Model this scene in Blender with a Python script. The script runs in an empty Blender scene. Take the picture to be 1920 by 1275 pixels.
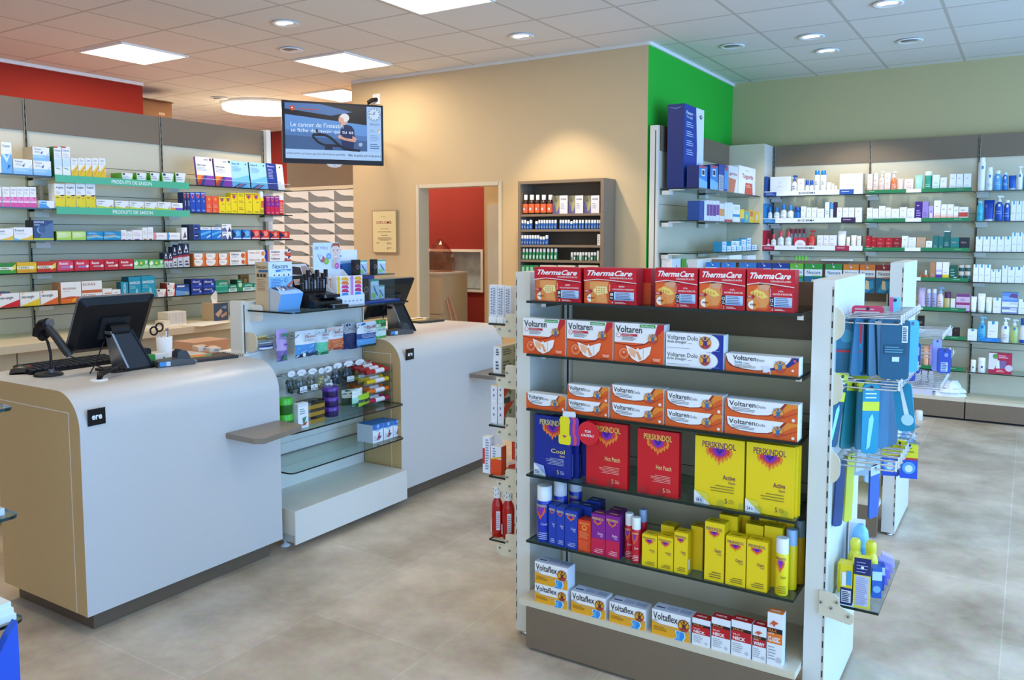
import bpy, math, random
from mathutils import Vector, Matrix
random.seed(7)
R90 = math.pi / 2
SC = bpy.context.scene
COL = SC.collection

# ------------------------------------------------------------------ camera
CAM_H = 1.6
FPX, CYP, YAW, PITCH, ROLL = 1545.95, 567.5, 0.56127, 0.080114, 0.0008
_f = Vector((-math.sin(YAW) * math.cos(PITCH), math.cos(YAW) * math.cos(PITCH), -math.sin(PITCH)))
_r = Vector((math.cos(YAW), math.sin(YAW), 0))
_d = _f.cross(_r)
_c, _s = math.cos(ROLL), math.sin(ROLL)
_r2 = _c * _r + _s * _d
_d2 = -_s * _r + _c * _d
CAMP = Vector((0, 0, CAM_H))
cd = bpy.data.cameras.new('camera')
cam = bpy.data.objects.new('camera', cd)
COL.objects.link(cam)
rot = Matrix((_r2, -_d2, -_f)).transposed()
cam.matrix_world = Matrix.Translation(CAMP) @ rot.to_4x4()
cd.sensor_width = 36
cd.lens = FPX / 1920 * 36
cd.shift_y = -(637.5 - CYP) / 1920
cd.clip_start = 0.05
SC.camera = cam

# ------------------------------------------------------------------ light
SC.view_settings.view_transform = 'Standard'
SC.view_settings.look = 'None'
SC.view_settings.exposure = 0.0
SC.view_settings.gamma = 1.0
SC.view_settings.use_curve_mapping = False
SC.cycles.use_denoising = True
SC.cycles.max_bounces = 6
SC.cycles.transparent_max_bounces = 24
SC.cycles.sample_clamp_indirect = 6.0
SC.cycles.caustics_reflective = False
SC.cycles.caustics_refractive = False
wd = bpy.data.worlds.new('daylight')
SC.world = wd
wd.use_nodes = True
wd.node_tree.nodes['Background'].inputs[0].default_value = (0.62, 0.80, 1.0, 1)
wd.node_tree.nodes['Background'].inputs[1].default_value = 0.9
HC = 3.155                                   # ceiling height

def area(name, loc, size, power, col, rot=(0, 0, 0), spread=math.pi):
 l = bpy.data.lights.new(name, 'AREA')
 l.shape = 'RECTANGLE'
 l.size, l.size_y = size
 l.energy = power
 l.color = col
 l.spread = spread
 o = bpy.data.objects.new(name, l)
 COL.objects.link(o)
 o.location = loc
 o.rotation_euler = rot
 return o

WARM = (1.0, 0.83, 0.62)
NEUT = (1.0, 0.93, 0.84)
# daylight from the shop windows along the +X side and behind the camera
area('window_daylight', (3.6, 3.2, 1.45), (2.4, 9.0), 510, (0.19, 0.48, 1.0), (0, R90, 0))
area('entrance_daylight', (0.6, -2.6, 1.6), (4.5, 2.4), 60, (0.62, 0.80, 1.0), (R90, 0, 0))
# ceiling panels and added lamps: (x, y) centres; the ones in view get a real fitting further down
PANELS_SEEN = [(-6.53, 4.35), (-5.27, 5.55), (-3.37, 4.35), (-6.5, 6.82), (-9.4, 6.0)]
ADDED_LAMPS = [(-4.6, 1.9), (-2.4, 1.9), (-0.2, 1.9), (-0.2, 4.3), (1.7, 4.3), (1.7, 6.8), (-8.6, 7.6), (-5.3, 7.05)]  # unseen lamps added to brighten the shop floor, storeroom and doorway room
for i, (x, y) in enumerate(PANELS_SEEN + ADDED_LAMPS):
 area('panel_or_added_light', (x, y, HC - 0.03), (0.55, 0.55), 40 if x < -6.4 else 20 if x < -3 else 8, NEUT if x < -6.51 or x > -2 else WARM)

def spot(loc, aim, power, ang, col=WARM, blend=0.35):
 l = bpy.data.lights.new('downlight_beam', 'SPOT')
 l.energy = power
 l.color = col
 l.spot_size = ang
 l.spot_blend = blend
 l.shadow_soft_size = 0.04
 o = bpy.data.objects.new('downlight_beam', l)
 COL.objects.link(o)
 o.location = loc
 o.rotation_euler = (Vector(aim) - Vector(loc)).to_track_quat('-Z', 'Y').to_euler()

spot((-3.42, 5.58, 3.10), (-3.30, 6.2, 0.6), 85, 1.3, WARM, 0.6)
spot((-4.67, 4.33, 3.10), (-4.9, 4.5, 0.0), 45, 1.3)
spot((-1.52, 6.80, 3.10), (-1.6, 8.2, 1.2), 55, 1.2, NEUT)
spot((-1.52, 7.38, 3.10), (-1.2, 8.3, 1.2), 40, 1.2, NEUT)
spot((-0.88, 6.12, 3.10), (-0.9, 6.3, 0.0), 40, 1.4, NEUT)
spot((-5.25, 4.95, 3.10), (-5.1, 4.0, 1.4), 30, 1.4)

# ------------------------------------------------------------------ pixel helpers (plane intersections)
def ray(x, y):
 return (x - 960) * _r2 + (y - CYP) * _d2 + FPX * _f

def at(x, y, ax, val):
 v = ray(x, y)
 return CAMP + v * ((val - CAMP[ax]) / v[ax])

def topx(P):
 q = Vector(P) - CAMP
 w = q.dot(_f)
 return 960 + FPX * q.dot(_r2) / w, CYP + FPX * q.dot(_d2) / w

# ------------------------------------------------------------------ materials
_M = {}

def lin(h):
 h = (h or '#808080').lstrip('#')
 if len(h) == 3:
  h = ''.join(x * 2 for x in h)
 c = [int(h[i:i + 2], 16) / 255 for i in (0, 2, 4)]
 return tuple(x / 12.92 if x <= 0.04045 else ((x + 0.055) / 1.055) ** 2.4 for x in c) + (1,)

def M(h, rough=0.45, metal=0.0):
 k = (h, rough, metal)
 if k not in _M:
  m = bpy.data.materials.new('paint_' + h.strip('#'))
  m.use_nodes = True
  b = m.node_tree.nodes['Principled BSDF']
  b.inputs['Base Color'].default_value = lin(h)
  b.inputs['Roughness'].default_value = rough
  b.inputs['Metallic'].default_value = metal
  _M[k] = m
 return _M[k]

def speckled(name, h, amount=0.06, scale=60, rough=0.5, bump=0.0):
 m = bpy.data.materials.new(name)
 m.use_nodes = True
 nt = m.node_tree
 b = nt.nodes['Principled BSDF']
 tc = nt.nodes.new('ShaderNodeTexCoord')
 n = nt.nodes.new('ShaderNodeTexNoise')
 n.inputs['Scale'].default_value = scale
 n.inputs['Detail'].default_value = 4
 mx = nt.nodes.new('ShaderNodeMix')
 mx.data_type = 'RGBA'
 c = lin(h)
 mx.inputs['A'].default_value = tuple(x * (1 - amount) for x in c[:3]) + (1,)
 mx.inputs['B'].default_value = tuple(min(1, x * (1 + amount)) for x in c[:3]) + (1,)
 nt.links.new(tc.outputs['Object'], n.inputs['Vector'])
 nt.links.new(n.outputs['Fac'], mx.inputs['Factor'])
 nt.links.new(mx.outputs['Result'], b.inputs['Base Color'])
 b.inputs['Roughness'].default_value = rough
 if bump:
  bp = nt.nodes.new('ShaderNodeBump')
  bp.inputs['Strength'].default_value = bump
  bp.inputs['Distance'].default_value = 0.002
  nt.links.new(n.outputs['Fac'], bp.inputs['Height'])
  nt.links.new(bp.outputs['Normal'], b.inputs['Normal'])
 return m

def clear(name, h, gloss=0.12, alpha=1.0):
 """see-through sheet: tinted transparency under a fresnel reflection"""
 m = bpy.data.materials.new(name)
 m.use_nodes = True
 nt = m.node_tree
 nt.nodes.clear()
 out = nt.nodes.new('ShaderNodeOutputMaterial')
 tr = nt.nodes.new('ShaderNodeBsdfTransparent')
 tr.inputs[0].default_value = lin(h)
 gl = nt.nodes.new('ShaderNodeBsdfGlossy')
 gl.inputs['Roughness'].default_value = 0.03
 lw = nt.nodes.new('ShaderNodeLayerWeight')
 lw.inputs['Blend'].default_value = 0.5
 pw = nt.nodes.new('ShaderNodeMath')
 pw.operation = 'POWER'
 pw.inputs[1].default_value = 4.0
 ad = nt.nodes.new('ShaderNodeMath')
 ad.operation = 'MULTIPLY_ADD'
 ad.inputs[1].default_value = 0.75
 ad.inputs[2].default_value = gloss * 0.6
 ad.use_clamp = True
 nt.links.new(lw.outputs['Facing'], pw.inputs[0])
 nt.links.new(pw.outputs[0], ad.inputs[0])
 mx = nt.nodes.new('ShaderNodeMixShader')
 nt.links.new(ad.outputs[0], mx.inputs[0])
 nt.links.new(tr.outputs[0], mx.inputs[1])
 nt.links.new(gl.outputs[0], mx.inputs[2])
 nt.links.new(mx.outputs[0], out.inputs[0])
 return m

def emit(name, h, strength):
 m = bpy.data.materials.new(name)
 m.use_nodes = True
 nt = m.node_tree
 b = nt.nodes['Principled BSDF']
 b.inputs['Base Color'].default_value = (0.02, 0.02, 0.02, 1)
 b.inputs['Emission Color'].default_value = lin(h)
 b.inputs['Emission Strength'].default_value = strength
 b.inputs['Specular IOR Level'].default_value = 0.12
 return m

def floor_mat():
 m = bpy.data.materials.new('vinyl_stone_tiles')
 m.use_nodes = True
 nt = m.node_tree
 b = nt.nodes['Principled BSDF']
 tc = nt.nodes.new('ShaderNodeTexCoord')
 mp = nt.nodes.new('ShaderNodeMapping')
 mp.inputs['Rotation'].default_value = (0, 0, R90)
 mp.inputs['Location'].default_value = (0.55, 0.035, 0)
 br = nt.nodes.new('ShaderNodeTexBrick')
 br.offset = 0.5
 br.inputs['Scale'].default_value = 1
 br.inputs['Mortar Size'].default_value = 0.0022
 br.inputs['Mortar Smooth'].default_value = 0.1
 br.inputs['Brick Width'].default_value = 1.25
 br.inputs['Row Height'].default_value = 0.62
 br.inputs['Color1'].default_value = lin('#ebdfcf')
 br.inputs['Color2'].default_value = lin('#e1d4c2')
 br.inputs['Mortar'].default_value = lin('#f4ede4')
 n1 = nt.nodes.new('ShaderNodeTexNoise')
 n1.inputs['Scale'].default_value = 2.2
 n1.inputs['Detail'].default_value = 7
 n1.inputs['Roughness'].default_value = 0.62
 n2 = nt.nodes.new('ShaderNodeTexNoise')
 n2.inputs['Scale'].default_value = 28
 n2.inputs['Detail'].default_value = 5
 r1 = nt.nodes.new('ShaderNodeValToRGB')
 r1.color_ramp.elements[0].position = 0.3
 r1.color_ramp.elements[0].color = lin('#b9ae9f')
 r1.color_ramp.elements[1].position = 0.72
 r1.color_ramp.elements[1].color = lin('#fffaf2')
 mu = nt.nodes.new('ShaderNodeMix')
 mu.data_type = 'RGBA'
 mu.blend_type = 'MULTIPLY'
 mu.inputs['Factor'].default_value = 1
 mu2 = nt.nodes.new('ShaderNodeMix')
 mu2.data_type = 'RGBA'
 mu2.blend_type = 'OVERLAY'
 mu2.inputs['Factor'].default_value = 0.16
 L = nt.links.new
 L(tc.outputs['Object'], mp.inputs['Vector'])
 L(mp.outputs[0], br.inputs['Vector'])
 L(tc.outputs['Object'], n1.inputs['Vector'])
 L(tc.outputs['Object'], n2.inputs['Vector'])
 L(n1.outputs['Fac'], r1.inputs[0])
 L(br.outputs['Color'], mu.inputs['A'])
 L(r1.outputs[0], mu.inputs['B'])
 L(mu.outputs['Result'], mu2.inputs['A'])
 L(n2.outputs['Color'], mu2.inputs['B'])
 L(mu2.outputs['Result'], b.inputs['Base Color'])
 b.inputs['Roughness'].default_value = 0.38
 b.inputs['Specular IOR Level'].default_value = 0.35
 return m

def ceiling_mat():
 m = bpy.data.materials.new('mineral_fibre_ceiling_tiles')
 m.use_nodes = True
 nt = m.node_tree
 b = nt.nodes['Principled BSDF']
 tc = nt.nodes.new('ShaderNodeTexCoord')
 mp = nt.nodes.new('ShaderNodeMapping')
 mp.inputs['Location'].default_value = (0.572 + 0.63 * 40, -4.615 + 0.62 * 40, 0)
 br = nt.nodes.new('ShaderNodeTexBrick')
 br.offset = 0
 br.inputs['Scale'].default_value = 1
 br.inputs['Mortar Size'].default_value = 0.012
 br.inputs['Mortar Smooth'].default_value = 0.0
 br.inputs['Brick Width'].default_value = 0.63
 br.inputs['Row Height'].default_value = 0.62
 br.inputs['Color1'].default_value = lin('#e6e2da')
 br.inputs['Color2'].default_value = lin('#e2ded6')
 br.inputs['Mortar'].default_value = lin('#c6c0b4')
 n = nt.nodes.new('ShaderNodeTexNoise')
 n.inputs['Scale'].default_value = 90
 bp = nt.nodes.new('ShaderNodeBump')
 bp.inputs['Strength'].default_value = 0.08
 L = nt.links.new
 L(tc.outputs['Object'], mp.inputs['Vector'])
 L(mp.outputs[0], br.inputs['Vector'])
 L(tc.outputs['Object'], n.inputs['Vector'])
 L(n.outputs['Fac'], bp.inputs['Height'])
 L(br.outputs['Color'], b.inputs['Base Color'])
 L(bp.outputs['Normal'], b.inputs['Normal'])
 b.inputs['Roughness'].default_value = 0.9
 return m

CREAM = speckled('cream_laminate', '#dcd0b4', 0.02, 40, 0.42)
PALE = speckled('pale_powder_coat', '#e2dfd4', 0.015, 50, 0.38)
TAUPE = speckled('taupe_laminate', '#7c6a55', 0.05, 30, 0.5)
DARKTAUPE = speckled('dark_taupe_laminate', '#6a5845', 0.05, 30, 0.5)
PLASTER = speckled('beige_plaster', '#d0b88f', 0.02, 90, 0.85, 0.05)
PLASTER2 = speckled('sage_beige_plaster', '#c0b080', 0.02, 90, 0.85, 0.05)
ORANGE = speckled('orange_red_paint', '#9c1f03', 0.02, 90, 0.8, 0.03)
REDWALL = speckled('brick_red_paint', '#8a1d06', 0.02, 90, 0.8, 0.03)
GREEN = speckled('green_paint', '#1fb62e', 0.02, 90, 0.8, 0.03)
GLASS = clear('shelf_glass', '#ecf6f1', 0.06)
ACRYL = clear('clear_acrylic', '#f2f7f8', 0.04)
POLY = clear('clear_bag_film', '#e6edf0', 0.10)
EDGE = M('#0d2320', 0.15)
STEEL = M('#c9c9c6', 0.25, 1.0)
CHROME = M('#e4e6e8', 0.12, 1.0)
BLACK = M('#0e0f12', 0.42)
BLACK.node_tree.nodes['Principled BSDF'].inputs['Specular IOR Level'].default_value = 0.3
BLACKM = M('#1b1c1f', 0.6)
WHITE = M('#f1f1ee', 0.45)
SLOT = M('#2a2620', 0.6)

# ------------------------------------------------------------------ mesh collector
class MB:
 def __init__(s):
  s.v, s.f, s.mi, s.sm, s.mats = [], [], [], [], []

 def m(s, mat):
  if isinstance(mat, str):
   mat = M(mat)
  if mat not in s.mats:
   s.mats.append(mat)
  return s.mats.index(mat)

 def add(s, vs, fs, mat, smooth=False):
  k = len(s.v)
  i = s.m(mat)
  s.v.extend(tuple(v) for v in vs)
  for f in fs:
   s.f.append(tuple(k + j for j in f))
   s.mi.append(i)
   s.sm.append(smooth)

 def box(s, x0, x1, y0, y1, z0, z1, mat, front=None, top=None, side=None):
  vs = [(x, y, z) for z in (z0, z1) for y in (y0, y1) for x in (x0, x1)]
  s.add(vs, [(0, 1, 5, 4)], front or mat)
  s.add(vs, [(4, 5, 7, 6)], top or mat)
  s.add(vs, [(2, 0, 4, 6), (1, 3, 7, 5)], side or mat)
  s.add(vs, [(3, 2, 6, 7), (1, 0, 2, 3)], mat)

 def prism(s, pts, axis, a0, a1, mat, cap=None, smooth=False):
  """extrude a 2-D outline along an axis; pts are the two other axes in order"""
  n = len(pts)

  def P(p, a):
   q = list(p)
   q.insert(axis, a)
   return tuple(q)
  vs = [P(p, a0) for p in pts] + [P(p, a1) for p in pts]
  s.add(vs, [(i, (i + 1) % n, n + (i + 1) % n, n + i) for i in range(n)], mat, smooth)
  s.add(vs, [tuple(range(n)), tuple(range(2 * n - 1, n - 1, -1))], cap or mat)

 def lathe(s, prof, mat, cx=0, cy=0, cz=0, seg=16, sx=1, sy=1, axis=2, smooth=True):
  vs, fs = [], []
  for r, z in prof:
   for k in range(seg):
    a = 2 * math.pi * k / seg
    p = (r * math.cos(a) * sx, r * math.sin(a) * sy, z)
    if axis == 0:
     p = (z, p[0], p[1])
    elif axis == 1:
     p = (p[0], z, p[1])
    vs.append((p[0] + cx, p[1] + cy, p[2] + cz))
  for j in range(len(prof) - 1):
   for k in range(seg):
    a, b = j * seg + k, j * seg + (k + 1) % seg
    fs.append((a, b, b + seg, a + seg))
  s.add(vs, fs, mat, smooth)
  n = len(prof)
  s.add(vs, [tuple(range(seg - 1, -1, -1)), tuple(range((n - 1) * seg, n * seg))], mat)

 def tube(s, path, r, mat, seg=8):
  path = [Vector(p) for p in path]
  n = len(path)
  vs, fs = [], []
  up = None
  for i, p in enumerate(path):
   t = (path[min(i + 1, n - 1)] - path[max(i - 1, 0)]).normalized()
   if up is None:
    up = Vector((0, 0, 1)) if abs(t.z) < 0.9 else Vector((1, 0, 0))
   a = t.cross(up).normalized()
   bb = a.cross(t).normalized()
   up = bb
   for k in range(seg):
    w = 2 * math.pi * k / seg
    vs.append(p + a * (r * math.cos(w)) + bb * (r * math.sin(w)))
  for i in range(n - 1):
   for k in range(seg):
    x, y = i * seg + k, i * seg + (k + 1) % seg
    fs.append((x, y, y + seg, x + seg))
  s.add(vs, fs, mat, True)
  s.add(vs, [tuple(range(seg - 1, -1, -1)), tuple(range((n - 1) * seg, n * seg))], mat)

 def build(s, name, parent=None, loc=(0, 0, 0), rot=(0, 0, 0), bevel=0):
  me = bpy.data.meshes.new(name)
  me.from_pydata(s.v, [], s.f)
  for mt in s.mats:
   me.materials.append(mt)
  me.polygons.foreach_set('material_index', s.mi)
  me.polygons.foreach_set('use_smooth', s.sm)
  me.update()
  o = bpy.data.objects.new(name, me)
  COL.objects.link(o)
  o.location = loc
  o.rotation_euler = rot
  if parent:
   o.parent = parent
  if bevel:
   b = o.modifiers.new('edge', 'BEVEL')
   b.width = bevel
   b.segments = 3
   b.limit_method = 'ANGLE'
  return o

# ------------------------------------------------------------------ lettering and print on a face
_T = {}

def glyphs(t, bold=0.0):
 k = (t, bold)
 if k not in _T:
  cu = bpy.data.curves.new('lettering', 'FONT')
  cu.body = t
  cu.size = 1
  cu.resolution_u = 2
  cu.offset = bold
  o = bpy.data.objects.new('lettering', cu)
  me = o.to_mesh()
  vs = [(v.co.x, v.co.y) for v in me.vertices]
  fs = [tuple(p.vertices) for p in me.polygons]
  o.to_mesh_clear()
  bpy.data.objects.remove(o)
  bpy.data.curves.remove(cu)
  xs = [v[0] for v in vs] or [0]
  ys = [v[1] for v in vs] or [0]
  _T[k] = (vs, fs, min(xs), max(xs), min(ys), max(ys))
 return _T[k]

class Face:
 """a printable rectangle: o = lower-left corner, u to the right, v up, n outwards; sizes in metres, print in 0..1"""

 def __init__(s, mb, o, u, v, w, h, step=0.00022):
  s.mb, s.o, s.u, s.v, s.w, s.h = mb, Vector(o), Vector(u), Vector(v), w, h
  s.n = s.u.cross(s.v)
  s.k = 1
  s.step = step

 def P(s, a, b, k):
  return s.o + s.u * (a * s.w) + s.v * (b * s.h) + s.n * (s.step * k)

 def poly(s, pts, col):
  s.k += 1
  s.mb.add([s.P(a, b, s.k) for a, b in pts], [tuple(range(len(pts)))], col)

 def rect(s, a0, b0, a1, b1, col):
  s.poly([(a0, b0), (a1, b0), (a1, b1), (a0, b1)], col)

 def disc(s, a, b, r, col, n=20, sq=1.0, a0=0, a1=2 * math.pi):
  """r in parts of the height"""
  rr = r * s.h / s.w
  full = abs(a1 - a0 - 2 * math.pi) < 1e-6
  k = n if full else n + 1
  s.poly([(a + rr * math.cos(a0 + (a1 - a0) * i / n), b + r * sq * math.sin(a0 + (a1 - a0) * i / n)) for i in range(k)], col)

 def text(s, t, a0, b0, a1, b1, col, bold=0.0, shear=0.0, vert=False):
  """stretch the string to fill the box a0..a1, b0..b1"""
  vs, fs, x0, x1, y0, y1 = glyphs(t, bold)
  if not fs:
   return
  s.k += 1
  out = []
  for x, y in vs:
   q = (y - y0) / (y1 - y0)
   p = (x - x0) / (x1 - x0)
   if vert:
    out.append(s.P(a1 + (a0 - a1) * q, b0 + (b1 - b0) * p, s.k))
   else:
    out.append(s.P(a0 + (a1 - a0) * (p + shear * (q - 0.5)), b0 + (b1 - b0) * q, s.k))
  s.mb.add(out, fs, col)

 def lines(s, a0, b0, a1, b1, n, col, fill=0.45, right=False, seed=1):
  """small print: n thin rules of uneven length"""
  rg = random.Random(seed)
  d = (b1 - b0) / n
  for i in range(n):
   w = (a1 - a0) * rg.uniform(0.7, 1.0)
   y = b1 - d * (i + 0.5)
   x0 = a1 - w if right else a0
   s.rect(x0, y - d * fill / 2, x0 + w, y + d * fill / 2, col)

# ------------------------------------------------------------------ naming and labels
_SEEN = {}

def tag(o, label, cat, group=None, kind=None):
 n = len(label.replace(',', ' ').split())
 if label in _SEEN:
  print('DUPLICATE LABEL', label)
 if not 4 <= n <= 16:
  print('LABEL LENGTH', n, label)
 _SEEN[label] = 1
 o['label'] = label
 o['category'] = cat
 if group:
  o['group'] = group
 if kind:
  o['kind'] = kind
 return o

def empty(name, loc=(0, 0, 0), rz=0):
 o = bpy.data.objects.new(name, None)
 COL.objects.link(o)
 o.location = loc
 o.rotation_euler = (0, 0, rz)
 o.empty_display_size = 0.05
 return o

def struct(o):
 o['kind'] = 'structure'
 return o

ORD = 'first second third fourth fifth sixth seventh eighth ninth tenth eleventh twelfth thirteenth fourteenth fifteenth sixteenth seventeenth eighteenth nineteenth twentieth'.split()
ORD += ['twenty-' + x for x in ORD[:9]] + ['thirtieth']

def bx(name, parent, x0, x1, y0, y1, z0, z1, mat, bevel=0, **k):
 b = MB()
 b.box(x0, x1, y0, y1, z0, z1, mat, **k)
 return b.build(name, parent, bevel=bevel)

def rounded(x0, y0, x1, y1, r, n=5, corners=(1, 1, 1, 1)):
 """rounded rectangle outline, corners in order ll lr ur ul"""
 out = []
 for (cx, cy, a), on in zip(((x0 + r, y0 + r, math.pi), (x1 - r, y0 + r, 1.5 * math.pi), (x1 - r, y1 - r, 0), (x0 + r, y1 - r, 0.5 * math.pi)), corners):
  if on:
   out += [(cx + r * math.cos(a + R90 * i / n), cy + r * math.sin(a + R90 * i / n)) for i in range(n + 1)]
  else:
   out.append((x0 if cx == x0 + r else x1, y0 if cy == y0 + r else y1))
 return out
# ================================================================== the setting
def wall(name, boxes, mat, kind='structure'):
 b = MB()
 for q in boxes:
  b.box(*q, mat)
 return struct(b.build(name))

b = MB(); b.box(-13, 4.2, -4, 10.5, -0.1, 0, floor_mat()); struct(b.build('floor'))
b = MB(); b.box(-13, 4.2, -4, 10.5, HC, HC + 0.1, ceiling_mat()); struct(b.build('ceiling'))
wall('wall_left', [(-7.86, -7.71, -4, 5.216, 0, HC)], ORANGE)
wall('trim_1', [(-7.709, -7.69, -4, 5.216, HC - 0.03, HC - 0.001)], WHITE)
DX0, DX1, DZ = -5.01, -4.087, 2.066
WY = 6.285
wall('wall_middle', [(-5.855, DX0, WY, WY + 0.14, 0, HC), (DX1, -2.66, WY, WY + 0.14, 0, HC), (DX0, DX1, WY, WY + 0.14, DZ, HC)], PLASTER)
wall('trim_2', [(-5.855, -2.66, WY - 0.012, WY - 0.001, HC - 0.028, HC - 0.001)], PALE)
b = MB()
for q in ((DX0 - 0.03, DX0 + 0.004, WY - 0.008, WY + 0.15, 0, DZ + 0.03), (DX1 - 0.004, DX1 + 0.03, WY - 0.008, WY + 0.15, 0, DZ + 0.03), (DX0, DX1, WY - 0.008, WY + 0.15, DZ - 0.004, DZ + 0.03)):
 b.box(*q, speckled('door_frame_lacquer', '#d9ceb4', 0.02, 40, 0.4))
struct(b.build('door_1'))
wall('wall_inner', [(-2.76, -2.66, WY + 0.14, 8.49, 0, HC)], GREEN)
b = MB(); b.box(-2.661, -2.6585, WY + 0.001, WY + 0.14, 0, HC, GREEN); struct(b.build('trim_3'))
wall('trim_4', [(-2.6585, -2.64, WY, 8.489, HC - 0.028, HC - 0.001)], WHITE)
wall('wall_back', [(-2.76, 4.2, 8.49, 8.62, 0, HC)], PLASTER2)
wall('wall_storeroom', [(-13, -5.7, 8.62, 8.75, 0, HC)], REDWALL)
# room seen through the doorway: red wall with a frosted pass-through window, cream pier on its right
RY = 7.7
n0, n1 = at(780, 470, 1, RY), at(903, 541, 1, RY)
nx0, nx1, nz0, nz1 = n0.x, n1.x, at(850, 541, 1, RY).z, at(850, 472, 1, RY).z
wall('wall_doorway', [(-6.7, nx0, RY, RY + 0.12, 0, HC), (nx1, -4.6, RY, RY + 0.12, 0, HC), (nx0, nx1, RY, RY + 0.12, 0, nz0), (nx0, nx1, RY, RY + 0.12, nz1, HC)], REDWALL)
px1 = at(908, 450, 1, 7.2).x
wall('wall_pier', [(px1, -3.2, 7.2, 7.34, 0, HC)], PLASTER)
wall('trim_5', [(px1 + 0.06, px1 + 0.3, 7.17, 7.199, 0, 1.93)], PALE)
w = empty('window_1', ((nx0 + nx1) / 2, RY, nz0)); struct(w)
hw, hh = (nx1 - nx0) / 2, nz1 - nz0
b = MB()
for q in ((-hw - .03, hw + .03, -.02, .16, -.03, 0), (-hw - .03, hw + .03, -.02, .16, hh, hh + .03), (-hw - .03, -hw, -.02, .16, 0, hh), (hw, hw + .03, -.02, .16, 0, hh)):
 b.box(*q, PALE)
b.build('window_frame', w)
fm = speckled('frosted_patterned_glass', '#bccac8', 0.5, 9, 0.25)
b = MB(); b.box(-hw, hw, 0.12, 0.13, 0, hh, fm); b.build('window_pane', w)

# ------------------------------------------------------------------ ceiling fittings
LIGHTM = emit('luminous_panel', '#fff6e6', 3.2)
LAB = ['square ceiling panel light above the left shelving near the orange wall', 'square ceiling panel light above the wall television, touching the plaster wall line',
    'square ceiling panel light cut off by the top edge of the picture', 'square ceiling panel light half hidden behind the wall television', 'square ceiling panel light beyond the cardboard box in the storeroom']
for (x, y), l in zip(PANELS_SEEN, LAB):
 e = tag(empty('ceiling_light', (x, y, HC)), l, 'ceiling light', 'square ceiling panel lights')
 bx('diffuser', e, -0.295, 0.295, -0.295, 0.295, -0.012, -0.002, LIGHTM)
 b = MB()
 for q in ((-.312, .312, -.312, -.295), (-.312, .312, .295, .312), (-.312, -.295, -.295, .295), (.295, .312, -.295, .295)):
  b.box(*q, -0.014, -0.001, WHITE)
 b.build('frame', e)
rl = at(492, 203, 2, HC - 0.05)
e = tag(empty('round_ceiling_light', (rl.x, rl.y, HC)), 'large round glowing ceiling light hanging just behind the television', 'ceiling light')
b = MB(); b.lathe([(0.01, -0.085), (0.42, -0.085), (0.445, -0.075), (0.45, -0.02)], LIGHTM, seg=48); b.build('diffuser', e)
b = MB(); b.lathe([(0.451, -0.03), (0.46, -0.028), (0.46, -0.001), (0.445, -0.001)], WHITE, seg=48); b.build('rim', e)
area('round_light', (rl.x, rl.y, HC - 0.10), (0.8, 0.8), 60, NEUT)
DL = [(-4.67, 4.33, 1, 'lit recessed downlight nearest the top left of the television'), (-5.28, 4.95, 0, 'unlit recessed downlight between two square panels left of the television'), (-3.42, 5.58, 1, 'lit recessed downlight in front of the beige wall'),
   (-0.88, 6.12, 1, 'large lit downlight cut by the top edge of the picture'), (-1.52, 6.80, 1, 'lit tilted downlight, upper of the two near the back wall'), (-2.14, 6.79, 0, 'unlit downlight next to the green wall'),
   (-1.52, 7.38, 1, 'lit tilted downlight, lower of the two near the back wall'), (-0.89, 7.36, 0, 'unlit tilted downlight towards the blue lit ceiling corner'), (-7.78, 6.21, 0, 'unlit downlight beside the large round ceiling light')]
for x, y, on, l in DL:
 e = tag(empty('downlight', (x, y, HC)), l, 'downlight', 'recessed downlights')
 b = MB(); b.lathe([(0.072, -0.001), (0.098, -0.006), (0.1, -0.012), (0.085, -0.014), (0.068, -0.008)], WHITE, seg=28); b.build('rim', e)
 b = MB(); b.lathe([(0.001, -0.010), (0.055, -0.012), (0.066, -0.007)], LIGHTM if on else M('#8b8a84', 0.3), seg=24)
 o = b.build('lamp', e)
 o.rotation_euler = (0.12, 0, 0)

# ================================================================== shelving built against walls
def glass_shelf(parent, x0, x1, y0, y1, z, t=0.008, name='glass_shelf', mat=None):
 """y0 is the free edge"""
 b = MB()
 b.box(x0, x1, y0, y1, z - t, z, mat or GLASS, front=EDGE, side=EDGE)
 return b.build(name, parent)

def bracket(parent, x, y, z, d=0.16):
 b = MB()
 b.box(x - 0.045, x + 0.045, y - 0.06, y, z - 0.05, z - 0.008, PALE)
 b.box(x - 0.045, x + 0.045, y - d, y, z - 0.016, z - 0.0085, PALE)
 return b.build('bracket', parent)

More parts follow.
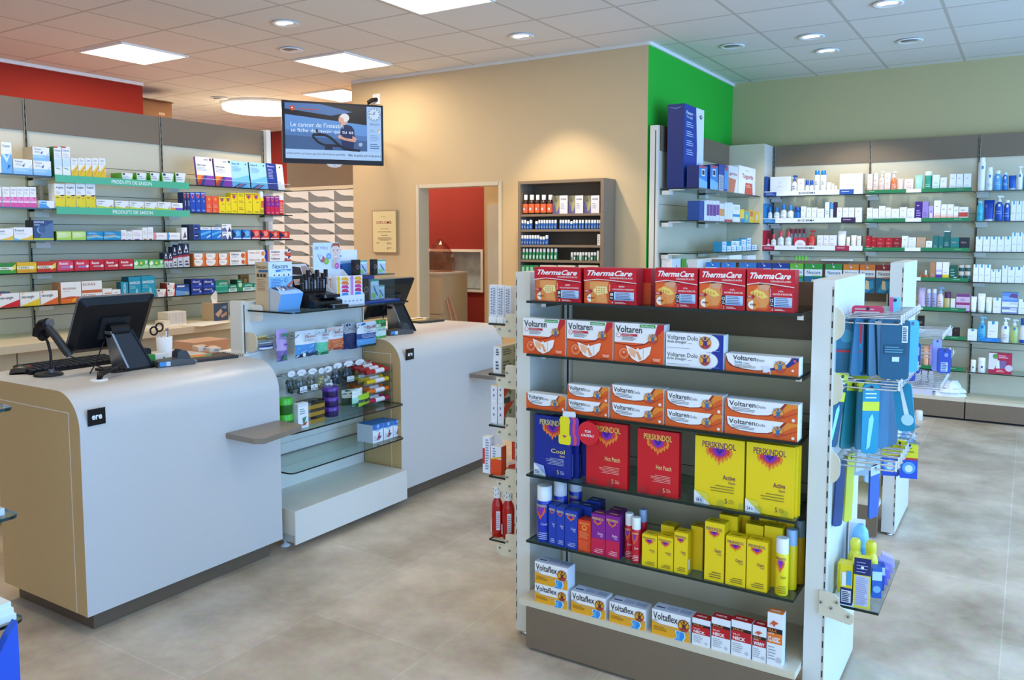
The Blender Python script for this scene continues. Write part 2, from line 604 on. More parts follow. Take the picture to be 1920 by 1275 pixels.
def wall_bay(name, label, loc, rz, W, zs, depth, ztop=2.45, zf=2.255, z0=0.0, seams=(), uprights=(1, 0), base=None, shelf_x=(0.0, 0.0)):
 e = tag(empty(name, loc, rz), label, 'shelving unit')
 b = MB()
 b.box(0.0, W, 0.0, 0.018, z0, zf, CREAM)
 for s in seams:
  b.box(0.0, W, -0.0006, 0.0, s - 0.0016, s + 0.0016, SLOT)
 b.build('back_panel', e)
 bx('fascia_panel', e, 0.012, W - 0.004, -0.012, 0.018, zf, ztop, TAUPE)
 for side, on in enumerate(uprights):
  if on:
   x = side * W + (0.0085 if side == 0 else -0.0085)
   b = MB()
   b.box(x - 0.008, x + 0.008, -0.016, 0.016, z0, ztop, M('#a39c88', 0.5))
   k = z0 + 0.03
   b.box(x - 0.005, x + 0.005, -0.0166, -0.016, z0, ztop, M('#4a453c', 0.6))
   while k < ztop - 0.05:
    b.box(x - 0.004, x + 0.004, -0.0172, -0.0166, k, k + 0.028, M('#15130f', 0.7))
    k += 0.05
   b.build('upright', e)
 for z in zs:
  g = glass_shelf(e, 0.004 - shelf_x[0], W - 0.004 + shelf_x[1], -depth, -0.005, z)
  bracket(g, 0.05, -0.02, z)
  if shelf_x[1]:
   bracket(g, W - 0.02, -0.02, z)
 if base:
  base(e, W)
 return e

# left wall: three bays facing the counters
LX, LF = -5.3, -5.0
LZ = [1.964, 1.772, 1.58, 1.389, 1.192]
LB = [1.82, 2.76, 3.70]
for i, y in enumerate(LB):
 wall_bay('shelving_unit', ['glass shelved wall unit cut by the picture edge beside the first counter', 'glass shelved wall unit carrying the two green season strips', 'glass shelved wall unit ending below the television'][i],
    (LX, y, 0), R90, 0.94, LZ, 0.30, z0=0.9, seams=(1.10, 1.30, 1.49, 1.68, 1.87, 2.06), uprights=(1, 1 if i == 2 else 0), shelf_x=(0, 0.03 if i == 2 else 0))
bx('trim_6', None, LX - 0.03, LX + 0.03, 4.655, 4.70, 0, 2.46, PALE)['kind'] = 'structure'
e = bx('worktop', None, LX + 0.002, -4.70, 1.5, 4.66, 0.962, 1.005, speckled('worktop_laminate', '#e3d3b6', 0.03, 30, 0.4), 0.003)
tag(e, 'long cream worktop under the left wall shelves', 'worktop')
for i, y in enumerate((1.5, 2.40, 3.30, 4.2)):
 W = 0.897 if i < 3 else 0.46
 e = tag(empty('base_cabinet', (-4.78, y, 0), R90), ['closed base cabinet under the worktop behind the mouse', 'closed base cabinet under the worktop behind the first monitor', 'closed base cabinet under the worktop behind the pen cup', 'narrow base cabinet at the far end of the worktop'][i], 'cabinet', 'base cabinets under the worktop')
 bx('body', e, 0.001, W, 0.019, 0.5, 0.08, 0.961, CREAM)
 bx('plinth', e, 0.0, W, 0.05, 0.45, 0, 0.08, TAUPE)
 d = bx('door', e, 0.003, W - 0.002, 0.0, 0.018, 0.085, 0.955, CREAM)
 b = MB(); b.tube([(W - .05, -.03, .55), (W - .05, -.03, .75)], 0.006, STEEL); b.build('handle', d)

# season strips on the middle bay and the far-end acrylic rail
STRIP = M('#4fb58c', 0.4)
for z, nm in ((1.964, 'upper'), (1.772, 'lower')):
 y0, y1 = at(104, 331, 0, LF + .01).y, at(355, 350, 0, LF + .01).y
 b = MB()
 b.box(0, y1 - y0, -0.006, 0, -0.034, 0.010, STRIP)
 f = Face(b, (0, -0.0062, -0.034), (1, 0, 0), (0, 0, 1), y1 - y0, 0.044)
 f.text('PRODUITS DE SAISON', 0.385, 0.22, 0.69, 0.76, '#eef7f1', 0.012)
 o = b.build('shelf_strip', None, (LF + 0.002, y0, z), (0, 0, R90))
 tag(o, 'green lettered season strip on the %s glass shelf of the left wall' % ('highest' if nm == 'upper' else 'second highest'), 'shelf sign', 'green season strips')

# right wall: bays of cosmetics
BY, BF = 8.42, 8.12
RZ = [1.985, 1.727, 1.467, 1.206, 0.945, 0.697, 0.424]

def right_base(e, W):
 bx('base_deck', e, 0.0, W, -0.36, -0.005, 0.165, 0.19, CREAM)
 bx('base_panel', e, 0.004, W - 0.004, -0.36, -0.345, 0.02, 0.165, TAUPE)
 bx('kick_board', e, 0.0, W, -0.33, -0.30, 0.0, 0.02, M('#14110e', 0.7))

RBX = [-2.21, -1.322, -0.43, 0.46]
for i, x in enumerate(RBX[:3] + [0.46]):
 wall_bay('cosmetics_shelving', ['cosmetics wall unit next to the green wall corner', 'cosmetics wall unit with green shelf strips, middle of the back wall', 'cosmetics wall unit of blue and white bottles at the picture edge', 'cosmetics wall unit continuing past the picture edge'][i],
    (x, BY, 0), 0, 0.89, RZ, 0.31, 2.49, 2.29, 0.19, (0.6, 1.0, 1.4, 1.8), (1, 1 if i == 3 else 0), right_base)

# green wall: two bays and the corner filler
GX, GF = -2.57, -2.24
for i, y in enumerate((6.33, 7.212)):
 wall_bay('side_shelving', ['glass shelved unit at the near end of the green wall', 'glass shelved unit at the corner end of the green wall'][i], (GX, y, 0), R90, 0.88, RZ, 0.33, 2.49, 2.29, 0.0, (1.3, 1.86), (0, 0))
e = tag(empty('shelving_end_post', (-2.60, 6.295, 0)), 'tall cream end post of the shelving along the green wall', 'post')
bx('post', e, -0.04, 0.03, -0.003, 0.03, 0, 2.49, PALE)
bx('slot_strip', e, 0.004, 0.012, -0.004, -0.003, 0.1, 2.45, M('#4a453c', 0.6))
cx0, cx1 = GX - 0.05, at(1431, 268.4, 2, 2.49).x
e = tag(empty('corner_filler', (0, 0, 0)), 'tall cream corner panel joining the two shelving walls', 'panel')
bx('front_panel', e, cx0, cx1, 8.10, 8.12, 0, 2.49, CREAM)
bx('return_panel', e, cx1 - 0.018, cx1, 8.12, 8.45, 0, 2.49, PALE)

# drawer cabinets of the storeroom
e = tag(empty('medicine_drawer_cabinet', (-7.98, 6.5, 0)), 'tall cabinet of wavy fronted medicine drawers behind the beige wall', 'drawer cabinet')
DW, DH = 0.384, 0.118
bx('carcass', e, -0.02, 5.32 * DW + 0.02, 0.012, 0.5, 0, 2.10, PALE)
bx('top_trim', e, -0.02, 5.32 * DW + 0.02, -0.004, 0.5, 2.105, 2.142, CREAM)
bx('upper_panel', e, 0.92, 5.32 * DW + 0.02, 0.02, 0.5, 2.142, 2.62, TAUPE)
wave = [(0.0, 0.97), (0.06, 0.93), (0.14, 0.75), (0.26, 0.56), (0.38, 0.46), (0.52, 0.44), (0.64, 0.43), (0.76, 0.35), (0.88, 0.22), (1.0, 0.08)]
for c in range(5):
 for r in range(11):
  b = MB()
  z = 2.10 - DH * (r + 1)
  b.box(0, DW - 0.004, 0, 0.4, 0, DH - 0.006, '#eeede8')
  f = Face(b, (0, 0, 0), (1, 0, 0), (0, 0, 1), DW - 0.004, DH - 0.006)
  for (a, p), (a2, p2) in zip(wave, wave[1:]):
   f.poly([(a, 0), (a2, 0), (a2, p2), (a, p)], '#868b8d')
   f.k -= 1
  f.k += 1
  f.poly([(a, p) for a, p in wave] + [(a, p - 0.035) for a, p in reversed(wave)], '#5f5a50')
  if r > 0:
   f.rect(0.79, 0.05, 0.96, 0.12, '#1c1b19')
  o = b.build('drawer', e, (c * DW + 0.3 * DW, 0, z))

# cardboard box on a tall cupboard beyond the orange wall
e = tag(empty('tall_cupboard', (-8.0, 5.28, 0)), 'tall store cupboard beyond the orange wall, mostly hidden', 'cupboard')
bx('body', e, -0.5, 0.12, 0.0, 0.7, 0, 2.78, CREAM)
bx('door', e, 0.12, 0.138, 0.01, 0.69, 0.08, 2.77, PALE)
KRAFT = M('#a9794f', 0.8)
e = tag(empty('cardboard_box', (-7.98, 5.30, 2.78)), 'brown open cardboard box on the cupboard beyond the orange wall', 'box')
b = MB(); b.box(-0.35, 0.06, 0.0, 0.40, 0, 0.27, KRAFT)
f = Face(b, (0.06, 0.0, 0), (0, 1, 0), (0, 0, 1), 0.40, 0.27); f.rect(0.6, 0.42, 0.78, 0.52, '#d9b48a')
b.build('carton_body', e)
for q in (((0.06, 0.0, 0.27), (0.06, 0.4, 0.27), (0.16, 0.36, 0.24), (0.16, 0.04, 0.24)), ((-0.35, 0.0, 0.27), (0.06, 0.0, 0.27), (0.04, -0.08, 0.20), (-0.33, -0.08, 0.20))):
 b = MB(); b.add(q, [(0, 1, 2, 3)], KRAFT); b.add([(p[0], p[1], p[2] - .004) for p in q], [(3, 2, 1, 0)], KRAFT); b.build('flap', e)

# ================================================================== television on its arm
tl, tr = ray(528, 187), ray(718, 198)
dL, dR = 7.30, 7.63
A = CAMP + tl * (dL / FPX); B = CAMP + tr * (dR / FPX)
# rays are scaled so that their depth along the lens axis is FPX
tw = math.hypot(B.x - A.x, B.y - A.y)
zt = (A.z + B.z) / 2
zb_ = (CAMP + ray(528, 304) * (dL / FPX)).z
th = zt - zb_
trz = math.atan2(B.y - A.y, B.x - A.x)
tv = tag(empty('television', (A.x, A.y, zb_), trz), 'black wall television showing a health advert and a clock', 'television')
bx('housing', tv, 0, tw, 0.0, 0.06, 0, th, BLACK, 0.004)
b = MB()
sx0, sx1, sz0, sz1 = 0.026 * tw, 0.978 * tw, 0.075 * th, 0.965 * th
b.box(sx0, sx1, -0.002, 0.0, sz0, sz1, BLACK)
f = Face(b, (sx0, -0.0022, sz0), (1, 0, 0), (0, 0, 1), sx1 - sx0, sz1 - sz0)
EM = {}

def glow(h, s=1.0):
 if (h, s) not in EM:
  EM[(h, s)] = emit('screen_' + h.strip('#'), h, s)
 return EM[(h, s)]

f.rect(0, 0, 1, 1, glow('#7fb2f0'))
f.rect(0, 0.17, 0.845, 1, glow('#0a0f1c'))
f.poly([(0, 0.89), (0, 1), (0.36, 1), (0.70, 0.885), (0.47, 0.80)], glow('#4a74b0'))
f.poly([(0, 0.17), (0.845, 0.17), (0.845, 0.655), (0, 0.79)], glow('#5e93d8'))
f.poly([(0, 0.17), (0.845, 0.17), (0.845, 0.36), (0, 0.42)], glow('#3c5f92'))
f.poly([(0, 0.42), (0.845, 0.36), (0.845, 0.45), (0, 0.52)], glow('#4c79b8'))
f.rect(0, 0, 1, 0.165, glow('#a6cbf5'))
f.rect(0.85, 0.165, 1, 1, glow('#9cc4f4'))
f.disc(0.078, 0.905, 0.048, glow('#c8553a')); f.disc(0.078, 0.905, 0.034, glow('#0c1524')); f.disc(0.078, 0.905, 0.03, glow('#c8553a')); f.disc(0.075, 0.91, 0.014, glow('#e8ddd8'))
f.lines(0.135, 0.875, 0.41, 0.915, 1, glow('#b5513c'))
# the man on the treadmill
f.poly([(0.58, 0.19), (0.70, 0.19), (0.715, 0.42), (0.71, 0.56), (0.68, 0.63), (0.62, 0.65), (0.57, 0.60), (0.56, 0.45), (0.575, 0.36)], glow('#14275c'))
f.poly([(0.565, 0.60), (0.60, 0.66), (0.64, 0.66), (0.64, 0.72), (0.58, 0.70)], glow('#c99a8c'))
f.disc(0.595, 0.735, 0.085, glow('#d6a899'), sq=1.15); f.disc(0.612, 0.775, 0.085, glow('#dfe0e6'), sq=0.9); f.disc(0.575, 0.725, 0.05, glow('#d6a899'), sq=1.1)
f.rect(0.555, 0.672, 0.575, 0.680, glow('#5a2a2a'))
f.poly([(0.69, 0.45), (0.735, 0.40), (0.72, 0.33), (0.60, 0.36), (0.54, 0.41), (0.56, 0.44), (0.62, 0.40), (0.69, 0.39)], glow('#cf9d8d'))
f.disc(0.56, 0.42, 0.035, glow('#d6a899'))

def band(f, pts, w, col):
 for (a, p), (a2, p2) in zip(pts, pts[1:]):
  dx, dy = (a2 - a) * f.w, (p2 - p) * f.h
  L = math.hypot(dx, dy) or 1
  ox, oy = -dy / L * w / f.w, dx / L * w / f.h
  f.poly([(a - ox, p - oy), (a2 - ox, p2 - oy), (a2 + ox, p2 + oy), (a + ox, p + oy)], col)
  f.k -= 1
 f.k += 1

band(f, [(0.28, 0.44), (0.40, 0.445), (0.46, 0.40), (0.53, 0.29), (0.60, 0.205), (0.68, 0.185), (0.77, 0.18)], 0.011, glow('#0b1020'))
band(f, [(0.56, 0.25), (0.48, 0.255), (0.39, 0.26), (0.33, 0.31), (0.275, 0.41), (0.29, 0.445)], 0.010, glow('#0b1020'))
f.rect(0.40, 0.17, 0.48, 0.265, glow('#141f3e'))
band(f, [(0.31, 0.53), (0.36, 0.46)], 0.012, glow('#0b1020'))
f.text('Le cancer de l’intestin', 0.055, 0.575, 0.595, 0.655, glow('#dbe9fb', 1.1))
f.text('se fiche de savoir qui tu es', 0.055, 0.46, 0.70, 0.545, glow('#dbe9fb', 1.1))
f.disc(0.775, 0.29, 0.036, glow('#b9d3f5')); f.disc(0.775, 0.29, 0.028, glow('#4c79b8')); band(f, [(0.765, 0.29), (0.772, 0.275), (0.788, 0.315)], 0.003, glow('#dbe9fb'))
f.text('autres partis ne livrent que des informations partielles.', 0.01, 0.06, 0.62, 0.115, glow('#16233f'))
f.text('Bâle: La police sort le lacrymo p', 0.645, 0.055, 0.995, 0.11, glow('#10182c'), 0.012)
f.disc(0.925, 0.86, 0.122, glow('#27416e'), 28); f.disc(0.925, 0.86, 0.115, glow('#c4dcf8'), 28)
for k in range(12):
 a = k * math.pi / 6
 f.disc(0.925 + 0.097 * f.h / f.w * math.sin(a), 0.86 + 0.097 * math.cos(a), 0.010, glow('#101a30'), 8)
band(f, [(0.925, 0.86), (0.867, 0.87)], 0.0022, glow('#0b1020')); band(f, [(0.925, 0.86), (0.922, 0.915)], 0.003, glow('#0b1020')); band(f, [(0.915, 0.84), (0.948, 0.93)], 0.001, glow('#0b1020'))
f.text('29/03/2019', 0.872, 0.655, 0.982, 0.69, glow('#16233f'))
f.text('11°c', 0.875, 0.53, 0.925, 0.575, glow('#16233f')); f.disc(0.965, 0.555, 0.022, glow('#d9a24a'), 10); f.disc(0.975, 0.535, 0.02, glow('#d5dde8'), 10)
f.lines(0.875, 0.36, 0.975, 0.48, 4, glow('#6d8fc4'), 0.3)
f.lines(0.875, 0.21, 0.98, 0.32, 3, glow('#34538c'), 0.35)
b.build('screen', tv)
b = MB(); b.prism([(0.42 * tw, 0.0), (0.58 * tw, 0.0), (0.555 * tw, -0.022), (0.52 * tw, -0.03), (0.48 * tw, -0.03), (0.445 * tw, -0.022)], 1, -0.004, 0.03, M('#b9bcc2', 0.3))
f = Face(b, (0.45 * tw, -0.0042, -0.024), (1, 0, 0), (0, 0, 1), 0.1 * tw, 0.02); f.text('JVC', 0.38, 0.25, 0.62, 0.75, '#2a2c30', 0.02)
b.build('logo_bar', tv)
inv = Matrix.Rotation(-trz, 3, 'Z')
wp = inv @ (Vector((-5.50, WY, zb_ + th / 2)) - Vector((A.x, A.y, zb_)))
b = MB(); b.tube([(tw * .55, 0.07, th / 2), (tw * .9, 0.25, th / 2), (wp.x, wp.y - 0.02, th / 2)], 0.022, BLACK); b.box(tw * .45, tw * .65, 0.06, 0.085, th * .3, th * .7, BLACK)
b.build('wall_arm', tv)
ow = at(706, 187, 1, WY - 0.006)
e = tag(empty('wall_socket', (ow.x, WY, ow.z)), 'white wall socket with a black plug above the television', 'socket')
bx('cover_plate', e, -0.045, 0.045, -0.012, -0.001, -0.045, 0.055, WHITE, 0.003)
b = MB(); b.tube([(0.01, -0.012, 0.0), (-0.01, -0.06, -0.01), (-0.05, -0.075, -0.035)], 0.02, BLACK); b.tube([(-0.05, -0.075, -0.035), (-0.065, -0.06, -0.10), (-0.06, -0.02, -0.22)], 0.006, BLACK)
b.build('plug', e)
# ================================================================== sales counters
CXF, CT = -3.135, 0.985
COUNTER = speckled('satin_white_laminate', '#cfccc7', 0.012, 30, 0.36)
ENDP = speckled('warm_lit_cream_laminate', '#d3b37e', 0.025, 30, 0.48)  # cream laminate, the warm light falling on it put into the colour

def counter(label, y0, y1, ledge):
 e = tag(empty('sales_counter', (CXF, y0, 0)), label, 'counter', 'sales counters')
 W = y1 - y0
 r, t = 0.15, 0.028
 arc = [(-r + r * math.sin(R90 * i / 10), CT - r + r * math.cos(R90 * i / 10)) for i in range(11)]
 out = [(-0.84, CT)] + arc + [(0, 0.08)]
 arc2 = [(-r + (r - t) * math.sin(R90 * i / 10), CT - r + (r - t) * math.cos(R90 * i / 10)) for i in range(11)]
 inn = [(-0.84, CT - t)] + arc2 + [(-t, 0.08)]
 b = MB()
 n = len(out)
 vs = [(p[0], y, p[1]) for y in (0.0, W) for p in out + inn]
 k = 2 * n
 b.add(vs, [(i + 1, i, k + i, k + i + 1) for i in range(n - 1)], COUNTER, True)
 b.add(vs, [(n + i, n + i + 1, k + n + i + 1, k + n + i) for i in range(n - 1)], COUNTER, True)
 b.add(vs, [(i, i + 1, n + i + 1, n + i) for i in range(n - 1)] + [(k + i + 1, k + i, k + n + i, k + n + i + 1) for i in range(n - 1)], ENDP)
 b.add(vs, [(0, n, k + n, k), (n - 1, k + n - 1, k + 2 * n - 1, 2 * n - 1)], COUNTER)
 b.build('curved_top', e)
 side = [(-0.64, 0.08), (-0.64, CT - t)] + [(p[0] - 0.0005, p[1] - 0.0005) for p in arc2] + [(-t - 0.0005, 0.08)]
 for yy, s in ((0.001, -1), (W - 0.019, 1)):
  b = MB()
  b.prism(side, 1, yy, yy + 0.018, ENDP)
  if s < 0:
   for q in ((-0.62, -0.075, CT - 0.085, CT - 0.081), (-0.079, -0.075, 0.081, CT - 0.085)):
    b.box(q[0], q[1], yy - 0.0008, yy, q[2], q[3], M('#efe8d8', 0.4))
  b.build('end_panel', e)
 bx('plinth', e, -0.62, -0.045, 0.05, W - 0.05, 0, 0.08, DARKTAUPE)
 bx('rear_panel', e, -0.64, -0.622, 0.02, W - 0.02, 0.08, CT - t - 0.001, CREAM)
 y = (at(181, 780, 0, CXF).y if y0 < 2 else at(768, 664, 0, CXF).y) - y0
 z = at(181, 781, 0, CXF).z if y0 < 2 else at(768, 664, 0, CXF).z
 b = MB()
 b.box(0.0005, 0.005, y - 0.038, y + 0.038, z - 0.033, z + 0.033, M('#0c0c0d', 0.25))
 f = Face(b, (0.0052, y - 0.038, z - 0.033), (0, 1, 0), (0, 0, 1), 0.076, 0.066)
 f.rect(0.955, 0, 1, 1, '#d7d7d2')
 f.text('ere', 0.2, 0.34, 0.76, 0.62, '#f3f3f0', 0.03)
 b.build('logo_plate', e)
 a0, a1 = ledge
 b = MB()
 b.prism([(0.001, a0 - y0), (0.20, a0 - y0 - 0.005), (0.235, a0 - y0 + 0.02), (0.19, a1 - y0 - 0.025), (0.165, a1 - y0), (0.001, a1 - y0)], 2, 0.665, 0.69, M('#8b7d6d', 0.4))
 b.build('bag_ledge', e)
 return e

counter('sales counter nearest the camera, with the scanner and mouse on top', 1.795, 2.812, (2.485, 2.80))
counter('sales counter at the far side of the sweets display', 3.745, 4.86, (4.45, 4.80))

# ================================================================== sweets display between the counters
DXB, DY0, DY1 = -3.43, 2.855, 3.735
e = tag(empty('display_unit', (DXB, DY0, 0)), 'pale glass shelved display unit standing between the two sales counters', 'display unit')
DW_ = DY1 - DY0
b = MB()
b.box(-0.02, 0.0, 0.0, DW_, 0.2, 1.262, PALE)
for z in (0.34, 0.47, 0.53, 0.72):
 b.box(0.0, 0.0006, 0, DW_, z - 0.0012, z + 0.0012, M('#9aa59f', 0.5))
b.build('back_panel', e)
for y in (-0.02, DW_ - 0.012):
 b = MB()
 b.box(-0.085, 0.004, y, y + 0.03, 0.03, 1.268, PALE)
 b.box(0.0045, 0.006, y + 0.012, y + 0.018, 0.05, 1.25, M('#57534a', 0.6))
 b.build('upright', e)
bx('base_box', e, -0.02, 0.335, 0.0, DW_ - 0.005, 0.09, 0.219, PALE, 0.002)
bx('base_front_panel', e, 0.335, 0.345, -0.003, DW_ - 0.002, 0.045, 0.219, PALE)
bx('base_side_panel', e, 0.19, 0.325, 0.003, 0.012, 0.05, 0.17, M('#c3c7c4', 0.45))
for x, y in ((0.21, 0.05), (0.21, DW_ - 0.06)):
 b = MB(); b.lathe([(0.026, 0.0), (0.026, 0.006), (0.008, 0.014), (0.008, 0.09)], M('#dfe5ea', 0.35), cx=x, cy=y, seg=14); b.build('foot', e)
GLASSX = 0.33

def disp_glass(z, x1, y0, y1, r):
 b = MB()
 pts = rounded(0.004, y0, x1, y1, r, 5, (0, 1, 1, 0))
 b.prism(pts, 2, z - 0.008, z, EDGE, cap=GLASS)
 return b.build('glass_shelf', e)

g1 = disp_glass(0.615, GLASSX, -0.01, DW_ + 0.005, 0.03)
g2 = disp_glass(0.412, GLASSX, -0.005, DW_ + 0.005, 0.03)
g3 = disp_glass(1.222, GLASSX, 0.02, 0.94, 0.02)
for g, z in ((g1, 0.615), (g2, 0.412)):
 bx('bracket', g, 0.0, 0.2, DW_ - 0.03, DW_ - 0.02, z - 0.03, z - 0.0085, STEEL)
b = MB(); b.prism(rounded(0.0, 1.165, 0.10, 1.25, 0.02, 5, (0, 1, 1, 0)), 1, 0.03, 0.036, PALE); b.build('bracket', g3)
RAIL = []
for z, yy0, yy1 in ((1.062, 0.03, 0.88), (0.852, 0.03, 0.84)):
 b = MB()
 b.box(0.0, 0.012, yy0, yy1, z - 0.02, z + 0.02, PALE)
 b.tube([(0.02, yy0, z), (0.02, yy1, z)], 0.007, STEEL)
 o = b.build('hook_rail', e)
 b = MB(); b.prism(rounded(0.0, z - 0.055, 0.09, z + 0.045, 0.04, 6, (0, 1, 1, 0)), 1, 0.0, 0.006, CREAM); b.build('end_plate', o)
 n = 11
 for k in range(n):
  y = yy0 + 0.04 + (yy1 - yy0 - 0.08) * k / (n - 1)
  b = MB(); b.tube([(0.012, y, z), (0.14, y, z + 0.004), (0.155, y, z + 0.018)], 0.003, CHROME, 6); b.build('hook', o)

# ================================================================== gondolas
GY = 2.736

def gondola(label, loc, W, D, hooks, deck=True):
 e = tag(empty('gondola_shelving', loc), label, 'shelving unit')
 H = 1.462
 for x0 in (0.0, W - 0.066):
  b = MB()
  b.box(x0, x0 + 0.066, 0, D, 0.015, H, PALE)
  for xx in ((x0 + 0.058, x0 + 0.064) if x0 else (x0 + 0.002, x0 + 0.007),):
   b.box(xx[0], xx[1], -0.0006, 0, 0.05, H - 0.02, M('#bdb7a8', 0.5))
   k = 0.06
   while k < H - 0.05:
    b.box(xx[0] + 0.001, xx[1] - 0.001, -0.0012, -0.0006, k, k + 0.022, SLOT)
    k += 0.05
  b.build('end_panel', e)
  b = MB(); b.lathe([(0.022, 0), (0.022, 0.008), (0.01, 0.012), (0.01, 0.02)], STEEL, cx=x0 + 0.033, cy=0.03, seg=12); b.build('foot', e)
 b = MB()
 b.box(0.066, W - 0.066, D / 2 - 0.012, D / 2 + 0.012, 0.1, 1.235, CREAM)
 for z in (0.46, 0.72, 0.97):
  b.box(0.066, W - 0.066, D / 2 - 0.0126, D / 2 - 0.012, z, z + 0.0024, SLOT)
 b.build('back_panel', e)
 bx('header_panel', e, 0.066, W - 0.066, D / 2 - 0.016, D / 2 + 0.016, 1.235, 1.44, DARKTAUPE)
 b = MB(); b.box(0.085, 0.115, D / 2 - 0.03, D / 2 - 0.0165, 0.1, 1.44, PALE); b.box(0.098, 0.106, D / 2 - 0.031, D / 2 - 0.03, 0.12, 1.42, SLOT); b.build('upright', e)
 b = MB(); b.box(W - 0.115, W - 0.085, D / 2 - 0.03, D / 2 - 0.0165, 0.1, 1.44, PALE); b.box(W - 0.106, W - 0.098, D / 2 - 0.031, D / 2 - 0.03, 0.12, 1.42, SLOT); b.build('upright', e)
 bx('base_deck', e, 0.07, W - 0.07, -0.088, D / 2 - 0.013, 0.172, 0.195, CREAM)
 bx('base_panel', e, 0.105, W - 0.075, -0.092, -0.07, 0.012, 0.171, TAUPE)
 bx('base_dark_board', e, 0.11, W - 0.08, -0.055, -0.04, 0.0, 0.012, M('#0f0d0b', 0.8))  # near-black board set back below the base panel
 return e

GX0, GW, GD = -1.704, 1.186, 0.55
GON = gondola('front gondola shelf stocked with pain relief packs, facing the camera', (GX0, GY, 0), GW, GD, True)
GSY = 2.672                                         # free edge of its shelves
GZ = [at(991.1, 563.8, 1, GSY).z, at(993, 663.5, 1, GSY).z, at(993.3, 766, 1, GSY).z, at(993.6, 889.8, 1, GSY).z, at(991.8, 1013.4, 1, GSY).z]
GGLASS = clear('smoked_shelf_glass', '#b9ccc4', 0.07)
for z in GZ:
 g = glass_shelf(GON, 0.088, GW - 0.088, GSY - GY, GD / 2 - 0.02, z, 0.009, mat=GGLASS)
 for x in (0.10, GW - 0.12):
  bx('bracket', g, x, x + 0.02, 0.03, GD / 2 - 0.03, z - 0.03, z - 0.0095, STEEL)
# small end shelves on the left flank, with riveted plates
LEZ = [1.249, 1.042, 0.829, 0.615, 0.347]
for k, z in enumerate(LEZ):
 g = glass_shelf(GON, -0.158, -0.003, 0.045, 0.50, z, 0.008, name='end_shelf')
 b = MB()
 out = [(-0.001, z - 0.052), (-0.001, z + 0.045), (-0.058, z + 0.045), (-0.066, z + 0.037), (-0.066, z - 0.009), (-0.11, z - 0.009), (-0.11, z - 0.03), (-0.09, z - 0.052)]
 b.prism(out, 1, 0.028, 0.034, CREAM)
 for x, zz in ((-0.012, z - 0.004), (-0.056, z + 0.012), (-0.045, z - 0.024), (-0.092, z - 0.02)):
  b.lathe([(0.005, 0.0235), (0.005, 0.028)], STEEL, cx=x, cz=zz, seg=8, axis=1)
  b.lathe([(0.0025, 0.0228), (0.0025, 0.0235)], SLOT, cx=x, cz=zz, seg=8, axis=1)
 b.build('bracket_plate', g)

def hook_rail(e, x, z, y0, y1, n, L, plate=True, up=0.02):
 """rail on a right flank with n double wire hooks pointing to +x"""
 b = MB()
 b.box(x + 0.001, x + 0.022, y0, y1, z - 0.012, z + 0.012, STEEL)
 o = b.build('hook_rail', e)
 if plate:
  b = MB()
  b.prism(rounded(x - 0.045, z - 0.06, x + 0.03, z + 0.055, 0.045, 7, (0, 1, 1, 0)), 1, y0 - 0.012, y0 - 0.004, CREAM)
  b.build('end_plate', o)
 for k in range(n):
  y = y0 + 0.03 + (y1 - y0 - 0.05) * k / (n - 1)
  b = MB()
  b.tube([(x + 0.02, y, z), (x + L - 0.02, y, z + 0.002), (x + L, y, z + up)], 0.003, CHROME, 6)
  b.tube([(x + 0.02, y, z + 0.018), (x + L - 0.01, y, z + 0.020)], 0.0022, CHROME, 6)
  b.box(x + L - 0.014, x + L - 0.010, y - 0.006, y + 0.006, z + 0.002, z + 0.032, M('#eef0f0', 0.3))
  b.build('hook', o)
 return o

HX = GW
HZ = [1.325, 1.118, 0.862]
for z in HZ:
 hook_rail(GON, HX, z, 0.02, 0.54, 9, 0.20)
g = glass_shelf(GON, HX + 0.003, HX + 0.155, 0.03, 0.535, 0.405, 0.009, name='end_shelf')
b = MB()
out = [(HX - 0.018, 0.375), (HX - 0.018, 0.455), (HX + 0.03, 0.452), (HX + 0.043, 0.44), (HX + 0.045, 0.416), (HX + 0.088, 0.396), (HX + 0.088, 0.372), (HX + 0.078, 0.362)]
b.prism(out, 1, -0.012, -0.005, CREAM)
for x, zz in ((HX - 0.012, 0.418), (HX + 0.036, 0.428), (HX + 0.02, 0.405), (HX + 0.072, 0.39)):
 b.lathe([(0.005, -0.017), (0.005, -0.012)], STEEL, cx=x, cz=zz, seg=8, axis=1)
 b.lathe([(0.0025, -0.0177), (0.0025, -0.017)], SLOT, cx=x, cz=zz, seg=8, axis=1)
b.build('bracket_plate', g)

G2Y, G2X0, G2W = 4.72, -1.738, 1.182
GON2 = gondola('second gondola shelf behind the front one, hung with plaster packs', (G2X0, G2Y, 0), G2W, 0.57, True)
bx('top_rail', GON2, 0.066, G2W - 0.066, 0.26, 0.31, 1.44, 1.458, speckled('wood_rail', '#8d7a63', 0.05, 30, 0.5))
for z in (1.065, 0.80):
 hook_rail(GON2, G2W, z, 0.03, 0.54, 8, 0.20)
hook_rail(GON2, G2W, 0.93, 0.30, 0.54, 2, 0.22, plate=False)
for z in (0.42, 0.78, 1.12):
 glass_shelf(GON2, 0.088, G2W - 0.088, -0.06, 0.265, z, 0.009)

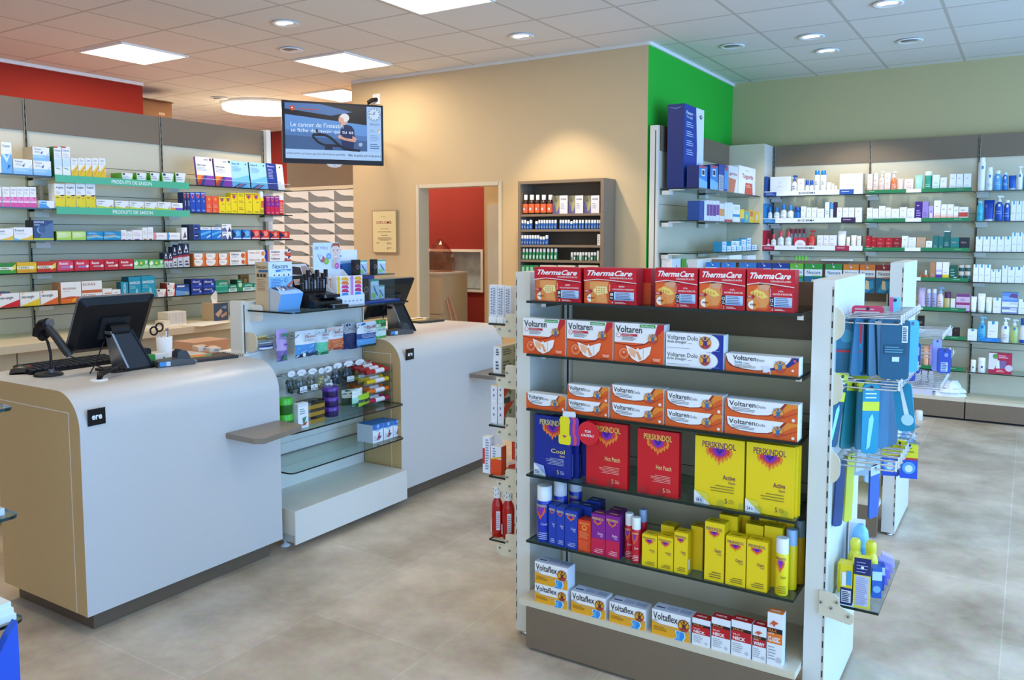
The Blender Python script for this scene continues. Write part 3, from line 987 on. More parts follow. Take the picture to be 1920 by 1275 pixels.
# ================================================================== bookcase on the beige wall
BKY = 6.06
q0, q1 = at(971, 341, 1, BKY), at(1132.5, 334, 1, BKY)
BX0, BX1, BZT = q0.x, q1.x, 2.07
bk = tag(empty('remedy_bookcase', (BX0, BKY, 0)), 'brown open bookcase of remedy bottles against the beige wall', 'bookcase')
BW = BX1 - BX0
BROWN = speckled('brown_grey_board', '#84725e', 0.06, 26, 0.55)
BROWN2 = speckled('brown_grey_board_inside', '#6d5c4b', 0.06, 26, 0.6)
for x0, x1 in ((0, 0.025), (BW - 0.03, BW)):
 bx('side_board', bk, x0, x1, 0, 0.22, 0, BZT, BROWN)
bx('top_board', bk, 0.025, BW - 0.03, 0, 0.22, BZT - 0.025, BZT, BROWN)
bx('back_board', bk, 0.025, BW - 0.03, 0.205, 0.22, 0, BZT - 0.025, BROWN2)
BKZ = [at(1000, 401.5, 1, BKY).z, at(1000, 430, 1, BKY).z, at(1000, 459, 1, BKY).z, at(1000, 487, 1, BKY).z, 1.19]
for z in BKZ + [0.75, 0.1]:
 bx('shelf', bk, 0.026, BW - 0.031, 0.004, 0.203, z - 0.02, z, BROWN)

# diploma, doorway corner
d0, d1 = at(700, 474, 1, WY - 0.02), at(744, 394, 1, WY - 0.02)
e = tag(empty('framed_diploma', (d0.x, WY - 0.001, d0.z)), 'pale gold framed diploma hanging on the beige wall', 'picture')
w_, h_ = d1.x - d0.x, d1.z - d0.z
bx('backing', e, 0, w_, -0.028, 0, 0, h_, M('#b9ac86', 0.35, 0.4), 0.003)
b = MB(); b.box(0.008, w_ - 0.008, -0.030, -0.0285, 0.008, h_ - 0.008, M('#ecd9a0', 0.5))
f = Face(b, (0.008, -0.0302, 0.008), (1, 0, 0), (0, 0, 1), w_ - 0.016, h_ - 0.016)
f.text('DIPLOME', 0.17, 0.69, 0.82, 0.76, '#9c2b22', 0.005)
f.lines(0.38, 0.86, 0.62, 0.875, 1, '#8f845f')
for a0, y, a1 in ((0.32, 0.565, 0.70), (0.22, 0.49, 0.80), (0.37, 0.405, 0.66), (0.22, 0.345, 0.8), (0.22, 0.315, 0.83), (0.3, 0.285, 0.72)):
 f.rect(a0, y, a1, y + 0.013, '#a3956a')
f.lines(0.6, 0.19, 0.85, 0.24, 2, '#a3956a'); f.text('gmr', 0.62, 0.07, 0.82, 0.12, '#8f845f'); f.lines(0.15, 0.21, 0.33, 0.24, 1, '#a3956a')
b.build('certificate', e)
c0, c1 = at(785, 512, 1, 7.0), at(830, 512, 1, 7.0)
e = tag(empty('doorway_cabinet', (c1.x, 7.0, 0)), 'pale cabinet standing inside the doorway under the frosted window', 'cabinet')
bx('body', e, -0.55, 0, 0, 0.45, 0, c1.z - 0.02, CREAM)
bx('top', e, -0.56, 0.01, -0.012, 0.45, c1.z - 0.02, c1.z, PALE)
bx('door', e, -0.52, -0.01, -0.014, -0.001, 0.78, c1.z - 0.05, CREAM)
bx('lower_door', e, -0.52, -0.01, -0.014, -0.001, 0.06, 0.765, CREAM)
PB = clear('thin_plastic', '#e9c9c0', 0.12)
b = MB(); b.lathe([(0.16, 0.0), (0.17, 0.10), (0.14, 0.2), (0.08, 0.30), (0.02, 0.36)], PB, seg=9, smooth=False)
o = b.build('plastic_bag', None, (c1.x - 0.22, 7.25, c1.z)); tag(o, 'crumpled clear plastic bag on the cabinet inside the doorway', 'bag')
e = tag(empty('leaning_rods', (c1.x + 0.10, 7.08, 0)), 'pair of pale pink rods leaning beside the doorway cabinet', 'rod')
for k in (0, 1):
 b = MB(); b.tube([(0.20 + 0.07 * k, -0.03 + 0.05 * k, 0.0), (-0.088, -0.03 + 0.05 * k, 0.93 + 0.03 * k)], 0.010, M('#dba494', 0.4)); b.build('rod', e)

# ================================================================== display at the left edge of the picture
fx, fy = -2.41, 1.20
e = tag(empty('leaflet_stand', (-2.80, 0.2, 0)), 'glass shelved leaflet stand cut off by the left picture edge', 'display unit')
bx('back_panel', e, -0.03, 0, 0, 1.0, 0, 1.4, PALE)
bx('base', e, -0.03, 0.30, 0.05, 0.95, 0, 0.10, PALE)
FZ = [1.122, 0.812, 0.505]
for z in FZ:
 b = MB(); b.prism(rounded(0.0, 0.05, 0.39, 1.0, 0.03, 5, (0, 1, 1, 0)), 2, z - 0.009, z, EDGE, cap=GLASS); b.build('glass_shelf', e)
q = at(30, 1140, 0, fx - 0.05)
for k in range(3):
 b = MB(); b.box(-0.16, 0, -0.32, 0, 0, 0.018, '#dfeaf6', top='#f4f2ee')
 if k == 2:
  f = Face(b, (-0.16, -0.32, 0.0182), (1, 0, 0), (0, 1, 0), 0.16, 0.32); f.lines(0.5, 0.7, 0.9, 0.8, 2, '#b5484e')
 o = b.build('leaflet_pad', None, (fx - 0.015 - 0.003 * k, 1.18 - 0.005 * k, 0.505 + 0.0183 * k))
 tag(o, ['bottom white leaflet pad of the small stack on the left stand', 'middle white leaflet pad of the small stack on the left stand', 'top white leaflet pad with red print on the left stand'][k], 'leaflet', 'leaflet pads on the left stand')
b = MB(); b.box(-0.2, 0, -0.3, 0, 0, 0.02, '#c9d0d4', top='#b8c4c6')
f = Face(b, (-0.2, -0.3, 0.0203), (1, 0, 0), (0, 1, 0), 0.2, 0.3); f.poly([(0.3, 0.2), (0.9, 0.5), (0.8, 0.95), (0.35, 0.8)], '#e9ecec')
o = b.build('leaflet_pad', None, (fx - 0.03, 1.17, 0.812)); tag(o, 'grey and white leaflet on the middle shelf of the left stand', 'leaflet')
bxp = at(33, 1165, 0, -2.36)
b = MB()
zt_ = bxp.z
b.prism([(bxp.y, 0.0), (bxp.y, zt_), (bxp.y - 0.025, zt_ - 0.03), (bxp.y - 0.19, zt_ - 0.30), (bxp.y - 0.34, zt_ - 0.30), (bxp.y - 0.34, 0.0)], 0, -0.03, 0.0, '#1d4fc0')
f = Face(b, (0.0004, bxp.y - 0.34, 0.0), (0, 1, 0), (0, 0, 1), 0.34, zt_)
for a, p in ((0.62, 0.3), (0.70, 0.36), (0.80, 0.30), (0.86, 0.38)):
 f.poly([(a, p), (a + 0.03, p + 0.02), (a + 0.035, p + 0.28), (a + 0.01, p + 0.25)], '#6fa3ee')
o = b.build('brochure_dispenser', None, (-2.36, 0, 0)); tag(o, 'blue cardboard brochure dispenser with a slanted top at the left edge', 'dispenser')

# ================================================================== things on the counters

def monitor(label, loc, rz, W, H, tilt=0.42, lift=0.10):
 """screen faces local +y (the staff), the camera sees its back"""
 e = tag(empty('point_of_sale_monitor', loc, rz), label, 'monitor', 'point of sale monitors')
 ct, st = math.cos(tilt), math.sin(tilt)

 def T(x, y, z):                         # panel space -> local; the screen looks up at the staff, so its top leans to -y
  return (x, y * ct - z * st, lift + z * ct + y * st)
 b = MB()
 inset = 0.03
 fr = rounded(-W / 2, 0, W / 2, H, 0.018, 3)
 bk_ = rounded(-W / 2 + inset, inset, W / 2 - inset, H - inset, 0.018, 3)
 n = len(fr)
 vs = [T(x, 0.0, z) for x, z in fr] + [T(x, -0.014, z) for x, z in fr] + [T(x, -0.035, z) for x, z in bk_]
 b.add(vs, [tuple(range(n - 1, -1, -1)), tuple(range(2 * n, 3 * n))], BLACK)
 for j in (0, n):
  b.add(vs, [(j + i, j + (i + 1) % n, j + n + (i + 1) % n, j + n + i) for i in range(n)], BLACK if j else M('#6a6d70', 0.3))
 b.build('housing', e)
 b = MB()
 sq = rounded(-0.07, H * 0.28, 0.07, H * 0.66, 0.006, 2)
 n = len(sq)
 vs = [T(x, -0.035, z) for x, z in sq] + [T(x, -0.045, z) for x, z in sq]
 b.add(vs, [(i, (i + 1) % n, n + (i + 1) % n, n + i) for i in range(n)] + [tuple(range(n, 2 * n))], BLACKM)
 _, hy, hz = T(0, -0.065, H * 0.47)
 b.lathe([(0.032, -0.045), (0.032, 0.045)], BLACK, cx=0.0, cy=hy, cz=hz, seg=20, axis=0)
 b.build('mount_plate', e)
 b = MB()
 x0, x1, yb_ = 0.01, 0.135, hy - 0.035
 for dx, xb, mt in ((-0.05, x0, M('#8e8f90', 0.3, 0.6)), (0.05, x1, BLACK)):
  q = [(dx, hy + 0.02, hz), (dx, hy - 0.028, hz), (xb, yb_ - 0.03, 0.0), (xb, yb_ + 0.10, 0.0)]
  b.add(q + [(p[0] + 0.01, p[1], p[2]) for p in q], [(0, 1, 2, 3), (7, 6, 5, 4), (1, 0, 4, 5), (2, 1, 5, 6), (3, 2, 6, 7), (0, 3, 7, 4)], mt)
 q = [(-0.04, hy - 0.024, hz), (0.05, hy - 0.024, hz), (x1, yb_ - 0.026, 0.002), (x0 + 0.01, yb_ - 0.026, 0.002)]
 b.add(q + [(p[0], p[1] + 0.02, p[2]) for p in q], [(3, 2, 1, 0), (4, 5, 6, 7), (0, 1, 5, 4), (1, 2, 6, 5), (2, 3, 7, 6), (3, 0, 4, 7)], M('#14161c', 0.45))
 b.build('stand_arm', e)
 b = MB(); b.prism(rounded(-0.06, yb_ - 0.03, 0.15, yb_ + 0.14, 0.02, 4), 2, 0.0, 0.010, BLACK); b.build('stand_base', e)
 b = MB(); b.tube([T(-0.03, -0.04, H * .24), T(-0.06, -0.07, H * .10), (-0.10, hy, 0.06), (-0.16, hy - 0.04, 0.012)], 0.003, BLACKM, 6)
 b.tube([(0.02, yb_ - 0.035, 0.01), (-0.06, yb_ - 0.06, 0.03), (-0.14, yb_ - 0.07, 0.008)], 0.004, BLACKM, 6)
 b.build('cable', e)
 return e

# counter top things are placed on z = CT
MZ = CT
monitor('black monitor on the near counter, its back to the camera', (-3.665, 2.225, MZ), R90, 0.37, 0.29, 0.47, 0.095)
monitor('black monitor on the far counter behind the sweets display', (-3.565, 4.06, MZ), R90, 0.37, 0.29, 0.47, 0.095)
p = at(45, 700, 2, MZ)
b = MB()
prof = [(-0.055, 0.004), (-0.05, 0.022), (-0.02, 0.036), (0.015, 0.034), (0.045, 0.018), (0.055, 0.004)]
rows = []
for x, s in ((-0.031, 0.25), (-0.027, 0.75), (-0.012, 1.0), (0.012, 1.0), (0.027, 0.75), (0.031, 0.25)):
 rows.append([(yy * (0.9 + 0.1 * s), x, max(0.002, zz * s)) for yy, zz in prof])
vs = [v for r in rows for v in r]
n = len(prof)
b.add(vs, [(r * n + i, r * n + i + 1, (r + 1) * n + i + 1, (r + 1) * n + i) for r in range(5) for i in range(n - 1)], M('#3a322b', 0.35), True)
b.add([(v[0], v[1], 0) for v in rows[0]] + [(v[0], v[1], 0) for v in rows[-1]], [tuple(range(n)) + tuple(range(2 * n - 1, n - 1, -1))], BLACK)
b.tube([(0.018, -0.006, 0.0365), (0.036, -0.002, 0.029)], 0.0022, M('#d0301f', 0.3), 6)
o = b.build('computer_mouse', None, (p.x, p.y, MZ), (0, 0, 0.9)); tag(o, 'dark computer mouse with a red mark at the counter corner', 'mouse')
# keyboard
e = tag(empty('keyboard', (-3.83, 2.16, MZ), R90), 'black keyboard on the counter in front of the monitor', 'keyboard')
b = MB(); b.prism([(-0.075, 0.0), (0.075, 0.0), (0.075, 0.03), (-0.075, 0.012)], 0, -0.22, 0.22, BLACK); b.build('case', e)
b = MB()
for r in range(5):
 for c in range(15):
  x, y = -0.205 + c * 0.0285, -0.058 + r * 0.027
  z = 0.012 + (y + 0.075) * 0.12
  b.box(x - 0.0115, x + 0.0115, y - 0.011, y + 0.011, z, z + 0.008, M('#26272b', 0.5))
b.build('keys', e)
# scanner on its stand
p = at(91, 704, 2, MZ)
e = tag(empty('barcode_scanner', (p.x, p.y, MZ), 0.15), 'black barcode scanner resting in its goose neck stand', 'scanner')
b = MB(); b.lathe([(0.058, 0.0), (0.06, 0.006), (0.052, 0.013), (0.012, 0.017)], BLACKM, seg=28); b.build('stand_base', e)
b = MB(); b.lathe([(0.014, 0.014), (0.012, 0.03)], M('#55585c', 0.3), cx=0.02, seg=12); b.tube([(0.02, 0, 0.02), (0.02, 0, 0.10), (0.005, 0.0, 0.15), (-0.02, 0.0, 0.18)], 0.006, BLACK); b.build('stand_neck', e)
b = MB(); b.tube([(-0.05, -0.0, 0.175), (-0.045, 0.0, 0.20), (-0.02, 0.0, 0.225), (0.01, 0.0, 0.23)], 0.027, BLACK, 12); b.tube([(-0.035, 0, 0.17), (-0.005, 0, 0.185)], 0.02, BLACK, 10)
b.tube([(-0.015, 0.0, 0.232), (0.022, 0.012, 0.236)], 0.018, M('#6b6d70', 0.3), 10); b.build('scanner_head', e)
b = MB(); b.tube([(0.005, 0.0, 0.222), (0.03, 0.02, 0.175), (0.055, 0.04, 0.12), (0.068, 0.05, 0.095)], 0.018, M('#2b241e', 0.4), 12); b.tube([(0.066, 0.048, 0.10), (0.073, 0.054, 0.085)], 0.015, M('#2c3440', 0.4), 10)
b.build('scanner_handle', e)
b = MB(); b.tube([(0.072, 0.054, 0.085), (0.11, 0.10, 0.05), (0.17, 0.13, 0.03), (0.235, 0.10, 0.02), (0.255, 0.07, 0.01)], 0.003, BLACKM, 6); b.build('cable', e)
p = at(185, 713, 2, MZ)
e = tag(empty('cable_grommet', (p.x, p.y, MZ)), 'white cable grommet with black cables on the near counter', 'grommet')
b = MB(); b.lathe([(0.036, 0.0), (0.036, 0.005), (0.028, 0.007), (0.02, 0.003)], WHITE, seg=24); b.build('ring', e)
b = MB()
for k in range(4):
 b.tube([(-0.01 + 0.008 * k, 0.0, 0.002), (-0.02 + 0.015 * k, 0.01, 0.03), (-0.02, 0.06 + 0.02 * k, 0.035 + 0.006 * k), (-0.05, 0.13 + 0.01 * k, 0.018)], 0.0035, BLACK, 6)
b.build('cable', e)

def terminal(label, px, py, rz, L=0.17):
 p = at(px, py, 2, MZ)
 e = tag(empty('card_terminal', (p.x, p.y, MZ), rz), label, 'card terminal', 'card payment terminals')
 b = MB(); b.prism([(-0.04, 0.0), (-0.035, 0.028), (0.06, 0.036), (0.13, 0.026), (0.145, 0.010), (0.135, 0.0)], 1, -0.04, 0.04, M('#4c4a47', 0.35)); b.build('body', e)
 for y in (-0.036, 0.03):
  b = MB(); b.prism([(0.055, 0.03), (0.058, 0.062), (0.075, 0.075), (0.10, 0.07), (0.115, 0.045), (0.118, 0.026)], 1, y, y + 0.007, M('#3b3a3a', 0.3)); b.build('privacy_shield', e)
 b = MB(); b.prism([(0.118, 0.005), (0.147, 0.008), (0.147, 0.020), (0.122, 0.028)], 1, -0.038, 0.038, M('#9a9a98', 0.25, 0.5)); b.build('card_slot', e)
 b = MB(); b.box(-0.03, 0.0, -0.0412, -0.0402, 0.006, 0.026, '#3f8fd8'); b.box(0.0, 0.02, -0.0412, -0.0402, 0.006, 0.026, '#c9d6e2'); b.build('sticker', e)
 b = MB(); b.tube([(-0.04, 0.01, 0.012), (-0.09, 0.03, 0.006), (-0.13, 0.02, 0.004)], 0.004, BLACKM, 6); b.build('cable', e)

terminal('dark card terminal beside the green and white card box', 306, 687, R90 - 0.25)
terminal('dark card terminal under the far monitor behind the hanging bags', 734, 628, R90 - 0.25)
p = at(309, 667, 2, MZ)
e = tag(empty('pen_cup', (p.x, p.y, MZ)), 'white pen cup on the near counter', 'cup')
b = MB(); b.lathe([(0.036, 0.0), (0.040, 0.10), (0.037, 0.10), (0.033, 0.004)], WHITE, seg=24); b.build('cup', e)
e2 = tag(empty('scissors', (p.x - 0.012, p.y - 0.01, MZ + 0.006), 0.9), 'black handled scissors standing in the white pen cup', 'scissors')
b = MB(); b.tube([(0, 0, 0), (-0.012, 0.0, 0.10)], 0.004, STEEL, 6); b.tube([(0.006, 0, 0), (0.0, 0.0, 0.10)], 0.004, STEEL, 6); b.build('blades', e2)
for k, (x, z) in enumerate(((-0.033, 0.125), (-0.006, 0.143))):
 b = MB()
 ring = [(x + 0.017 * math.cos(t * 0.5236), 0, z + 0.021 * math.sin(t * 0.5236)) for t in range(13)]
 b.tube(ring, 0.005, BLACK, 6); b.build('finger_ring', e2)
for k, (dx, dy, c, l) in enumerate(((0.012, 0.006, '#b08a80', 'brown pen in the white pen cup'), (0.018, -0.004, '#eeeeee', 'white pen in the white pen cup'))):
 b = MB(); b.tube([(0, 0, 0), (dx * 0.5, dy * 0.6, 0.125)], 0.004, c, 8); b.tube([(dx * 0.5, dy * 0.6, 0.125), (dx * 0.56, dy * 0.68, 0.14)], 0.0025, '#55545a', 8)
 tag(b.build('pen', None, (p.x + dx, p.y + dy, MZ + 0.006)), l, 'pen', 'pens in the cup')
p = at(283, 676, 2, MZ)
b = MB(); b.prism(rounded(-0.03, 0.0, 0.03, 0.062, 0.012, 4), 1, -0.02, 0.02, BLACK); b.box(-0.004, 0.004, -0.0205, -0.0201, 0.02, 0.045, '#45464a')
tag(b.build('desk_stapler', None, (p.x - 0.03, p.y - 0.02, MZ), (0, 0, R90)), 'small black desk gadget standing beside the pen cup', 'gadget')
p = at(296, 681, 2, MZ)
e = tag(empty('card_box', (p.x, p.y, MZ), R90 - 0.1), 'green and white business card box in front of the pen cup', 'card box')
bx('holder', e, -0.055, -0.012, 0, 0.03, 0, 0.045, '#3f9a45'); b = MB(); b.box(-0.011, 0.055, 0.0, 0.03, 0, 0.044, WHITE)
f = Face(b, (-0.011, -0.0003, 0), (1, 0, 0), (0, 0, 1), 0.066, 0.044); f.disc(0.66, 0.55, 0.14, '#3c8f4a', sq=0.7); b.build('cards', e)

def tray(label, px, py, rz, cols):
 p = at(px, py, 2, MZ)
 e = tag(empty('writing_tray', (p.x, p.y, MZ), rz), label, 'tray', 'coin and writing trays')
 b = MB(); b.prism(rounded(-0.12, -0.09, 0.12, 0.09, 0.02, 4), 2, 0, 0.012, M('#24221f', 0.4)); b.build('tray', e)
 b = MB(); b.box(-0.105, 0.105, -0.075, 0.075, 0.0122, 0.0135, cols[0])
 f = Face(b, (-0.105, -0.075, 0.0138), (1, 0, 0), (0, 1, 0), 0.21, 0.15); f.poly([(0, 0.4), (0.5, 0.3), (0.75, 1), (0, 1)], cols[1]); f.poly([(0.1, 0.55), (0.45, 0.5), (0.55, 1), (0.1, 1)], cols[2])
 b.build('picture_mat', e)
 return p

tray('dark tray with an orange picture mat beside the notepad', 392, 672, R90 - 0.2, ('#4c3b2c', '#5f8f6d', '#e08a1e'))
p = tray('dark tray with a yellow picture mat on the far counter', 797, 603, R90 - 0.2, ('#3f4a3a', '#b9a76a', '#caa23a'))
b = MB(); b.box(-0.10, 0.10, -0.15, 0.15, 0.0, 0.004, '#f3f0ea')
tag(b.build('paper_sheet', None, (p.x - 0.14, p.y + 0.05, MZ), (0, 0, -0.2)), 'white paper sheet lying behind the tray on the far counter', 'paper')
b = MB(); b.tube([(-0.012, -0.07, 0.0), (0.012, 0.07, 0.0)], 0.005, BLACK, 8)
tag(b.build('pen', None, (p.x - 0.11, p.y + 0.03, MZ + 0.0095)), 'black pen lying on the paper of the far counter', 'pen')
p = at(462, 661, 2, MZ)
e = tag(empty('notepad', (p.x, p.y, MZ), R90 + 0.25), 'spiral notepad with loose papers at the end of the near counter', 'notepad')
bx('pages', e, -0.14, 0.13, -0.09, 0.09, 0.0, 0.012, '#efece6', 0.002)
b = MB(); b.box(-0.10, 0.15, -0.07, 0.10, 0.0125, 0.017, '#f4f1ea'); f = Face(b, (-0.10, -0.07, 0.0172), (1, 0, 0), (0, 1, 0), 0.25, 0.17); f.poly([(0.2, 0.3), (0.7, 0.25), (0.75, 0.7), (0.25, 0.75)], '#cdbb98'); f.poly([(0.3, 0.45), (0.65, 0.42), (0.66, 0.55), (0.3, 0.58)], '#6b5c4c'); b.build('loose_papers', e)
b = MB()
for k in range(14):
 b.tube([(-0.135, -0.08 + k * 0.0122, 0.002), (-0.147, -0.08 + k * 0.0122, 0.010), (-0.135, -0.08 + k * 0.0122, 0.018)], 0.0016, M('#4d4a48', 0.3), 5)
b.build('spiral_binding', e)
for k, (px_, py_) in enumerate(((377, 656), (398, 658))):
 p = at(px_, py_, 2, MZ)
 b = MB(); b.box(-0.03, 0.03, -0.055, 0.055, 0, 0.022, '#e6cdb8', front='#f3f2f0')
 f = Face(b, (-0.03, -0.0553, 0), (1, 0, 0), (0, 0, 1), 0.06, 0.022); f.lines(0.4, 0.25, 0.85, 0.75, 2, '#3f6aa8')
 tag(b.build('medicine_box', None, (p.x, p.y, MZ), (0, 0, R90 - 0.35)), ['small white and pink box lying behind the notepad, nearer the pen cup', 'small white and pink box lying behind the notepad, nearer the notepad'][k], 'box', 'small boxes behind the notepad')
# ================================================================== products: builders
def along(px, ax, val, z):
 """world coordinate along a shelf edge (plane ax=val, height z) seen at picture column px"""
 py = 600
 for _ in range(5):
  p = at(px, py, ax, val)
  q = Vector((p.x, p.y, z))
  q[ax] = val
  py = topx(q)[1]
 return p[1 - ax], py

class Shelf:
 def __init__(s, ax, val, z, phrase, group):
  s.ax, s.val, s.z, s.phrase, s.group, s.n = ax, val, z, phrase, group, 0
  s.rz = R90 if ax == 0 else 0

 def place(s, L, R, T, B=None):
  a, pa = along(L, s.ax, s.val, s.z)
  c, pc = along(R, s.ax, s.val, s.z)
  z0 = s.z if B is None else at(L, B, s.ax, s.val).z
  h = at(L, T, s.ax, s.val).z - z0
  m = (a + c) / 2
  loc = (m, s.val, z0) if s.ax == 1 else (s.val, m, z0)
  return abs(c - a), h, loc

 def name(s, o, desc, label, cat):
  """a label of its own, or one told from its twins on the same shelf once all stand there"""
  if label:
   tag(o, label, cat, s.group)
  else:
   PEND.setdefault((desc, s.phrase), []).append((o, cat, s.group))

PEND = {}

def settle_labels():
 for (desc, ph), l in PEND.items():
  for i, (o, cat, g) in enumerate(l):
   if len(l) == 1:
    t = '%s on %s' % (desc, ph)
   elif len(l) == 2:
    t = '%s, %s of two on %s' % (desc, ('left one', 'right one')[i], ph)
   else:
    t = '%s, %s%s from left on %s' % (desc, ORD[i], ' of ' + NUM[len(l)] if len(l) < 11 and len(desc.split()) + len(ph.split()) < 11 else '', ph)
   tag(o, t, cat, g)

NUM = 'zero one two three four five six seven eight nine ten'.split()

def ops(f, spec):
 for o in spec:
  k, a = o[0], o[1:]
  if k == 'r':
   f.rect(*a)
  elif k == 'p':
   f.poly(*a)
  elif k == 'c':
   f.disc(*a)
  elif k == 't':
   f.text(*a)
  elif k == 'l':
   f.lines(*a)

def carton(sh, L, R, T, body, desc, spec=None, B=None, depth=0.06, side=None, top=None, tilt=0, label=None, name='medicine_box', cat='box', sidespec=None, fn=None, dz=0, back=0, topspec=None, gap=0.97):
 w, h, loc = sh.place(L, R, T, B)
 w *= gap
 b = MB()
 b.box(-w / 2, w / 2, 0, depth, 0, h - 0.0008, body, top=top, side=side)
 f = Face(b, (-w / 2, 0, 0), (1, 0, 0), (0, 0, 1), w, h)
 if spec:
  ops(f, spec)
 if fn:
  fn(f)
 if sidespec:
  ops(Face(b, (w / 2, 0, 0), (0, 1, 0), (0, 0, 1), depth, h), sidespec)
 if topspec:
  ops(Face(b, (-w / 2, 0, h - 0.0008), (1, 0, 0), (0, 1, 0), w, depth), topspec)
 loc = list(loc)
 loc[sh.ax] += back if sh.ax == 1 else -back
 o = b.build(name, None, loc, (tilt, 0, sh.rz) if sh.ax == 1 or not tilt else (0, 0, 0))
 if tilt and sh.ax == 0:
  o.rotation_euler = (Matrix.Rotation(R90, 3, 'Z') @ Matrix.Rotation(tilt, 3, 'X')).to_euler()
 sh.name(o, desc, label, cat)
 return o

class CylFace(Face):
 """print wrapped on the front of an upright cylinder of radius r (front at -y), a in 0..1 covers +-80 degrees"""

 def __init__(s, mb, r, z0, h, sq=1.0):
  s.mb, s.r, s.z0, s.h, s.k, s.w, s.sq = mb, r, z0, h, 1, r * 2.79, sq

 def P(s, a, b, k):
  t = (a - 0.5) * 2.79
  r = s.r + 0.00025 * (k + 2)
  return Vector((r * math.sin(t), -r * math.cos(t) * s.sq, s.z0 + b * s.h))

 def rect(s, a0, b0, a1, b1, col):
  s.k += 1
  n = max(2, int(abs(a1 - a0) * 14))
  vs = [s.P(a0 + (a1 - a0) * i / n, b, s.k) for b in (b0, b1) for i in range(n + 1)]
  s.mb.add(vs, [(i, i + 1, n + 2 + i, n + 1 + i) for i in range(n)], col)

def bottle(sh, L, R, T, body, cap, desc, prof='bottle', capf=0.2, capr=0.55, spec=None, B=None, back=0, label=None, name='bottle', cat='bottle', mat=None, sq=0.8, seg=18, pump=False, rmul=1.0):
 """round container: body mesh plus cap child; capf = part of the height that is cap"""
 w, h, loc = sh.place(L, R, T, B)
 r = w / 2 * 0.96 * rmul
 hb = h * (1 - capf)
 bm = mat or M(body, 0.3)
 b = MB()
 if prof == 'can':
  pr = [(r * 0.93, 0), (r, 0.004), (r, hb - 0.004), (r * 0.93, hb)]
 elif prof == 'jar':
  pr = [(r * 0.9, 0), (r, 0.004), (r, hb * 0.92), (r * 0.92, hb)]
 elif prof == 'tube':
  pr = [(r * 0.98, 0), (r, 0.01), (r, hb)]
 else:
  pr = [(r * 0.92, 0), (r, 0.005), (r, hb * 0.78), (r * 0.86, hb * 0.88), (r * capr * 0.85, hb * 0.96), (r * capr * 0.8, hb)]
 if prof == 'tube':                       # flattened at the foot, cap at the bottom
  vs, fs = [], []
  for k, (zz, sy) in enumerate(((0.0, 0.9), (0.5, 0.55), (1.0, 0.06))):
   for i in range(seg):
    a = 2 * math.pi * i / seg
    vs.append((r * math.cos(a) * (0.86 + 0.14 * zz), r * math.sin(a) * sy, h * capf + zz * hb))
  fs = [(k * seg + i, k * seg + (i + 1) % seg, (k + 1) * seg + (i + 1) % seg, (k + 1) * seg + i) for k in range(2) for i in range(seg)]
  b.add(vs, fs + [tuple(range(2 * seg, 3 * seg))], bm, True)
  if spec:
   ops(Face(b, (-r * 0.9, -r * 0.62, h * capf), (1, 0, 0), (0, 0.18, 0.98), r * 1.8, hb), spec)
 else:
  b.lathe(pr, bm, seg=seg, sy=sq)
  if spec:
   ops(CylFace(b, r, 0, hb, sq), spec)
 loc = list(loc)
 loc[sh.ax] += (back + r * sq) if sh.ax == 1 else -(back + r * sq)
 o = b.build(name, None, loc, (0, 0, sh.rz))
 sh.name(o, desc, label, cat)
 c = MB()
 cr = r * capr
 if prof == 'tube':
  c.lathe([(r * 0.7, 0), (r * 0.78, 0.002), (r * 0.8, h * capf)], M(cap, 0.35), seg=seg, sy=0.9)
 elif pump:
  c.lathe([(cr, hb), (cr, hb + h * capf * 0.35), (cr * 0.45, hb + h * capf * 0.4), (cr * 0.4, hb + h * capf * 0.75)], M(cap, 0.35), seg=12)
  c.tube([(-cr * 0.9, 0, hb + h * capf * 0.88), (cr * 0.6, 0, hb + h * capf * 0.9), (cr * 2.0, 0, hb + h * capf * 0.78)], h * capf * 0.13 + 0.002, M(cap, 0.35), 8)
 else:
  c.lathe([(cr, hb - 0.0005), (cr * 1.02, hb + 0.002), (cr, h - 0.002), (cr * 0.9, h)], M(cap, 0.35), seg=seg, sy=sq if prof in ('can', 'jar') else 1)
 c.build('pump' if pump else 'cap', o)
 return o

# ------------------------------------------------------------------ pack artwork
RED, DRED = '#cf0d24', '#ab0a1d'

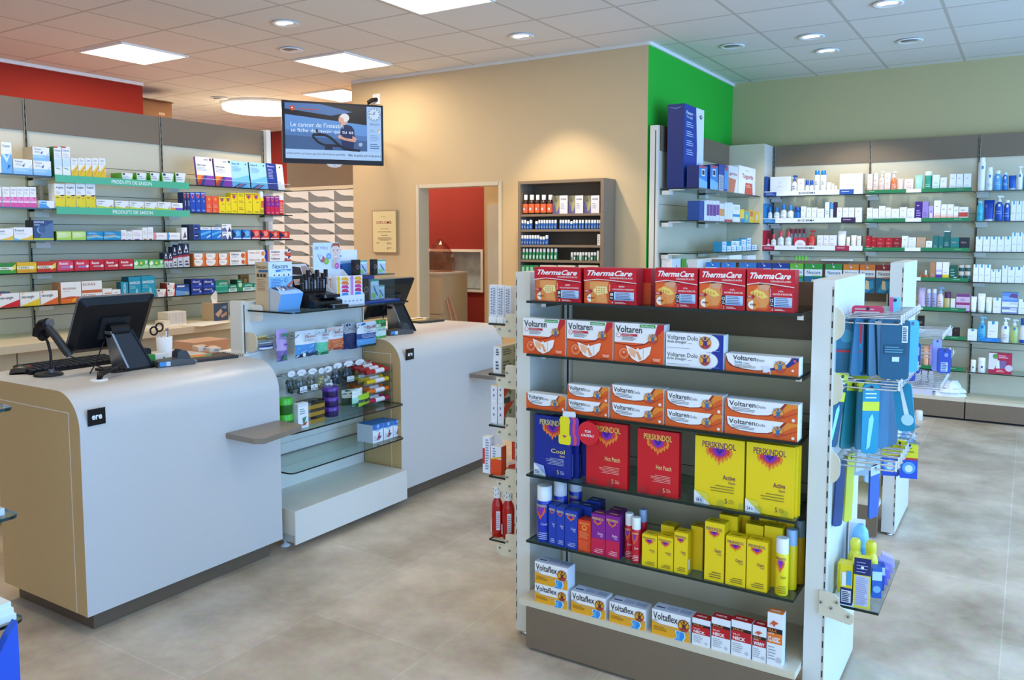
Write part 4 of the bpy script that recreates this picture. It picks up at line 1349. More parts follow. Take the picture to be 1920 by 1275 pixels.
def art_heat(title, l1, l2, hrs, cnt, neck):
 def fn(f):
  f.poly([(0, 0), (0.52, 0), (0.62, 0.12), (0.6, 0.58), (0.3, 0.66), (0, 0.66)], '#dd3a16')
  f.poly([(0, 0.02), (0.42, 0.02), (0.52, 0.2), (0.5, 0.54), (0.28, 0.64), (0, 0.60)], '#e8601c')
  if neck:
   f.poly([(0, 0.25), (0.1, 0.45), (0.22, 0.56), (0.24, 0.68), (0.5, 0.66), (0.46, 0.5), (0.5, 0.3), (0.42, 0.1), (0.1, 0.06)], '#ef9a52')
   f.poly([(0.24, 0.64), (0.5, 0.62), (0.46, 0.5), (0.3, 0.52)], '#e0a583')
   f.poly([(0.22, 0.62), (0.4, 0.65), (0.56, 0.61), (0.54, 0.655), (0.3, 0.69)], '#4a1d14')
   f.poly([(0.06, 0.44), (0.2, 0.52), (0.36, 0.46), (0.46, 0.34), (0.34, 0.30), (0.2, 0.36)], '#f7d36b')
   for k in range(4):
    f.rect(0.13 + k * 0.06, 0.36, 0.15 + k * 0.06, 0.47 - 0.02 * k, '#d98f25')
  else:
   f.poly([(0.06, 0.62), (0.1, 0.3), (0.06, 0.02), (0.46, 0.02), (0.42, 0.3), (0.48, 0.62)], '#f09f58')
   f.poly([(0.17, 0.36), (0.24, 0.48), (0.44, 0.48), (0.46, 0.3), (0.26, 0.24)], '#fbe9a6')
   for k in range(4):
    for m in range(3):
     f.rect(0.23 + k * 0.05, 0.29 + m * 0.06, 0.255 + k * 0.05, 0.325 + m * 0.06, '#e2a637')
   f.poly([(0.03, 0.66), (0.1, 0.66), (0.11, 0.3), (0.05, 0.2)], '#d8703a')
  f.poly([(0, 0.62), (0.25, 0.67), (0.55, 0.645), (1, 0.58), (1, 0.60), (0.55, 0.665), (0.25, 0.69), (0, 0.645)], '#f7dfd9')
  f.poly([(0, 0.645), (0.25, 0.69), (0.55, 0.665), (1, 0.60), (1, 1), (0, 1)], RED)
  f.rect(0, 0.975, 1, 1, '#d8263a')
  f.text('ThermaCare', 0.055, 0.775, 0.93, 0.925, '#fdf3f1', 0.03, 0.06)
  f.text(title, 0.5, 0.70, 0.93, 0.752, '#fbdcd6', 0.02)
  f.rect(0.505, 0.10, 1, 0.56, RED)
  f.poly([(0.5, 0.10), (0.51, 0.10), (0.51, 0.55), (0.5, 0.55)], '#f3d6d2')
  f.text(l1, 0.68, 0.475, 0.78, 0.515, '#fbe4e0', 0.02)
  f.text(l2, 0.56, 0.40, 0.96, 0.445, '#fbe4e0', 0.02)
  f.rect(0.50, 0.12, 0.59, 0.35, '#15151c')
  f.text(hrs, 0.515, 0.235, 0.575, 0.315, '#f3f3f3', 0.02)
  f.lines(0.515, 0.14, 0.58, 0.21, 2, '#cfcfcf')
  f.rect(0.59, 0.12, 0.965, 0.35, '#b9cfec')
  f.rect(0.59, 0.12, 0.965, 0.17, '#8fb0da')
  f.lines(0.62, 0.14, 0.94, 0.34, 5, '#2d3f6b', 0.35, seed=3)
  f.text(cnt, 0.55, 0.025, 0.575, 0.09, '#f6e0dc')
  f.lines(0.61, 0.03, 0.83, 0.085, 2, '#f2c9c2')
  f.poly([(0.02, 0.36), (0.14, 0.38), (0.14, 0.42), (0.19, 0.345), (0.13, 0.28), (0.14, 0.31), (0.02, 0.31)], '#b3141f')
  f.lines(0.035, 0.325, 0.13, 0.37, 2, '#f2d0c8')
  f.disc(0.155, 0.155, 0.125, '#e9b27a', sq=0.9)
  f.disc(0.155, 0.155, 0.118, '#f7efe6', sq=0.9, a0=math.pi * 0.5, a1=math.pi * 1.5)
  f.disc(0.155, 0.155, 0.118, '#f08e2d', sq=0.9, a0=-math.pi * 0.5, a1=math.pi * 0.5)
  f.text('WARMED', 0.085, 0.135, 0.225, 0.185, '#7a1a12', 0.02, 0.1)
 return fn

def man(f, a, b, r, ring='#f0a23a', fig='#2a6fa8'):
 """disc with a leaping figure"""
 f.disc(a, b, r * 1.06, '#8d2b18')
 f.disc(a, b, r, ring)
 f.disc(a, b, r * 0.98, '#c9432a', a0=-2.6, a1=-0.2)
 k = f.h / f.w * r
 f.poly([(a - 1.1 * k, b + r * 1.15), (a - 0.25 * k, b + r * 0.35), (a + 0.25 * k, b + r * 0.35), (a + 1.1 * k, b + r * 1.2), (a + 0.35 * k, b + r * 0.1), (a + 0.4 * k, b - r * 0.9), (a + 0.02 * k, b - r * 0.35), (a - 0.35 * k, b - r * 0.9), (a - 0.3 * k, b + r * 0.1)], fig)
 f.disc(a, b + r * 0.72, r * 0.24, fig, 10)

def art_patch(f):
 f.rect(0, 0, 1, 0.5, '#ec5a1c')
 f.poly([(0, 0.46), (0.2, 0.425), (0.42, 0.42), (0.6, 0.47), (0.76, 0.6), (0.9, 1.0), (1, 1), (1, 0), (0, 0)], '#ec5a1c')
 f.poly([(0, 0.485), (0.2, 0.45), (0.42, 0.44), (0.62, 0.50), (0.76, 0.63), (0.76, 0.59), (0.62, 0.46), (0.42, 0.41), (0.2, 0.43), (0, 0.465)], '#9b2616')
 f.poly([(0.86, 0.70), (1, 0.90), (1, 1), (0.87, 1), (0.83, 0.8)], '#c4202a')
 f.text('Voltaren', 0.03, 0.755, 0.565, 0.93, '#26262a', 0.012)
 f.rect(0.52, 0.905, 0.83, 0.98, '#3f9b49'); f.text('Neu/Nouveau', 0.545, 0.92, 0.80, 0.965, '#eaf5ea', 0.01)
 f.disc(0.085, 0.685, 0.062, '#c8303a'); f.disc(0.085, 0.685, 0.05, '#fafafa'); f.lines(0.06, 0.67, 0.11, 0.70, 1, '#c8303a')
 f.rect(0.15, 0.665, 0.475, 0.725, '#c9252e'); f.lines(0.17, 0.675, 0.4, 0.715, 2, '#f3d3d3', 0.3)
 f.lines(0.16, 0.55, 0.46, 0.655, 4, '#54545a', 0.35)
 man(f, 0.785, 0.635, 0.115)
 f.disc(0.21, 0.22, 0.135, '#f6a077'); f.disc(0.21, 0.22, 0.115, '#ee6f33'); f.disc(0.21, 0.22, 0.07, '#e0471c'); f.disc(0.21, 0.25, 0.03, '#f7b58d')
 f.poly([(0.25, 0.43), (0.30, 0.24), (0.38, 0.10), (0.5, 0.03), (0.64, 0.11), (0.73, 0.24), (0.765, 0.43), (0.735, 0.44), (0.62, 0.39), (0.52, 0.34), (0.5, 0.39), (0.46, 0.34)], '#fbf3ec')
 f.poly([(0.30, 0.36), (0.34, 0.2), (0.44, 0.12), (0.47, 0.30), (0.38, 0.36)], '#f7b98c'); f.poly([(0.5, 0.3), (0.58, 0.1), (0.52, 0.08), (0.46, 0.28)], '#e9a06e')
 f.rect(0.605, 0.12, 0.612, 0.36, '#8fa3b8')
 f.poly([(0.79, 0.15), (0.955, 0.15), (0.93, 0.075), (0.82, 0.075)], '#f7a27e'); f.lines(0.74, 0.02, 0.97, 0.055, 1, '#8b2a10')

def art_emulgel(f):
 f.rect(0.80, 0, 1, 1, '#142f92')
 f.disc(0.74, 0.5, 0.64, '#8f9fc4', 26, sq=0.78); f.disc(0.735, 0.5, 0.62, '#f2f2f2', 26, sq=0.78); f.rect(0, 0, 0.72, 1, '#f2f2f2')
 f.text('Voltaren Dolo', 0.02, 0.60, 0.565, 0.86, '#26262a', 0.01)
 f.text('forte Emulgel', 0.02, 0.36, 0.355, 0.575, '#26262a', 0.008, 0.08)
 f.lines(0.39, 0.40, 0.49, 0.46, 1, '#8a8a90')
 f.lines(0.02, 0.12, 0.56, 0.17, 1, '#9a9aa0'); f.lines(0.82, 0.06, 0.98, 0.14, 1, '#7f93d6')
 man(f, 0.69, 0.53, 0.33, '#f2a53c', '#4a3576')

def art_forte(f):
 f.poly([(0, 0.9), (0.03, 0.55), (0.10, 0.32), (0.24, 0.20), (0.42, 0.15), (0.60, 0.2), (0.62, 0.0), (0, 0)], '#e25a1b')
 f.poly([(0.0, 0.9), (0.03, 0.55), (0.10, 0.32), (0.24, 0.20), (0.42, 0.15), (0.60, 0.2), (0.6, 0.15), (0.42, 0.1), (0.22, 0.15), (0.07, 0.28), (0.0, 0.6)], '#7a2a1c')
 f.poly([(0.62, 0.25), (0.70, 0.45), (0.86, 0.60), (0.9, 1), (1, 1), (1, 0), (0.63, 0)], '#e4641f')
 f.poly([(0.60, 0.30), (0.68, 0.40), (0.70, 0.25), (0.6, 0.2)], '#20357a'); f.poly([(0.82, 0.5), (0.92, 1.0), (1, 1), (1, 0.85), (0.9, 0.55), (0.86, 0.42)], '#1c2f86')
 f.text('Voltaren', 0.10, 0.66, 0.425, 0.93, '#26262a', 0.012); f.text('Dolo', 0.435, 0.66, 0.54, 0.81, '#55565c')
 f.text('forte', 0.125, 0.47, 0.23, 0.63, '#2792b5', 0.02); f.lines(0.245, 0.48, 0.36, 0.54, 1, '#55565c')
 f.lines(0.125, 0.24, 0.44, 0.44, 3, '#6a6a70', 0.35)
 man(f, 0.755, 0.46, 0.30)
 f.poly([(0.51, 0.42), (0.6, 0.45), (0.63, 0.2), (0.58, 0.08), (0.52, 0.08), (0.53, 0.25)], '#dfe3ee'); f.disc(0.925, 0.30, 0.07, '#f3ece6'); f.disc(0.95, 0.83, 0.08, '#d65a74')

def art_dolo(f):
 f.rect(0, 0, 1, 1, '#e45e1b')
 f.poly([(0.015, 1), (0.03, 0.55), (0.09, 0.34), (0.22, 0.22), (0.45, 0.18), (0.62, 0.24), (0.72, 0.42), (0.88, 0.78), (1, 0.9), (1, 1)], '#9b3216')
 f.poly([(0.03, 1), (0.045, 0.58), (0.10, 0.38), (0.22, 0.27), (0.45, 0.23), (0.60, 0.29), (0.70, 0.46), (0.82, 1)], '#f4f4f3')
 f.poly([(0.80, 0.42), (0.92, 0.74), (1, 0.84), (1, 1), (0.86, 1), (0.78, 0.6)], '#f08a27'); f.poly([(0.8, 0.2), (1, 0.55), (1, 0.6), (0.8, 0.27)], '#c9421a')
 f.text('Voltaren', 0.06, 0.62, 0.43, 0.90, '#26262a', 0.012); f.text('Dolo', 0.445, 0.62, 0.57, 0.78, '#55565c')
 f.lines(0.10, 0.34, 0.44, 0.58, 3, '#6a6a70', 0.35)
 man(f, 0.74, 0.45, 0.28)
 f.disc(0.945, 0.17, 0.09, '#f6e7da', 10)

def flame(f, a, b, s, dark='#3b1a8c', mid='#8c2aa8', hot='#e0392f', tip='#f08a2a'):
 """heart of fire hanging below (a,b); s = width in 0..1"""
 k = s * f.w / f.h * 0.68
 pts = [(-0.5, 0), (-0.5, -0.28), (-0.42, -0.45), (-0.36, -0.36), (-0.3, -0.62), (-0.22, -0.5), (-0.14, -0.75), (-0.08, -0.62), (-0.02, -0.95), (0.08, -0.64), (0.14, -0.78), (0.22, -0.52), (0.3, -0.64), (0.34, -0.38), (0.42, -0.48), (0.5, -0.2), (0.46, 0)]
 f.poly([(a + x * s, b + y * k) for x, y in pts], tip)
 f.poly([(a + x * s * 0.80, b + y * k * 0.74) for x, y in pts], hot)
 f.poly([(a + x * s, b + y * k) for x, y in ((-0.25, 0), (-0.26, -0.18), (-0.16, -0.36), (0, -0.46), (0.16, -0.36), (0.26, -0.18), (0.25, 0))], mid)
 f.poly([(a + x * s, b + y * k) for x, y in ((-0.15, 0), (-0.15, -0.1), (0, -0.34), (0.15, -0.1), (0.15, 0), (0.06, 0), (0, -0.1), (-0.06, 0))], dark)

def art_bigpatch(tcol, name1, ncol, corner, lcol):
 def fn(f):
  f.text('PERSKINDOL', 0.15, 0.845, 0.83, 0.935, tcol, 0.015)
  flame(f, 0.5, 0.845, 0.54)
  f.text(name1, 0.58 if name1 == 'Active' else 0.46, 0.40, 0.83, 0.47, ncol, 0.01)
  if name1 != 'Hot Patch':
   f.text('Patch', 0.70, 0.345, 0.83, 0.38, ncol, 0.008)
  f.lines(0.30, 0.20, 0.81, 0.32, 3 if name1 == 'Active' else 5, lcol, 0.3, True)
  f.text('5', 0.63, 0.055, 0.68, 0.125, ncol); f.lines(0.71, 0.06, 0.83, 0.125, 3, lcol, 0.3)
  if corner:
   f.poly([(0, 0), (0.34, 0), (0, 0.19)], '#f1f1f1')
   f.poly([(0.05, 0.19), (0.27, 0.165), (0.33, 0.01), (0.0, 0.19)], corner)
   f.text('24 h', 0.04, 0.03, 0.165, 0.075, '#5a2a86', 0.015) if name1 == 'Active' else f.lines(0.02, 0.02, 0.16, 0.09, 3, '#2c4a9c')
 return fn

def art_liniment(tcol, name, ncol, lcol='#6b2a5a', two=None):
 def fn(f):
  if two:
   f.rect(0, 0, 1, 0.40, two)
  f.text('PERSKINDOL', 0.07, 0.855, 0.90, 0.915, tcol, 0.015)
  flame(f, 0.48, 0.845, 0.58)
  f.text(name, 0.5, 0.50, 0.86, 0.56, ncol, 0.01); f.text('Fluid', 0.66, 0.455, 0.86, 0.49, ncol)
  f.lines(0.22, 0.05, 0.86, 0.17, 3, lcol, 0.35, True)
 return fn

def art_flex(f):
 f.rect(0, 0, 1, 0.46, '#eda91c')
 f.poly([(0, 0.56), (0.3, 0.42), (0.6, 0.36), (1, 0.40), (1, 0.2), (0, 0.2)], '#9aa4b2')
 f.poly([(0, 0.53), (0.3, 0.395), (0.6, 0.335), (1, 0.375), (1, 0), (0, 0)], '#eda91c')
 f.text('Voltaflex', 0.035, 0.61, 0.68, 0.90, '#26262a', 0.012); f.text('Plus', 0.07, 0.545, 0.18, 0.60, '#26262a', 0, 0.1)
 f.lines(0.05, 0.18, 0.42, 0.36, 3, '#9b6a10', 0.4)
 f.poly([(0.56, 0.0), (0.66, 0.1), (0.62, 0.3), (0.64, 0.38), (0.86, 0.36), (0.90, 0.2), (0.84, 0.0)], '#d8eaf6')
 f.poly([(0.59, 0.0), (0.68, 0.1), (0.645, 0.28), (0.66, 0.36), (0.84, 0.34), (0.87, 0.2), (0.81, 0.0)], '#2b93dc'); f.poly([(0.66, 0.05), (0.74, 0.03), (0.75, 0.32), (0.68, 0.3)], '#55aee8')
 f.disc(0.84, 0.62, 0.235, '#7a2a20'); man(f, 0.845, 0.615, 0.205, '#eda91c', '#5a3030')

def art_mint(sub, big, red, k):
 def fn(f):
  t = 0.70 if k < 3 else 0.62
  f.rect(0, 0.42, 1, t, red)
  f.rect(0, t, 1, t + 0.09, '#17120f')
  f.text('DUL-X', 0.08, t + 0.015, 0.62, t + 0.075, '#e8803a', 0.03)
  if sub:
   f.text(sub, 0.08, 0.585, 0.45, 0.63, '#f0d6d0', 0.02)
  f.text(big, 0.08, 0.45, 0.72 if k < 3 else 0.85, 0.55, '#f6ece8', 0.04)
  f.lines(0.08, 0.10, 0.62, 0.38, 5, '#8d9299', 0.25)
  if k >= 3:
   f.poly([(0.12, t + 0.14), (0.4, t + 0.24), (0.75, t + 0.2), (0.55, t + 0.17), (0.45, t + 0.12), (0.3, t + 0.17)], '#d8542a')
  f.disc(0.8, 0.13, 0.05, '#c4c9cf', 10)
 return fn

# ================================================================== front gondola, five glass shelves and the deck
GP = GSY + 0.012
S1 = Shelf(1, GP, GZ[0], 'the top shelf', 'heat wrap boxes on the top gondola shelf')
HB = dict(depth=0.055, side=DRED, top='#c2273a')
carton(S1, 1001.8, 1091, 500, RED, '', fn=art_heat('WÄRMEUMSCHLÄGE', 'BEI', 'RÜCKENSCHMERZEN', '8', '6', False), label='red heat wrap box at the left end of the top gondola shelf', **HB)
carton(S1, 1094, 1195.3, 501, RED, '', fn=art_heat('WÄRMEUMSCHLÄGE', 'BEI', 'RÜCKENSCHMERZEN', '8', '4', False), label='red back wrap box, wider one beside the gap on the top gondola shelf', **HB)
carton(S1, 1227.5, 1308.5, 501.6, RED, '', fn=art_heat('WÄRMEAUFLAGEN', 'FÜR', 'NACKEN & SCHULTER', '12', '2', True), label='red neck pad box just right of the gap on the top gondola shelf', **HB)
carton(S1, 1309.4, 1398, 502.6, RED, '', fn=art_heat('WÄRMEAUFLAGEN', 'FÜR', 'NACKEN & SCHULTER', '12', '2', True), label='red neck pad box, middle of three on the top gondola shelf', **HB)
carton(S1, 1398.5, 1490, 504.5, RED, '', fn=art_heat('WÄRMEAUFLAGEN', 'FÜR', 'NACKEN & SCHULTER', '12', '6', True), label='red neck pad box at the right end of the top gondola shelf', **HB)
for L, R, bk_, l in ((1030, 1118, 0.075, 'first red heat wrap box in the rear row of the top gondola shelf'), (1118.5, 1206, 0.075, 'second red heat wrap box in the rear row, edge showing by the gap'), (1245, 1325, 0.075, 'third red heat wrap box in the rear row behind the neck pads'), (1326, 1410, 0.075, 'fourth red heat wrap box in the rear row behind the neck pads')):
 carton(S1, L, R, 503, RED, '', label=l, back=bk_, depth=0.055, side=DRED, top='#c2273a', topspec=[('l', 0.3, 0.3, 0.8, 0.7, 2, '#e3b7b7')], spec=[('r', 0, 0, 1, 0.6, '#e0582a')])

S2 = Shelf(1, GP, GZ[1], 'the second shelf', 'orange and white boxes on the second gondola shelf')
for (L, R, T, l) in ((979.8, 1061, 595, 'orange and white heat patch box overhanging the left end of the second gondola shelf'), (1061.7, 1150, 599.5, 'orange and white heat patch box, middle of three on the second gondola shelf'), (1150.5, 1246, 604, 'orange and white heat patch box beside the stacked white and blue tubes')):
 carton(S2, L, R, T, '#f6f4f1', '', fn=art_patch, label=l, depth=0.05, top='#eceef0', side='#f1efec')
carton(S2, 1247, 1357.4, 655, '#f2f2f2', '', fn=art_emulgel, label='lower white and blue gel box of the stacked pair, second gondola shelf', depth=0.05, topspec=None, side='#eef0f2')
carton(S2, 1247, 1357.4, 622, '#f2f2f2', '', fn=art_emulgel, B=655, label='upper white and blue gel box of the stacked pair, second gondola shelf', depth=0.05, top='#dfe4ee', side='#eef0f2')
carton(S2, 1359, 1499.6, 661.6, '#f6f5f3', '', fn=art_forte, label='long low white and orange pill box at the right end, second gondola shelf', depth=0.055, top='#e9ecf0')

S3 = Shelf(1, GP, GZ[2], 'the third shelf', 'white and orange pill boxes on the third gondola shelf')
carton(S3, 985.9, 1061.5, 735.4, '#f4f3f1', '', fn=art_dolo, label='single unstacked pill box at the left end of the third gondola shelf', depth=0.05)
for L, R, lo, up, l in ((1062.3, 1142, 747.4, 719, 'first'), (1143.3, 1244.6, 753.5, 720.4, 'second'), (1245.5, 1355.4, 766, 732, 'third'), (1356.5, 1497, 779, 745.5, 'fourth')):
 carton(S3, L, R, lo, '#f4f3f1', '', fn=art_dolo, label='lower pill box in the %s stacked pair of the third gondola shelf' % l, depth=0.06)
 carton(S3, L, R, up, '#f4f3f1', '', fn=art_dolo, B=lo, label='upper pill box in the %s stacked pair of the third gondola shelf' % l, depth=0.06, top='#e6eaf0')

S4 = Shelf(1, GP + 0.01, GZ[3], 'the fourth shelf', 'large patch boxes on the fourth gondola shelf')
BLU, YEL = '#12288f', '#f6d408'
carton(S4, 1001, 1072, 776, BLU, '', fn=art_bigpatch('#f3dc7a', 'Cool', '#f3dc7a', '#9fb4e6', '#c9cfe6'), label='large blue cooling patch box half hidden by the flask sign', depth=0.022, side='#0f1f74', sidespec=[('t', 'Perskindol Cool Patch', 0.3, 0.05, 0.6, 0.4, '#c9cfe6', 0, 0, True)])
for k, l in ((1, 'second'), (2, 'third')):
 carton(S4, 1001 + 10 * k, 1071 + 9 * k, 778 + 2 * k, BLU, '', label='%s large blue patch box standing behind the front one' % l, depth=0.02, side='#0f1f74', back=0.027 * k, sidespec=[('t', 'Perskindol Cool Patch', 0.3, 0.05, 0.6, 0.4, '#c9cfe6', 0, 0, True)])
carton(S4, 1098, 1177, 787, '#d5101c', '', fn=art_bigpatch('#f3c860', 'Hot Patch', '#f3d08a', None, '#f0b7a4'), label='large red hot patch box partly behind the round red sign', depth=0.024, side='#b30c18')
carton(S4, 1193.7, 1273, 802, '#d5101c', '', fn=art_bigpatch('#f3c860', 'Hot Patch', '#f3d08a', None, '#f0b7a4'), label='large red hot patch box standing clear beside the yellow boxes', depth=0.024, side='#b30c18')
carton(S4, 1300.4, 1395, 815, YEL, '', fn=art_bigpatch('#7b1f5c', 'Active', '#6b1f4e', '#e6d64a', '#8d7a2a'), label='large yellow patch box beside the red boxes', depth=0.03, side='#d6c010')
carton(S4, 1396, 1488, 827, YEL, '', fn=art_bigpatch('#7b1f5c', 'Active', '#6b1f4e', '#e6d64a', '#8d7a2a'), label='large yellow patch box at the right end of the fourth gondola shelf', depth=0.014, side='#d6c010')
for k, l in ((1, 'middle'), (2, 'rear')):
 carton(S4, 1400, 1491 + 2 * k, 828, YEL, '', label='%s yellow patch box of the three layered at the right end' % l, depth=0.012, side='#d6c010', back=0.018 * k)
for x0 in (1012, 1038, 1093, 1110, 1143, 1205, 1236, 1282, 1312, 1350, 1390, 1420, 1470):
 x, _ = along(x0, 1, GSY, GZ[3])
 b = MB()
 b.prism(rounded(-0.012, 0, 0.012, 0.028, 0.007, 3, (0, 0, 1, 1)), 1, 0.0, 0.0015, ACRYL)
 b.box(-0.012, 0.012, 0.0, 0.02, 0.0, 0.0012, ACRYL)
 b.build('clear_stop', GON, (x - GX0, GSY + 0.004 - GY, GZ[3] + 0.0003))
# the sign with flasks and a round red message
q = at(1103, 812.5, 1, GP - 0.015)
e = tag(empty('gift_sign', (q.x, GP - 0.015, q.z)), 'shelf sign of coloured flasks and a red disc reading ton cadeau', 'sign')
b = MB()
R_ = 0.0438
b.prism([(R_ * math.cos(k * math.pi / 16), R_ * math.sin(k * math.pi / 16)) for k in range(32)], 1, -0.0008, 0.0008, '#e01a2a')
f = Face(b, (-R_, -0.001, -R_), (1, 0, 0), (0, 0, 1), 2 * R_, 2 * R_)
f.text('TON', 0.33, 0.52, 0.62, 0.63, '#fbeceb', 0.03, 0.06); f.text('CADEAU', 0.18, 0.35, 0.76, 0.46, '#fbeceb', 0.03, 0.06)
b.build('round_message', e)
FL = [(x * 1.2, z * 1.2) for x, z in [(-0.017, 0.0), (0.017, 0.0), (0.021, 0.006), (0.021, 0.026), (0.016, 0.034), (0.016, 0.062), (0.019, 0.075), (0.013, 0.088), (-0.013, 0.088), (-0.019, 0.075), (-0.016, 0.062), (-0.016, 0.034), (-0.021, 0.026), (-0.021, 0.006)]]
for k, c in enumerate(('#7a3fae', '#e0506a', '#6a42b8', '#f2e21a')):
 dx = -0.06 - 0.0115 * k
 b = MB()
 y = -0.001 - 0.002 * k
 b.prism([(x + dx, z - 0.053) for x, z in FL], 1, y - 0.0007, y + 0.0007, c)
 if k == 3:
  f = Face(b, (dx - 0.022, y - 0.0009, -0.05), (1, 0, 0), (0, 0, 1), 0.044, 0.10); flame(f, 0.5, 0.32, 0.4)
 b.build('flask_card', e)
 b = MB(); b.prism([(x * 0.62 + dx, z * 1.22) for x, z in ((-0.012, 0.043), (0.012, 0.043), (0.014, 0.05), (0.009, 0.06), (-0.009, 0.06), (-0.014, 0.05))], 1, y - 0.0007, y + 0.0007, '#e6e9ee'); b.build('flask_cap', e)
b = MB(); b.tube([(-0.03, 0.004, -0.04), (-0.03, 0.01, -0.075), (-0.03, 0.02, -0.098)], 0.0015, ACRYL, 5); b.build('clip', e)

S5 = Shelf(1, GP, GZ[4], 'the fifth shelf', 'liniment packs and sprays on the fifth gondola shelf')

def spray(L, R, T, col, capc, lab, tcol, name, ncol, back=0, print_=True):
 o = bottle(S5, L, R, T, col, capc, '', 'can', 0.26, 0.92, label=lab, name='spray_can', cat='spray can', back=back, sq=1,
      spec=[('t', 'PERSKINDOL', 0.2, 0.86, 0.80, 0.92, tcol, 0.015), ('p', [(0.3, 0.85), (0.28, 0.75), (0.36, 0.68), (0.44, 0.6), (0.5, 0.55), (0.57, 0.63), (0.66, 0.69), (0.72, 0.76), (0.70, 0.85)], '#e8662a'),
      ('p', [(0.38, 0.85), (0.38, 0.77), (0.5, 0.66), (0.62, 0.77), (0.62, 0.85)], '#8c2aa8'), ('t', name, 0.52, 0.42, 0.80, 0.48, ncol, 0.01), ('l', 0.3, 0.06, 0.8, 0.25, 4, ncol, 0.3, True)] if print_ else None)
 return o

spray(1000, 1027, 910.7, '#1a35b4', '#eef1f6', 'front blue spray can with white cap at the left end, fifth gondola shelf', '#e9d48a', 'Cool', '#d8dcf2')
spray(1016, 1041, 909, '#1a35b4', '#e6ebf4', 'middle blue spray can of the row of three, fifth gondola shelf', '#e9d48a', 'Cool', '#d8dcf2', 0.065)
spray(1031, 1055, 908, '#1a35b4', '#dfe6f2', 'rear blue spray can of the row of three, fifth gondola shelf', '#e9d48a', 'Cool', '#d8dcf2', 0.13)
B2 = '#1a3fae'
for L, R, T, l in ((1028.5, 1042, 945.6, 'narrow blue gel box beside the blue spray cans'), (1042.3, 1058.4, 950, 'second narrow blue gel box, between its neighbours near the blue cans'), (1058.6, 1082.8, 955, 'wider blue gel box beside the orange box')):
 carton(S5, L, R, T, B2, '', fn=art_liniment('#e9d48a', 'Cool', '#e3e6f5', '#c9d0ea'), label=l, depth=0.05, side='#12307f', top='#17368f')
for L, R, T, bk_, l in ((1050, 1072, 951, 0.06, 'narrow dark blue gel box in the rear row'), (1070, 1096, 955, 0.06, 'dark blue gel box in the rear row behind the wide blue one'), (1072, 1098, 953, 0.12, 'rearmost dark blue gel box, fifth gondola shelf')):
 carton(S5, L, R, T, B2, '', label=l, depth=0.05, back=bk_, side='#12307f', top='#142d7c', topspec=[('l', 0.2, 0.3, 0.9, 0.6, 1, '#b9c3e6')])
carton(S5, 1083.3, 1107.6, 973, '#e8401c', '', [('t', 'PERSKINDOL', 0.1, 0.87, 0.9, 0.92, '#f6c25a', 0.01), ('c', 0.5, 0.76, 0.09, '#f0a030'), ('c', 0.5, 0.77, 0.05, '#e8401c'), ('l', 0.1, 0.42, 0.9, 0.64, 6, '#f59a5a', 0.4), ('l', 0.1, 0.06, 0.9, 0.36, 8, '#f08a4a', 0.3)], label='orange red ointment box between the blue and the purple boxes', depth=0.05, side='#c43315', top='#d03a18')
for L, R, T, l in ((1108, 1134.2, 961.5, 'purple and red liniment box beside the orange box'), (1134.6, 1161.5, 964.7, 'purple and red liniment box beside the red spray cans')):
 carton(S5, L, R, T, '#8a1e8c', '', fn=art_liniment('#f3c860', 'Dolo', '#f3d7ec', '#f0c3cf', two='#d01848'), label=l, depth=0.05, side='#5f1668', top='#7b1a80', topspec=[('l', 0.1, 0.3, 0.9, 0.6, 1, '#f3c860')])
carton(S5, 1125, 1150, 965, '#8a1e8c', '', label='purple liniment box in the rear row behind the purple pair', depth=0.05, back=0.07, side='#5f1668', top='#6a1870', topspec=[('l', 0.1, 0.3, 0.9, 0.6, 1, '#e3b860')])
spray(1163.5, 1180, 965, '#d0182c', '#f0f2f4', 'red spray can beside the purple boxes, fifth gondola shelf', '#f3d08a', 'Dolo', '#f3d7d7', 0.02)
spray(1180.5, 1197.5, 970, '#d0182c', '#f0f2f4', 'red spray can beside the yellow boxes, fifth gondola shelf', '#f3d08a', 'Dolo', '#f3d7d7')
spray(1178, 1194, 966, '#d0182c', '#9ab4d6', 'rear red spray can with a bluish cap behind the red pair', '#f3d08a', 'Dolo', '#f3d7d7', 0.075, False)
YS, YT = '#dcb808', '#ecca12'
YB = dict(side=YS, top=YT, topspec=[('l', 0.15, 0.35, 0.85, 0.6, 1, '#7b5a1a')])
for L, R, T, l, n in ((1203, 1231.8, 1000, 'short yellow roll-on box beside the red spray cans', 'Active'), (1232.6, 1262, 1004, 'short yellow roll-on box, middle of the small yellow trio', 'Active'), (1263, 1289, 995.6, 'short yellow gel box before the gap, fifth gondola shelf', 'Classic'),
       (1319.7, 1357, 976, 'tallest yellow liniment box just right of the gap', 'Classic'), (1359, 1397.6, 1003, 'yellow liniment box between the tallest one and the end box', 'Classic'), (1398.4, 1438, 1010, 'yellow liniment box beside the yellow spray cans', 'Classic')):
 carton(S5, L, R, T, YEL, '', fn=art_liniment('#7b1f5c', n, '#6b2a4e', '#6b5a2a'), label=l, depth=0.05, sidespec=[('r', 0.1, 0.1, 0.5, 0.35, '#e9e6cf')] if L == 1263 else None, **YB)
